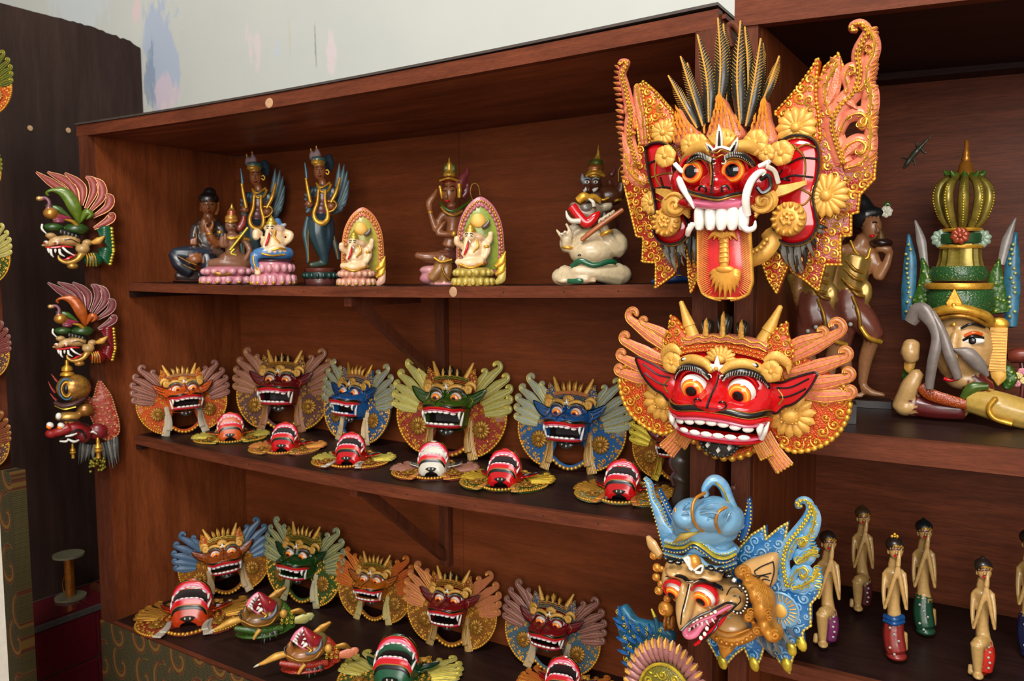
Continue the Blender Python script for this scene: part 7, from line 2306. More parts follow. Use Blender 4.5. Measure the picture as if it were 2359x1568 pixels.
def arched_ganesha(label, base_px, Y, x, y, s, border, inner, lotus, ruff, hat):
    """elephant god before a pointed halo; x, y = halo centre of the crop"""
    f = Fig('elephant_god_figurine', label, 'figurine', base_px, Y, zs2(base_px[0]), *((370, 320, 4.125) if x > 1200 else (920, 320, 4.127)), GF)
    X = lambda a: x + a * s
    Yy = lambda b_: y + b_ * s
    u = f.u * s
    prof = [(-190, 300), (-205, 150), (-200, 0), (-185, -120), (-150, -220), (-90, -310), (0, -365), (90, -310), (150, -220), (185, -120), (200, 0), (205, 150), (190, 300)]
    out = catmull([f.p(X(a), Yy(b_), -60)[:2] for a, b_ in prof], 50)
    inn = catmull([f.p(X(a * .80), Yy(b_ * .82 + 10), -60)[:2] for a, b_ in prof], 50)
    z = -60 * f.u
    h = obj('halo', [plate(out, z - 20 * f.u, z, .001)], border, f.R)
    obj('halo_field', [plate(inn, z - .001, z + 8 * f.u, .001)], inner, h)
    obj('halo_beads', edge_beads(np.c_[(out + inn) / 2, np.full(50, z + 4 * f.u)], 26 * u, 13 * u, 0, 6, 1.0), GOLD, h, 'stuff')
    obj('halo_scallops', edge_beads(np.c_[inn, np.full(50, z + 8 * f.u)], 40 * u, 16 * u, 0, 8, 1.3), border, h, 'stuff')
    f.ball('halo_sun', X(-18), Yy(-160), -45, 62 * s, 62 * s, 12, paint('sun_ochre', (224, 170, 70), .4, .1, .15))
    f.lotus('lotus_base', X(-60), Yy(225), Yy(378), 165 * s, lotus)
    f.b(X(-70), Yy(120), 40, 88 * s, 66 * s, 80 * s, BEI)
    f.b(X(-50), Yy(60), 20, 70 * s, 60 * s, 60 * s, BEI)
    f.l([(X(-200), Yy(190), 60), (X(-100), Yy(205), 115), (X(20), Yy(185), 90)], [30 * s, 40 * s, 34 * s], BEI)
    f.b(X(-60), Yy(200), 20, 130 * s, 40 * s, 100 * s, ruff)
    elephant_face(f, X(-90), Yy(-20), .92 * s, BEI, BEI, (206, 168, 130), hat)
    f.l([(X(30), Yy(20), 10), (X(60), Yy(90), 40), (X(30), Yy(160), 80)], [34 * s, 32 * s, 24 * s], BEI)
    f.l([(X(30), Yy(30), 0), (X(75), Yy(20), 10), (X(90), Yy(-60), 30)], [30 * s, 28 * s, 24 * s], BEI)
    f.l([(X(-150), Yy(60), 30), (X(-195), Yy(30), 60), (X(-200), Yy(-20), 80)], [26 * s, 30 * s, 26 * s], BEI)
    f.l([(X(20), Yy(-100), -10), (X(60), Yy(-130), -10), (X(80), Yy(-170), -10)], [22 * s, 22 * s, 10 * s], (96, 76, 66))
    f.body()
    elephant_marks(f, X(-90), Yy(-20), .92 * s)
    f.ball('arm_band', X(52), Yy(60), 66, 26 * s, 14 * s, 16, GOLD)
    f.tube('gilt_hem', [(X(-180), Yy(210), 130), (X(-80), Yy(240), 165), (X(20), Yy(205), 130)], 12 * s, GOLD)
    f.tube('chest_chain', [(X(-30), Yy(0), 70), (X(-20), Yy(60), 92), (X(-60), Yy(110), 124)], 9 * s, GOLD)
    for yy in (170, 240, 310):
        f.tube('side_flame', [(X(130), Yy(yy + 60), -10), (X(180), Yy(yy + 20), 0), (X(215), Yy(yy - 70), -10)], [20 * s, 36 * s, 6 * s], GOLD if yy < 300 else lotus[1], flat=12)


arched_ganesha('elephant god figurine before an olive halo on a pale pink lotus', (833, 657), 0.19, 1920, 1010, 1.0, carved('peach_gilt_carving_fine', (206, 120, 84), (236, 190, 90), 330, .3, depth=.001),
               paint('halo_olive', (176, 164, 60), .45, 0, .3), [paint('lotus_peach', (206, 140, 116), .35, 0, .25, .15), paint('lotus_peach2', (216, 164, 136), .35, 0, .2)], (186, 150, 60), (196, 170, 60))

# slender dancer
A7 = (920, 320, 4.127)
f = Fig('dancer_figurine', 'slender brown dancer figurine lifting one hand to her crowned head', 'figurine', (1010, 657), 0.30, zs2(1010), *A7, GF)
f.b(476, 520, 40, 70, 104, 66, (146, 90, 54))
f.l([(490, 600, 20), (500, 660, 10)], [44, 46], (140, 84, 50))
f.b(490, 480, -20, 80, 90, 60, (60, 34, 30))
f.b(470, 390, 25, 88, 34, 74, (150, 60, 40), 1)
f.b(474, 345, 20, 62, 34, 56, GLD, 1)
f.l([(440, 330, 20), (436, 270, 20), (450, 235, 20)], [22, 20, 10], (70, 84, 30))
f.l([(515, 330, 20), (520, 270, 20), (505, 235, 20)], [22, 20, 10], (70, 84, 30))
f.l([(476, 330, 30), (476, 250, 30), (474, 175, 30)], [22, 20, 6], GLD, 1)
f.l([(570, 470, 10), (600, 380, 0), (640, 330, -10), (650, 265, -10)], [50, 44, 34, 10], (120, 48, 50))
f.l([(600, 560, -10), (640, 500, -10), (655, 420, -10)], [34, 34, 20], (110, 44, 46))
f.l([(500, 700, 0), (510, 800, 10), (490, 920, 10), (470, 1020, 0)], [92, 66, 56, 72], (136, 82, 48))
f.b(510, 690, 40, 100, 44, 50, (110, 44, 36))
f.l([(420, 720, 20), (370, 800, 40), (350, 870, 60)], [40, 34, 30], (130, 78, 46))
f.l([(350, 880, 60), (310, 760, 60), (290, 690, 60)], [32, 26, 22], (136, 82, 48))
f.l([(290, 680, 60), (285, 610, 60), (330, 540, 60), (360, 470, 55)], [26, 36, 28, 8], (150, 92, 54))
f.l([(600, 720, 0), (620, 820, 20), (600, 900, 40)], [40, 36, 30], (130, 78, 46))
f.l([(600, 900, 45), (480, 910, 80), (360, 900, 85)], [30, 28, 32], (136, 82, 48))
f.l([(360, 890, 85), (410, 820, 90), (440, 780, 85)], [30, 22, 10], (136, 82, 48))
f.l([(160, 1110, 70), (280, 1130, 80), (440, 1120, 40)], [34, 52, 64], (120, 70, 40))
f.b(440, 1130, 10, 130, 80, 100, (84, 44, 34))
f.l([(440, 1150, 60), (380, 1240, 90), (300, 1340, 90)], [70, 60, 46], (150, 104, 54))
f.l([(450, 1180, 70), (450, 1280, 90), (420, 1370, 80)], [60, 56, 40], (140, 94, 50))
f.l([(560, 1150, 30), (680, 1180, 20), (760, 1180, 0)], [70, 60, 44], (110, 64, 40))
f.b(450, 1380, 30, 180, 26, 110, (190, 130, 130))
f.b(300, 1250, 20, 110, 50, 90, (196, 134, 136))
f.b(290, 1330, 20, 100, 60, 90, (186, 120, 128))
f.body()
f.tube('collar', [(400, 650, 50), (440, 700, 80), (520, 730, 84), (600, 690, 60)], 16, GOLDD)
f.tube('collar', [(390, 600, 30), (430, 660, 66), (520, 690, 76), (640, 620, 30), (680, 580, 10)], [8, 16, 18, 14, 8], GREEN)
f.tube('ear_tassel', [(568, 430, 60), (572, 490, 64), (570, 560, 60)], [22, 26, 20], GOLD)
f.tube('ear_tassel', [(385, 450, 50), (398, 520, 52), (405, 570, 48)], [16, 16, 10], GOLD)
f.ball('bracelet', 520, 905, 90, 26, 30, 26, GOLD)
f.ball('bracelet', 295, 700, 60, 26, 16, 26, GOLD)
f.tube('crown_rim', [(385, 400, 70), (470, 375, 104), (560, 400, 60)], 12, GOLD)
f.tube('hair_loop', [(700, 590, -20), (675, 510, -10), (690, 440, -5), (725, 425, -5), (755, 460, -5), (768, 540, -15)], 7, GOLDD, None, 26)
f.tube('gilt_hem', [(330, 1130, 150), (400, 1170, 155), (500, 1150, 140)], 12, GOLD)
f.tube('gilt_hem', [(400, 1200, 160), (430, 1290, 160), (480, 1340, 150)], 10, GOLDD)
for x in (435, 500):
    f.tube('eyelid', [(x - 18, 490, 96), (x, 498, 106), (x + 18, 488, 96)], 4, BLACK)
    f.tube('eyebrow', [(x - 22, 460, 96), (x, 448, 102), (x + 22, 458, 94)], 4, BLACK)
f.tube('nose', [(452, 490, 104), (446, 550, 122), (452, 562, 112)], [6, 13, 12], paint('warm_skin2', (152, 94, 56), .3, 0, .2))
f.tube('mouth', [(436, 588, 100), (456, 594, 106), (478, 586, 100)], 8, LIP)

arched_ganesha('elephant god figurine before a pink halo on an olive lotus', (1103, 657), 0.17, 770, 950, 1.12, carved('rose_gilt_carving_fine', (176, 100, 110), (228, 180, 110), 330, .3, depth=.001),
               paint('halo_leaf', (140, 156, 50), .45, 0, .3), [paint('lotus_olive', (176, 152, 70), .35, .1, .25, .15), paint('lotus_olive2', (196, 172, 84), .35, .1, .2)], (170, 70, 60), (210, 160, 60))

# big beige elephant god with flute
f = Fig('elephant_god_figurine', 'large cream elephant god figurine playing a flute', 'figurine', (1365, 656), 0.165, zs2(1365), *A7, GF)
CR = (196, 176, 140)
f.b(1830, 1080, 60, 220, 135, 170, CR)
f.b(1820, 960, 20, 180, 120, 130, CR)
f.l([(2080, 1290, 30), (1900, 1270, 130), (1700, 1260, 170), (1640, 1290, 180)], [115, 90, 66, 40], CR)
f.l([(1560, 1300, 60), (1680, 1310, 150), (1800, 1340, 200)], [105, 76, 40], CR)
f.b(1540, 1310, 60, 95, 85, 95, CR)
f.b(2090, 1290, 20, 120, 100, 110, CR)
f.b(1560, 1350, 150, 60, 26, 50, CR)
for k in range(4):
    f.b(1760 + 32 * k, 1352, 216 - 4 * k, 17, 16, 20, (176, 150, 116))
f.l([(2010, 900, 0), (2080, 980, 30), (2070, 1050, 60), (1990, 960, 110)], [70, 90, 84, 60], CR)
f.l([(1990, 950, 110), (1960, 880, 140), (1940, 820, 150)], [56, 44, 40], (176, 160, 130))
for k in range(4):
    f.l([(1900 + 40 * k, 840 - 26 * k, 170), (1915 + 42 * k, 760 - 26 * k, 180), (1890 + 44 * k, 800 - 30 * k, 205)], [22, 18, 12], (176, 160, 130), 0, 8, 8)
f.l([(1650, 900, 10), (1580, 980, 40), (1600, 1050, 80)], [60, 60, 56], CR)
f.l([(1600, 1050, 85), (1590, 1000, 110), (1600, 950, 120)], [50, 48, 46], CR)
f.l([(1560, 950, 125), (1520, 900, 130), (1492, 862, 130)], [24, 18, 12], CR)
f.l([(1630, 930, 125), (1620, 870, 130), (1585, 805, 130)], [24, 20, 14], CR)
for k in range(2):
    f.l([(1590 + 30 * k, 940, 135), (1570 + 30 * k, 890, 150), (1565 + 32 * k, 900, 165)], [20, 16, 12], (204, 186, 156), 0, 8, 8)
f.b(1830, 700, 30, 110, 110, 100, (120, 104, 84))
f.l([(1830, 720, 80), (1740, 700, 110), (1680, 660, 120), (1640, 625, 125)], [90, 66, 46, 40], (120, 104, 84))
f.l([(1920, 660, 20), (1990, 640, 10), (2010, 610, 0)], [40, 44, 16], (150, 136, 110))
f.l([(1690, 820, 30), (1640, 870, 40), (1620, 830, 50)], [50, 34, 20], (170, 154, 126))
f.body()
f.tube('trunk_lining', [(1640, 640, 160), (1700, 720, 172), (1780, 800, 176), (1860, 740, 170), (1900, 700, 150)], [44, 42, 46, 40, 16], RED, None, 24, 10, 26)
f.tube('tusk', [(1720, 780, 190), (1640, 780, 200), (1600, 740, 200), (1585, 685, 195)], [26, 24, 18, 6], BONE)
f.tube('tusk', [(1850, 640, 150), (1840, 600, 160), (1800, 570, 160)], [20, 18, 8], BONE)
f.ball('mouth_roof', 1770, 660, 150, 60, 44, 30, paint('mouth_grey', (92, 84, 74), .3, 0, .2))
f.tube('flute', [(1735, 960, 205), (1900, 830, 222), (2125, 675, 215)], 24, paint('flute_wood', (168, 92, 42), .35, 0, .25))
f.ball('bracelet', 1965, 895, 150, 66, 24, 58, GOLD, None, (0, 0, .4))
f.ball('bracelet', 1605, 1035, 105, 66, 20, 60, GOLD, None, (0, 0, -.1))
f.ball('ring', 1575, 885, 180, 14, 14, 12, BONE)
f.ball('ring', 1545, 905, 175, 14, 14, 12, BONE)
f.tube('sash', [(1640, 1220, 190), (1720, 1160, 226), (1850, 1200, 232), (2000, 1165, 200), (2060, 1180, 150)], [30, 26, 24, 24, 20], DGREEN, None, 24, 8, 10)
f.tube('sash', [(1600, 1350, 190), (1700, 1350, 225), (1760, 1340, 220)], [20, 26, 18], DGREEN, None, 14, 8, 10)
f.tube('hair_crown', [(1700, 590, 110), (1750, 550, 120), (1800, 560, 110), (1860, 560, 90), (1910, 590, 70)], [40, 44, 36, 34, 26], GOLD)
f.tube('navel', [(1698, 1110, 238), (1712, 1100, 242), (1726, 1110, 238)], 6, BLACK)
f.tube('eye', [(1770, 605, 140), (1800, 590, 145), (1830, 605, 138)], 6, BLACK)
for k in range(3):
    f.tube('finger_nail_line', [(1912 + 42 * k, 775 - 27 * k, 202), (1920 + 42 * k, 790 - 27 * k, 204)], 4, BLACK)

# dark demon behind
f = Fig('demon_figurine', 'dark brown tusked demon figurine with spired crown behind the cream elephant god', 'figurine', (1395, 655), 0.36, zs2(1395), *A7, GF)
f.b(1840, 440, 40, 84, 100, 76, (78, 40, 26))
f.l([(1800, 470, 90), (1790, 500, 110)], [50, 44], (86, 44, 28))
f.b(1860, 350, 20, 96, 36, 84, GLD, 1)
f.b(1860, 290, 10, 90, 46, 76, (150, 90, 40), 1)
f.b(1870, 240, 10, 70, 46, 60, (90, 100, 40), 1)
f.l([(1880, 220, 10), (1890, 160, 10), (1890, 60, 10)], [44, 20, 4], GLD, 1)
f.b(1990, 550, 0, 150, 100, 90, (92, 50, 28))
f.l([(1900, 520, 10), (1880, 600, 10), (1950, 800, 0), (1980, 1000, -10), (1990, 1200, -10)], [90, 110, 130, 120, 130], (80, 44, 28))
f.l([(2060, 540, 0), (2110, 500, 20), (2110, 420, 30)], [52, 46, 38], (92, 50, 28))
f.l([(1990, 400, -10), (2010, 440, -20), (2040, 500, -20)], [20, 34, 14], (96, 48, 30))
f.l([(2010, 360, -20), (2040, 310, -30), (2040, 260, -30)], [30, 26, 8], (104, 52, 48))
f.b(2000, 1330, -10, 220, 60, 130, (34, 44, 40))
f.b(1980, 1200, -10, 150, 120, 110, (60, 36, 34))
f.body()
for x in (1785, 1865):
    f.ball('eye', x, 420, 108, 26, 15, 10, WHITE)
    f.ball('pupil', x, 420, 117, 9, 10, 6, BLACK)
    f.tube('eyebrow', [(x - 30, 396, 104), (x, 382, 112), (x + 32, 392, 100)], 7, PALEB)
f.tube('tusk', [(1760, 505, 130), (1772, 490, 145), (1770, 470, 146)], [16, 16, 5], WHITE)
f.tube('tusk', [(1845, 500, 128), (1865, 490, 138), (1890, 475, 132)], [18, 18, 5], WHITE)
f.tube('horn', [(1770, 430, 70), (1745, 390, 80), (1740, 340, 76)], [26, 26, 5], paint('horn_grey', (140, 148, 150), .35, 0, .3))
f.tube('nose', [(1810, 440, 120), (1800, 490, 140), (1805, 505, 130)], [14, 24, 20], paint('demon_skin', (92, 48, 30), .3, 0, .25))
f.tube('crown_rim', [(1775, 365, 80), (1850, 335, 110), (1950, 360, 70)], 16, GOLD)
f.tube('arm_band', [(2050, 600, 60), (2080, 590, 66), (2110, 590, 40)], 16, GOLD)
f.tube('necklace', [(1900, 540, 80), (1930, 590, 96), (1990, 570, 90)], 14, GOLD)
f.tube('hair_loop', [(2085, 420, -10), (2085, 320, -5), (2110, 275, -5), (2150, 290, -5)], 8, GOLDD)

# blue carving lying at the end of the upper shelf
f = Fig('blue_carving', 'glossy blue carving lying at the post end of the upper shelf', 'figurine', (1545, 655), 0.22, zs2(1545), 920, 320, 4.127, GF)
f.l([(2400, 1370, 40), (2520, 1350, 60), (2640, 1340, 60), (2740, 1350, 30)], [24, 40, 44, 26], (40, 72, 124))
f.l([(2480, 1340, 30), (2560, 1290, 40), (2660, 1270, 30)], [30, 40, 30], (46, 84, 140))
f.body()
f.tube('gilt_line', [(2440, 1350, 80), (2560, 1310, 96), (2680, 1310, 90)], 6, GOLD)

# ================================================================== right cabinet: upper shelf
A4 = (1780, 280, 2.178)


def bearer(label, dx, dy, Y, base_px, second=False):
    """standing woman carrying a bowl on her shoulder"""
    f = Fig('woman_figurine', label, 'figurine', base_px, Y, ZR_S, A4[0] + dx, A4[1] + dy, A4[2], 'standing women on the right cabinet shelf', .0038)
    SK, CL, SKT = (156, 106, 68), (170, 136, 66), (110, 58, 44)
    f.b(498, 535, 20, 46, 66, 50, SK)
    f.b(460, 490, -10, 70, 60, 56, (26, 26, 26))
    f.l([(470, 450, -10), (450, 400, -16), (440, 360, -20)], [46, 36, 14], (24, 26, 26))
    f.l([(470, 470, 0), (515, 462, 6), (556, 456, 8)], [50, 36, 16], (26, 26, 26))
    f.l([(455, 580, 0), (440, 630, 0)], [34, 40], SK)
    f.b(420, 650, 0, 84, 44, 46, SK)
    f.l([(420, 680, 0), (400, 770, 5), (390, 850, 0)], [80, 78, 70], CL, 1)
    if not second:
        f.l([(490, 650, 10), (520, 730, 20), (530, 785, 40)], [34, 28, 24], SK)
        f.l([(530, 790, 40), (570, 720, 45), (592, 650, 40)], [26, 22, 16], SK)
        f.l([(590, 650, 45), (560, 640, 50), (520, 640, 50)], [20, 22, 16], SK)
    f.l([(350, 640, 0), (320, 740, 10), (300, 830, 20), (310, 900, 30)], [36, 30, 26, 18], SK)
    f.l([(390, 850, 0), (380, 920, 5), (400, 1000, 10)], [80, 90, 86], SKT)
    f.l([(400, 940, 10), (470, 1020, 30), (520, 1090, 30)], [76, 64, 46], SKT)
    f.l([(360, 960, 0), (350, 1060, 0), (345, 1150, 0)], [70, 60, 40], SKT)
    f.l([(500, 1090, 30), (465, 1200, 10), (450, 1320, 0)], [40, 34, 22], SK)
    f.l([(450, 1330, 0), (490, 1360, 20), (565, 1375, 30)], [22, 20, 10], SK)
    f.l([(350, 1150, 0), (370, 1250, -5), (360, 1340, -10)], [36, 30, 22], SK)
    f.l([(360, 1345, -10), (400, 1370, 10), (450, 1380, 20)], [22, 20, 10], SK)
    f.b(470, 860, 30, 30, 60, 24, CL, 1)
    f.l([(260, 760, -10), (290, 830, 10), (300, 900, 20)], [24, 30, 20], CL, 1)
    f.body()
    f.tube('necklace', [(390, 600, 40), (420, 660, 56), (470, 690, 56), (490, 640, 50)], 7, GOLD)
    if not second:
        f.ball('bowl', 548, 612, 45, 50, 24, 44, paint('dark_bowl', (44, 26, 22), .3, 0, .3))
        f.tube('offering', [(545, 605, 45), (542, 570, 45), (538, 540, 45)], [24, 16, 4], paint('offering_brown', (110, 80, 40), .4, .2, .3))
        fl = f.p(570, 455, 10)
        obj('hair_flower', petal_flower(fl[:2], 28 * f.u, 7, fl[2], .3, .3), paint('petal_white', (222, 220, 196), .4, 0, .1), f.R)
        f.tube('flower_leaf', [(560, 430, 0), (575, 415, 0), (590, 425, 0)], [8, 12, 4], GREEN, flat=5)
    f.tube('mouth', [(488, 575, 62), (500, 578, 66), (508, 572, 62)], 6, LIP)
    f.tube('eye', [(500, 512, 62), (512, 506, 64), (522, 512, 58)], 4.5, BLACK)
    f.tube('nose', [(515, 520, 62), (528, 548, 66), (518, 556, 62)], [4, 10, 9], paint('statue_skin', (130, 90, 60), .3, 0, .2))
    f.tube('gilt_hem', [(440, 1030, 90), (480, 1085, 92), (545, 1110, 60)], 12, GOLD)
    f.tube('gilt_hem', [(400, 880, 80), (430, 960, 100), (440, 1040, 92)], 10, GOLDD)
    for a, b_ in (((370, 700), (450, 760)), ((360, 740), (450, 800)), ((350, 790), (440, 850)), ((380, 830), (460, 880))):
        f.tube('cloth_fold', [(a[0], a[1], 60), ((a[0] + b_[0]) / 2, (a[1] + b_[1]) / 2 + 14, 86), (b_[0], b_[1], 64)], 9, GOLDD)
    rs_ = np.random.RandomState(4)
    for x, y in ((365, 910), (410, 930), (370, 970), (430, 990), (470, 1010), (490, 1050), (390, 1020), (350, 1040), (500, 1020)):
        z = 92 - abs(x - 410) * .3
        f.ball('printed_flower', x, y, z, 11, 11, 6, paint('print_flower', (176, 172, 160), .4, .1, .3))
    c = f.p(450, 1400, 0)
    obj('base_slab', [bbox(c[0] - 130 * f.u, c[0] + 130 * f.u, 0, max(.012, c[1] + 8 * f.u), -70 * f.u, 70 * f.u)], paint('slab_dark', (38, 26, 24), .4, 0, .3), f.R)


bearer('wooden woman figurine with a flower in her hair carrying a bowl', 0, 0, 0.42, (1990, 935))
bearer('wooden woman figurine in gold cloth half hidden behind the long tongued mask', -80, 14, 0.20, (1880, 975), True)


def crowned_head():
    f = Fig('head_sculpture', 'large painted head with tall gold and green crown resting on its arm', 'sculpture', (2205, 968), 0.33, ZR_S, *A4, None, .0034)
    SK = (196, 154, 98)
    f.b(950, 1130, 30, 140, 185, 130, SK)
    f.l([(920, 1060, 150), (905, 1140, 172), (905, 1190, 176)], [16, 22, 26], SK)
    f.b(960, 1290, 30, 90, 60, 90, SK)
    f.l([(700, 1110, 40), (690, 1160, 60), (700, 1200, 50)], [40, 46, 36], SK)
    f.l([(640, 1440, 60), (690, 1330, 90), (730, 1260, 90)], [44, 46, 30], SK)
    f.b(665, 1430, 60, 56, 50, 60, SK)
    f.l([(990, 1400, 90), (1120, 1430, 120), (1260, 1470, 120), (1400, 1490, 100)], [62, 76, 74, 70], (186, 150, 70))
    f.l([(700, 1420, 50), (820, 1440, 60), (960, 1450, 60)], [60, 56, 50], (92, 26, 26))
    f.l([(1010, 1300, 60), (1050, 1330, 70), (1090, 1340, 60)], [60, 50, 40], (100, 30, 26))
    head = f.body('head')
    for pts, r in (([(690, 1010, 120), (740, 950, 140), (800, 1010, 170), (825, 1090, 190), (800, 1220, 190), (785, 1340, 170)], [30, 44, 30, 26, 24, 20]), ([(800, 960, 150), (850, 1060, 190), (890, 1180, 200), (930, 1290, 180)], [16, 22, 26, 20]), ([(910, 1145, 200), (980, 1170, 205), (1040, 1230, 190), (1075, 1275, 170)], [6, 34, 30, 12])):
        f.tube('grey_scarf', pts, r, paint('scarf_grey', (128, 116, 108), .35, .1, .25), None, 24, 10, 16)
    f.tube('eyebrow', [(945, 1040, 150), (1000, 1018, 150), (1065, 1035, 120)], 6, BLACK)
    f.ball('eye', 1005, 1102, 146, 50, 18, 16, WHITE)
    f.ball('pupil', 1002, 1103, 160, 17, 17, 6, BLACK)
    f.tube('eyelid', [(955, 1100, 152), (1000, 1080, 164), (1058, 1088, 140)], 7, BLACK)
    f.tube('eye_shadow', [(965, 1078, 154), (1010, 1062, 156), (1050, 1072, 140)], 9, ORANGE)
    f.ball('forehead_dot', 910, 1022, 156, 9, 11, 6, GOLD)
    f.tube('mouth', [(860, 1292, 120), (890, 1300, 126), (930, 1292, 120)], 9, LIP)
    f.tube('crown_rim', [(815, 960, 110), (880, 945, 160), (960, 945, 165), (1060, 975, 130), (1095, 1010, 100)], 24, GOLD)
    f.tube('crown_rim', [(810, 1000, 120), (900, 980, 168), (990, 985, 168), (1085, 1030, 120)], 10, GOLDD)
    o = f.p(910, 900, 175)
    obj('crown_jewel', [plate([(o[0], o[1] + 60 * f.u), (o[0] - 36 * f.u, o[1] - 10 * f.u), (o[0] - 26 * f.u, o[1] - 50 * f.u), (o[0] + 26 * f.u, o[1] - 50 * f.u), (o[0] + 36 * f.u, o[1] - 10 * f.u)], o[2] - .008, o[2], .002), ball(o + [0, -30 * f.u, .001], (13 * f.u, 20 * f.u, .004), 10, 8)], GOLD, f.R)
    GT, OL = paint('crown_green', (40, 78, 40), .3, .1, .35), paint('crown_olive_gold', (146, 128, 50), .3, .4, .5)
    L = lambda nm, prof, x, y, m, lob=0, amp=0.0: obj(nm, [lathe([(r * f.u, h * f.u) for r, h in prof], 32, f.p(x, y, 20), lob, amp, 'y')], m, f.R)
    L('crown_tier', [(1, -50), (140, -50), (150, -10), (146, 40), (136, 56), (1, 56)], 940, 900, carved('green_gilt_crown_fine', (36, 76, 36), (206, 184, 70), 260, .34, depth=.0014))
    L('crown_ring', [(1, -14), (150, -14), (156, 0), (150, 16), (1, 16)], 930, 828, GOLD)
    L('crown_tier', [(1, -30), (120, -30), (132, 0), (118, 40), (1, 44)], 932, 770, carved('green_gilt_crown_fine', (36, 76, 36), (206, 184, 70), 260, .34, depth=.0014))
    L('crown_neck', [(1, -70), (104, -70), (88, 0), (84, 70), (1, 72)], 940, 690, OL, 12, .07)
    L('crown_ring', [(1, -24), (92, -24), (98, 0), (92, 24), (1, 26)], 945, 590, GT)
    L('crown_ring', [(1, -8), (98, -8), (102, 0), (98, 8), (1, 9)], 945, 632, GOLD)
    L('crown_ring', [(1, -8), (88, -8), (92, 0), (88, 8), (1, 9)], 950, 548, GOLD)
    for x in (845, 1045):
        c = f.p(x, 590, 40)
        obj('crown_rosette', petal_flower(c[:2], 44 * f.u, 9, c[2], .25, .3), paint('rosette_pale', (140, 162, 140), .35, .1, .3), f.R)
    c = f.p(940, 575, 122)
    obj('crown_gem', petal_flower(c[:2], 40 * f.u, 8, c[2], .25, .35), paint('gem_red', (150, 60, 30), .25, .2, .3), f.R)
    for k in range(10):
        a = 2 * PI * k / 10 + .31
        ca, sa = math.cos(a), math.sin(a)
        pts = [(950 + 62 * ca, 540, 20 + 62 * sa), (955 + 108 * ca, 480, 20 + 108 * sa), (957 + 135 * ca, 390, 20 + 135 * sa), (960 + 118 * ca, 320, 20 + 118 * sa), (964 + 60 * ca, 275, 20 + 60 * sa)]
        rb = f.tube('crown_rib', pts, [16, 22, 25, 22, 16], OL, None, 18, 8)
        bd = catmull([f.p(*p_) for p_ in [(950 + 78 * ca, 540, 20 + 78 * sa), (955 + 130 * ca, 480, 20 + 130 * sa), (957 + 160 * ca, 390, 20 + 160 * sa), (960 + 140 * ca, 320, 20 + 140 * sa), (964 + 76 * ca, 275, 20 + 76 * sa)]], 20)
        obj('rib_beads', edge_beads(bd, 13 * f.u, 6 * f.u, 0, 5, 1.0), GOLDY, rb, 'stuff')
    for k in range(9):
        a = 2 * PI * k / 9 + .2
        f.tube('crown_leaf', [(965 + 40 * math.cos(a), 275, 20 + 40 * math.sin(a)), (965 + 84 * math.cos(a), 272, 20 + 84 * math.sin(a)), (965 + 108 * math.cos(a), 250, 20 + 108 * math.sin(a))], [16, 16, 4], paint('tip_green', (84, 120, 40), .3, .2, .4))
    L('crown_finial', [(1, -40), (46, -40), (50, -20), (34, 0), (30, 30), (18, 46), (22, 56), (16, 70), (18, 84), (12, 100), (10, 140), (3, 150), (1, 151)], 968, 250, paint('finial_gold', (186, 120, 40), .28, .5, .3))
    for sg, P0 in ((-1, [(715, 500, -10), (745, 600, 0), (765, 740, 10)]), (1, [(1218, 488, -10), (1175, 600, 0), (1145, 720, 10)])):
        f.tube('crown_spear', P0, [6, 22, 16], paint('spear_grey', (138, 130, 124), .35, .1, .3), flat=9)
    for pts, r, m in (([(750, 690, 20), (770, 800, 30), (740, 920, 20)], [8, 34, 40], C_GREEN), ([(1135, 695, 20), (1120, 800, 30), (1140, 960, 20)], [8, 34, 40], C_GREEN), ([(682, 570, -10), (690, 700, 0), (682, 850, 0), (676, 1000, 0)], [8, 30, 34, 26], TEAL), ([(1220, 560, -10), (1205, 700, 0), (1200, 850, 0), (1195, 1030, 0)], [8, 30, 36, 26], TEAL), ([(700, 1200, 0), (680, 1270, 0), (670, 1330, 0)], [20, 30, 16], C_GREEN), ([(1170, 1230, 0), (1190, 1290, 0), (1170, 1340, 0)], [20, 34, 18], C_GREEN)):
        w = f.tube('side_leaf', pts, r, m, None, 18, 8, 14)
    q = []
    rs_ = np.random.RandomState(1)
    for (x, y0_, y1_) in ((685, 620, 980), (1202, 620, 1000), (752, 760, 920), (1130, 760, 960)):
        for y in np.arange(y0_, y1_, 24):
            q.append(ball(f.p(x + rs_.uniform(-16, 16), y, 18), 9 * f.u, 6, 5))
    obj('leaf_beads', q, paint('bead_pale', (176, 186, 120), .3, .3, .4), f.R, 'stuff')
    c = f.p(1130, 1150, 60)
    obj('ear_panel', [bbox(c[0] - 36 * f.u, c[0] + 36 * f.u, c[1] - 100 * f.u, c[1] + 110 * f.u, c[2] - .006, c[2] + .004)] + [tube([[c[0] - 32 * f.u, c[1] + (d - 90) * f.u, c[2] + .005], [c[0] + 32 * f.u, c[1] + (d - 90) * f.u, c[2] + .005]], .0011, None, 5, None) for d in range(0, 190, 14)], GOLDP, f.R)
    f.ball('ear_rosette', 1135, 1020, 50, 44, 34, 20, GOLD)
    f.tube('ear_drop', [(1130, 1250, 60), (1135, 1290, 60), (1130, 1325, 56)], [34, 30, 6], GOLDP, flat=8)
    f.tube('ear_drop', [(690, 1200, 40), (685, 1240, 40), (692, 1270, 36)], [26, 24, 6], GOLDP, flat=8)
    f.tube('cloth_band', [(745, 1330, 120), (790, 1370, 130), (880, 1400, 140), (985, 1425, 130)], [26, 30, 28, 24], carved('band_gilt_fine', (150, 60, 20), (226, 170, 50), 300, .4, depth=.0012), None, 20, 8, 12)
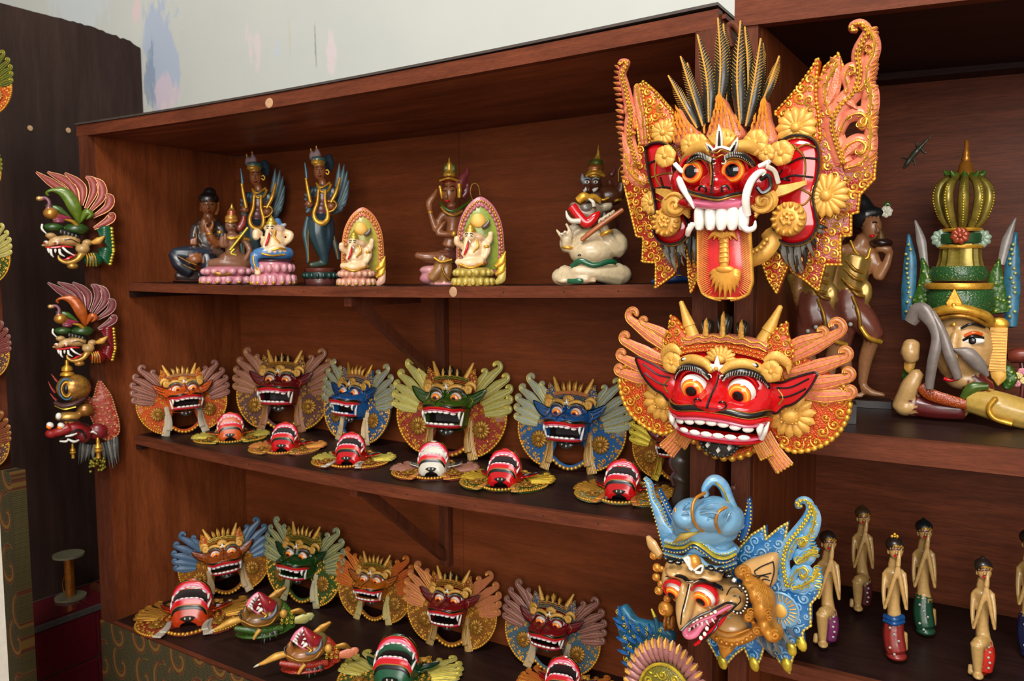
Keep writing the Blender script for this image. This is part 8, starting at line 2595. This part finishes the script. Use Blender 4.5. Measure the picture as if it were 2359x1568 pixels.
    f.tube('sleeve', [(960, 1390, 130), (1000, 1340, 140), (1080, 1330, 130)], [20, 26, 16], paint('sleeve_green', (74, 96, 30), .3, .2, .4), None, 14, 8, 12)
    f.tube('bangle', [(1120, 1390, 190), (1085, 1440, 190), (1110, 1490, 190), (1200, 1520, 190)], 13, GOLD)


crowned_head()

# pink blossom spray at the picture edge
f = Fig('blossom_spray', 'spray of small pink blossoms beside the crowned head', 'ornament', (2352, 930), 0.36, ZR_S, *A4)
f.tube('stem', [(1242, 1400, 0), (1250, 1320, 10), (1260, 1200, 10), (1250, 1090, 0)], 10, paint('stem_maroon', (92, 36, 30), .35, 0, .3))
for i, (x, y) in enumerate(((1195, 1170), (1215, 1195), (1240, 1180), (1230, 1220), (1265, 1205), (1255, 1160), (1285, 1180), (1290, 1220))):
    c = f.p(x, y, 20 + 4 * (i % 3))
    obj('blossom', petal_flower(c[:2], 18 * f.u, 6, c[2], .3, .3, 1, 6, False), paint('blossom_pink', (206, 130, 140), .4, 0, .2) if i % 2 else paint('blossom_cream', (226, 200, 130), .4, .1, .2), f.R)
f.tube('roll', [(1195, 1085, 10), (1240, 1080, 20), (1300, 1075, 20)], [34, 38, 36], paint('roll_brick', (120, 52, 36), .35, .1, .3))
f.ball('foot', 1245, 1404, 0, 60, 14, 50, paint('slab_dark', (38, 26, 24), .4, 0, .3))

# ------------------------------------------------------------------ praying figurines on the lower shelf
A5 = (1780, 1000, 2.76)


def praying(label, hx, hy, by, kneel, skirt, hair, lean=0.0, sash=None, top=None):
    px, py = A5[0] + hx / A5[2], A5[1] + by / A5[2]
    Y = min(hit(px, py, 2, ZR_B)[1], 0.44)
    f = Fig('praying_figurine', label, 'figurine', (px, py), Y, ZR_B, *A5, 'praying figurines on the right cabinet shelf', .0019)
    H = by - hy
    SK = (186, 148, 88)
    s = H / 660.0
    bx = hx - 12 * s
    X = lambda d: hx + d * s
    Yy = lambda d: hy + d * s
    f.b(X(2), Yy(8), 22, 39 * s, 50 * s, 40 * s, SK)
    f.b(X(-6), Yy(-32), 0, 54 * s, 46 * s, 56 * s, hair)
    if top is not None:
        f.l([(X(-6), Yy(-60), 0), (X(-10), Yy(-86), -4)], [26 * s, 12 * s], hair)
    f.l([(X(-6), Yy(50), 10), (X(-14), Yy(100), 0)], [28 * s, 32 * s], SK)
    f.l([(X(-60), Yy(140), 0), (X(-14), Yy(122), 4), (X(40), Yy(140), 0)], [20 * s, 30 * s, 20 * s], SK)
    f.l([(X(-12), Yy(130), 0), (X(-12), Yy(240), 0), (X(-12), Yy(340), 0), (X(-6), Yy(430), 0)], [44 * s, 37 * s, 36 * s, 44 * s], SK)
    e1, e2 = (X(-66), Yy(356), 84), (X(64), Yy(362), 84)
    hand = (X(14), Yy(96), 96)
    f.l([(X(-64), Yy(140), 0), (X(-72), Yy(250), 40), e1], [18 * s, 14 * s, 10 * s], SK)
    f.l([(X(46), Yy(140), 0), (X(60), Yy(250), 40), e2], [18 * s, 14 * s, 10 * s], SK)
    f.l([e1, (X(-24), Yy(225), 100), hand], [9 * s, 14 * s, 11 * s], SK)
    f.l([e2, (X(38), Yy(228), 100), hand], [9 * s, 14 * s, 11 * s], SK)
    f.l([hand, (X(20), Yy(48), 92), (X(24), Yy(4), 84)], [16 * s, 13 * s, 5 * s], SK)
    if kneel:
        f.l([(X(0), Yy(430), 0), (X(-24), Yy(440), 60), (X(-44), Yy(450), 84)], [46 * s, 40 * s, 36 * s], SK)
        f.l([(X(-44), Yy(448), 84), (X(-42), Yy(540), 70), (X(-40), Yy(622), 66)], [38 * s, 32 * s, 22 * s], SK)
        f.b(X(-38), by - 16 * s, 80, 32 * s, 18 * s, 44 * s, SK)
        f.l([(X(-80), Yy(580), 20), (X(-84), Yy(630), 30)], [18 * s, 18 * s], SK)
        f.l([(X(0), Yy(430), 0), (X(16), Yy(520), 0), (X(6), Yy(610), 0)], [46 * s, 46 * s, 40 * s], skirt)
        f.l([(X(-10), Yy(600), -20), (X(-60), Yy(620), -30)], [40 * s, 36 * s], skirt)
    else:
        f.l([(X(-8), Yy(410), 0), (X(-14), Yy(500), 14), (X(-4), Yy(580), 30), (X(6), by - 44 * s, 40)], [52 * s, 60 * s, 62 * s, 58 * s], skirt)
        f.b(X(4), by - 26 * s, 30, 60 * s, 28 * s, 60 * s, skirt)
        f.l([(X(40), Yy(500), -30), (X(46), Yy(600), -20)], [30 * s, 26 * s], SK)
    f.body(smooth=1)
    for d in (-16, 16):
        f.tube('eyelid', [(X(d - 10), Yy(-4), 58), (X(d), Yy(0), 62), (X(d + 10), Yy(-4), 58)], 4 * s, MARO)
    f.tube('mouth', [(X(-8), Yy(34), 60), (X(4), Yy(38), 64), (X(16), Yy(34), 60)], 7 * s, LIP)
    f.tube('nose', [(X(2), Yy(0), 60), (X(5), Yy(20), 72), (X(2), Yy(24), 64)], [3 * s, 8 * s, 8 * s], paint('carved_skin', (178, 140, 84), .3, 0, .2))
    f.tube('headband', [(X(-50), Yy(-16), 20), (X(0), Yy(-22), 58), (X(44), Yy(-14), 28)], 6 * s, GOLD)
    f.ball('ear', X(-42), Yy(10), 10, 9 * s, 18 * s, 8, TAN)
    f.ball('ear', X(38), Yy(10), 14, 8 * s, 17 * s, 8, TAN)
    if top == 'gold':
        for dx, dy in ((0, -92), (-16, -80), (16, -80), (0, -76)):
            f.ball('hair_ornament', X(dx - 6), Yy(dy), 6, 9 * s, 11 * s, 8, GOLD)
    if sash is not None:
        f.tube('sash', [(X(-64), Yy(398), 10), (X(-10), Yy(420), 62), (X(44), Yy(404), 10)], 17 * s, sash)
        f.tube('sash', [(X(-66), Yy(424), 12), (X(-10), Yy(446), 72), (X(46), Yy(430), 12)], 15 * s, sash)
    for k in range(5):
        x, y = ((-34 + 26 * (k % 3), 470 + 40 * k) if not kneel else (26 + 8 * (k % 2), 470 + 32 * k))
        z = 84 if not kneel else 44
        f.ball('printed_flower', X(x), Yy(y), z + k * 3, 8 * s, 8 * s, 3, paint('print_flower', (176, 172, 160), .4, .1, .3))


HB = (34, 24, 20)
praying('kneeling praying figurine with purple cloth', 358, 690, 1352, True, (110, 40, 84), HB)
praying('kneeling praying figurine with dark red cloth at the back of the shelf', 578, 530, 1122, True, (74, 24, 28), (60, 44, 26), top='bun')
praying('praying figurine with long red flowered skirt and navy sash', 782, 735, 1432, False, (130, 36, 30), HB, sash=DBLUE, top='gold')
praying('praying figurine with green skirt and black hair', 968, 620, 1272, False, (24, 66, 44), (20, 22, 26), top='bun')
praying('kneeling praying figurine with bright red cloth', 1345, 868, 1552, True, (190, 40, 24), HB, top='bun')
praying('praying figurine with navy skirt at the edge of the picture', 1640, 690, 1420, False, (26, 30, 62), HB)

# gecko on the back panel -------------------------------------------
f = Fig('gecko', 'small dark green gecko clinging to the back panel', 'gecko', (2110, 349), Y_BACK - 0.004, 1.0, 1960, 0, 3.92, None, .0016, yaw=0.0)
c0 = hit(2110, 349, 1, Y_BACK - 0.002)
f.R.location = c0
GK_ = (58, 66, 50)
f.l([(480, 1520, 6), (510, 1475, 12), (540, 1430, 14), (590, 1370, 15), (625, 1330, 12), (680, 1275, 8), (755, 1195, 4)], [8, 22, 20, 27, 19, 10, 2], GK_, 0, 24, 10)
for a, b_, c_ in (((530, 1440), (490, 1425), (455, 1420)), ((560, 1420), (575, 1455), (580, 1490)), ((615, 1335), (590, 1310), (605, 1270)), ((640, 1340), (660, 1375), (690, 1375))):
    f.l([(*a, 10), (*b_, 8), (*c_, 5)], [9, 7, 6], GK_, 0, 8, 8)
    for d in (-12, 0, 12):
        f.l([(*c_, 4), (c_[0] + d, c_[1] + (14 if c_[1] > 1400 else -14), 3)], [3.5, 3], GK_, 0, 4, 6)
f.body('body', 1)
for x in (498, 522):
    f.ball('eye', x, 1492 if x < 510 else 1480, 24, 5, 5, 4, BLACK)

# wire spool on the tiled ledge --------------------------------------
sp = hit(163, 1376, 2, 0.339)
R_ = root('wire_spool', Matrix.Translation(Vector(sp)), 'reel of copper wire with pale round flanges on the tiled ledge', 'spool')
rr = px_size(sp, 33)
hh = px_size(sp, 104)
FLG = paint('spool_flange', (132, 128, 100), .45, 0, .2)
for z in (0, hh * .95):
    obj('flange', [lathe([(.0005, z), (rr, z), (rr, z + hh * .045), (rr * .3, z + hh * .05), (.0005, z + hh * .05)], 32)], FLG, R_)
prof = [(.0005, hh * .04)] + [(rr * (.30 + .02 * (i % 2)), hh * (.05 + .9 * i / 40)) for i in range(41)] + [(.0005, hh * .96)]
cw = obj('wire_coil', [lathe(prof, 24)], paint('copper_wire', (186, 112, 34), .3, .5, .3), R_)
t = np.linspace(0, 3.5, 20)
obj('wire_end', [tube(np.c_[-rr * (.32 + .18 * np.sin(t)), -rr * .25 * np.ones(20), hh * (.12 + .1 * t)], .0012, None, 5, None)], paint('copper_wire', (186, 112, 34), .3, .5, .3), R_)
obj('stick', [bbox(-.02, .09, rr + .03, rr + .05, 0, .018)], W_EDGEV, R_)

# nail with twisted wire on the right cabinet post -------------------
n0 = hit(1694, 1120, 1, -0.001)
R_ = root('wire_hook', face_frame(n0), 'rusty nail with two hanging wires on the cabinet post', 'hook')
RUST = paint('rusty_wire', (112, 66, 44), .5, .3, .4)
obj('nail', [tube([(0, 0, -.01), (0, 0, .012)], .0022, None, 8, None), ball((0, 0, .013), (.005, .005, .002), 10, 6)], RUST, R_)
for d, L_ in ((-.010, .034), (.001, .045)):
    obj('wire', [tube(catmull([(0, .002, .009), (.003, .008, .010), (.001, -.004, .010), (d * .6, -L_ * .6, .006), (d, -L_, .003)], 20), .0011, None, 6, None)], RUST, R_)

# dark pierced carving at the end of the middle shelf -----------------
f = Fig('pierced_carving', 'dark plum pierced carving standing at the post end of the middle shelf', 'ornament', (1572, 1195), 0.20, z3(1.85), 1440, 900, 5.225)
out = [(520, 640), (600, 560), (780, 560), (780, 1500), (600, 1500), (560, 1380), (600, 1200), (560, 1100), (600, 1040), (540, 960), (550, 880), (600, 820), (560, 780)]
oc = catmull([f.p(*q, 0)[:2] for q in out + [out[0]]], 60)[:-1]
zz_ = oc[:, 1].min()
oc[:, 1] = np.maximum(oc[:, 1], 0.0)
obj('panel', [plate(oc, -.012, .006, .003)], paint('dark_olive_wood', (52, 36, 18), .35, 0, .3), f.R)
for a in ([(520, 640, 8), (560, 760, 10), (600, 820, 10)], [(600, 830, 10), (545, 900, 12), (560, 980, 12), (600, 1030, 10)], [(600, 1040, 10), (560, 1110, 10), (590, 1200, 10)]):
    f.tube('rim', a, 22, paint('plum_rim', (92, 60, 66), .3, .1, .3))
for x, y in ((660, 790), (655, 940), (670, 1090)):
    f.ball('pierced_leaf', x, y, 12, 34, 14, 8, paint('plum_light', (150, 110, 130), .3, .1, .3), None, (0, 0, -.6))


# beaked masks lying on the lowest shelf ------------------------------
def lying_bird(label, dx, dy, base_px, leafc, skin, collar, dz=0.0):
    x0, y0, k = 280 + dx / 4.04, 1180 + dy / 4.04, 4.04
    Yb = hit(base_px[0], base_px[1], 2, z4(.6))[1]
    f = Fig('bird_mask', label, 'mask', base_px, Yb, z4(.6), x0, y0, k, 'beaked masks lying on the lowest shelf', .0028)
    f.R.location.z += dz
    f.b(1280, 1010, 30, 170, 80, 120, skin)
    f.b(1390, 970, 40, 90, 80, 90, skin)
    f.l([(1400, 900, 70), (1340, 850, 90), (1300, 800, 90), (1275, 765, 85)], [60, 50, 34, 12], (150, 30, 40))
    f.l([(1160, 1000, 60), (1150, 940, 80), (1160, 895, 84)], [54, 30, 10], skin)
    f.b(1430, 880, 20, 70, 70, 60, (110, 96, 50))
    f.body('face')
    g = catmull([f.p(*q, 96)[:2] for q in ((1155, 890), (1200, 820), (1272, 768), (1310, 800), (1325, 880), (1345, 960), (1320, 1000), (1250, 960), (1155, 890))], 40)[:-1]
    z = 96 * f.u
    gp = obj('gape', [plate(g, z - .006, z, .001)], PINK, f.R)
    gi = g.mean(0) + (g - g.mean(0)) * .74
    obj('mouth_inside', [plate(gi, z - .001, z + .0015, .0005)], paint('mouth_crimson', (120, 10, 26), .3, 0, .3), gp)
    for (x, y, tx, ty, w) in ((1195, 870, 1225, 900, 12), (1205, 845, 1235, 868, 12), (1225, 820, 1250, 845, 12), (1270, 790, 1262, 822, 11), (1290, 830, 1268, 842, 11), (1300, 870, 1272, 882, 12), (1310, 920, 1262, 960, 18), (1280, 905, 1255, 930, 14), (1205, 905, 1230, 935, 12), (1180, 890, 1215, 915, 10)):
        f.tube('tooth', [(x, y, 104), ((x + tx) / 2, (y + ty) / 2, 112), (tx, ty, 110)], [w, w * .8, 2], WHITE, None, 6, 7)
    e = f.ball('eye', 1368, 872, 100, 36, 34, 26, LIP)
    f.ball('eye_white', 1372, 880, 112, 30, 18, 18, WHITE, e)
    f.ball('iris', 1364, 862, 116, 26, 20, 16, IRIS, e)
    f.ball('pupil', 1362, 860, 128, 11, 11, 8, BLACK, e)
    for p_, m, w in (([(1300, 1010, 140), (1380, 1000, 130), (1430, 950, 110), (1440, 880, 86)], paint('slate_line', (112, 118, 128), .35, .1, .3), 14), ([(1330, 1000, 146), (1350, 980, 140), (1310, 950, 130)], GOLD, 9), ([(1120, 1030, 120), (1240, 1080, 150), (1380, 1060, 140), (1450, 980, 100)], GOLDD, 10), ([(1110, 1010, 110), (1100, 960, 90), (1130, 940, 90)], BLACK, 10)):
        f.tube('face_line', p_, w, m)
    f.tube('neck_ruff', [(1060, 1100, 60), (1200, 1120, 90), (1340, 1120, 90), (1500, 1100, 60)], [26, 34, 36, 30], collar, None, 20, 8, 26)
    f.tube('neck_ruff', [(1440, 860, 0), (1500, 920, 10), (1560, 1010, 10), (1580, 1090, 0)], [40, 56, 62, 40], collar, None, 20, 8, 22)
    f.ball('ear_boss', 1508, 965, 60, 36, 44, 30, GOLDP)
    f.tube('ear_leaf', [(1580, 950, 20), (1660, 940, 30), (1725, 970, 20)], [20, 30, 4], GOLDD, flat=8)
    f.tube('ear_leaf', [(1600, 1030, 10), (1700, 1010, 20), (1770, 980, 20), (1760, 1020, 20)], [30, 50, 26, 10], leafc, flat=12)
    f.tube('crown_spike', [(1130, 1010, 40), (1020, 1040, 50), (920, 1090, 50), (860, 1115, 50)], [30, 36, 22, 12], GOLDP)
    f.tube('spike_tip', [(870, 1110, 50), (840, 1125, 52), (812, 1140, 52)], [12, 10, 3], BONE)
    f.tube('crown_leaf', [(1380, 830, 0), (1450, 780, -10), (1530, 720, -10)], [30, 40, 16], GOLDD, flat=14)
    f.tube('pendant', [(1290, 1110, 110), (1260, 1150, 120), (1230, 1200, 120)], [24, 18, 14], GOLDP)
    for i in range(7):
        f.tube('hair_lock', [(1300 + 22 * i, 1130 - 4 * i, 80), (1310 + 24 * i, 1180 - 8 * i, 96), (1300 + 28 * i, 1255 - 14 * i, 90)], [14, 13, 3], GREY if i % 2 else BLACKG, None, 8, 6)
    f.ball('back_plate', 1320, 1125, -30, 250, 34, 150, collar)
    c = f.p(1540, 1010, 60)
    obj('ruff_curls', [spiral((c[0] + (d % 3 - 1) * 44 * f.u, c[1] + (d // 3 - 1) * 44 * f.u), 20 * f.u, 1.2, d, .22, 44 * f.u, 1, 14, 5) for d in range(9)], GOLDY, f.R, 'stuff')


lying_bird('beaked mask with green ruff lying on the lowest shelf', 0, 0, (600, 1475), PALEG, (120, 80, 30), carved('green_gilt_carving_fine', (48, 84, 22), (206, 190, 60), 330, .36, depth=.0012), .007)
lying_bird('beaked mask with copper ruff lying at the front of the lowest shelf', 415, 258, (706, 1555), C_SALMM, (146, 90, 36), C_OREDM, -.013)
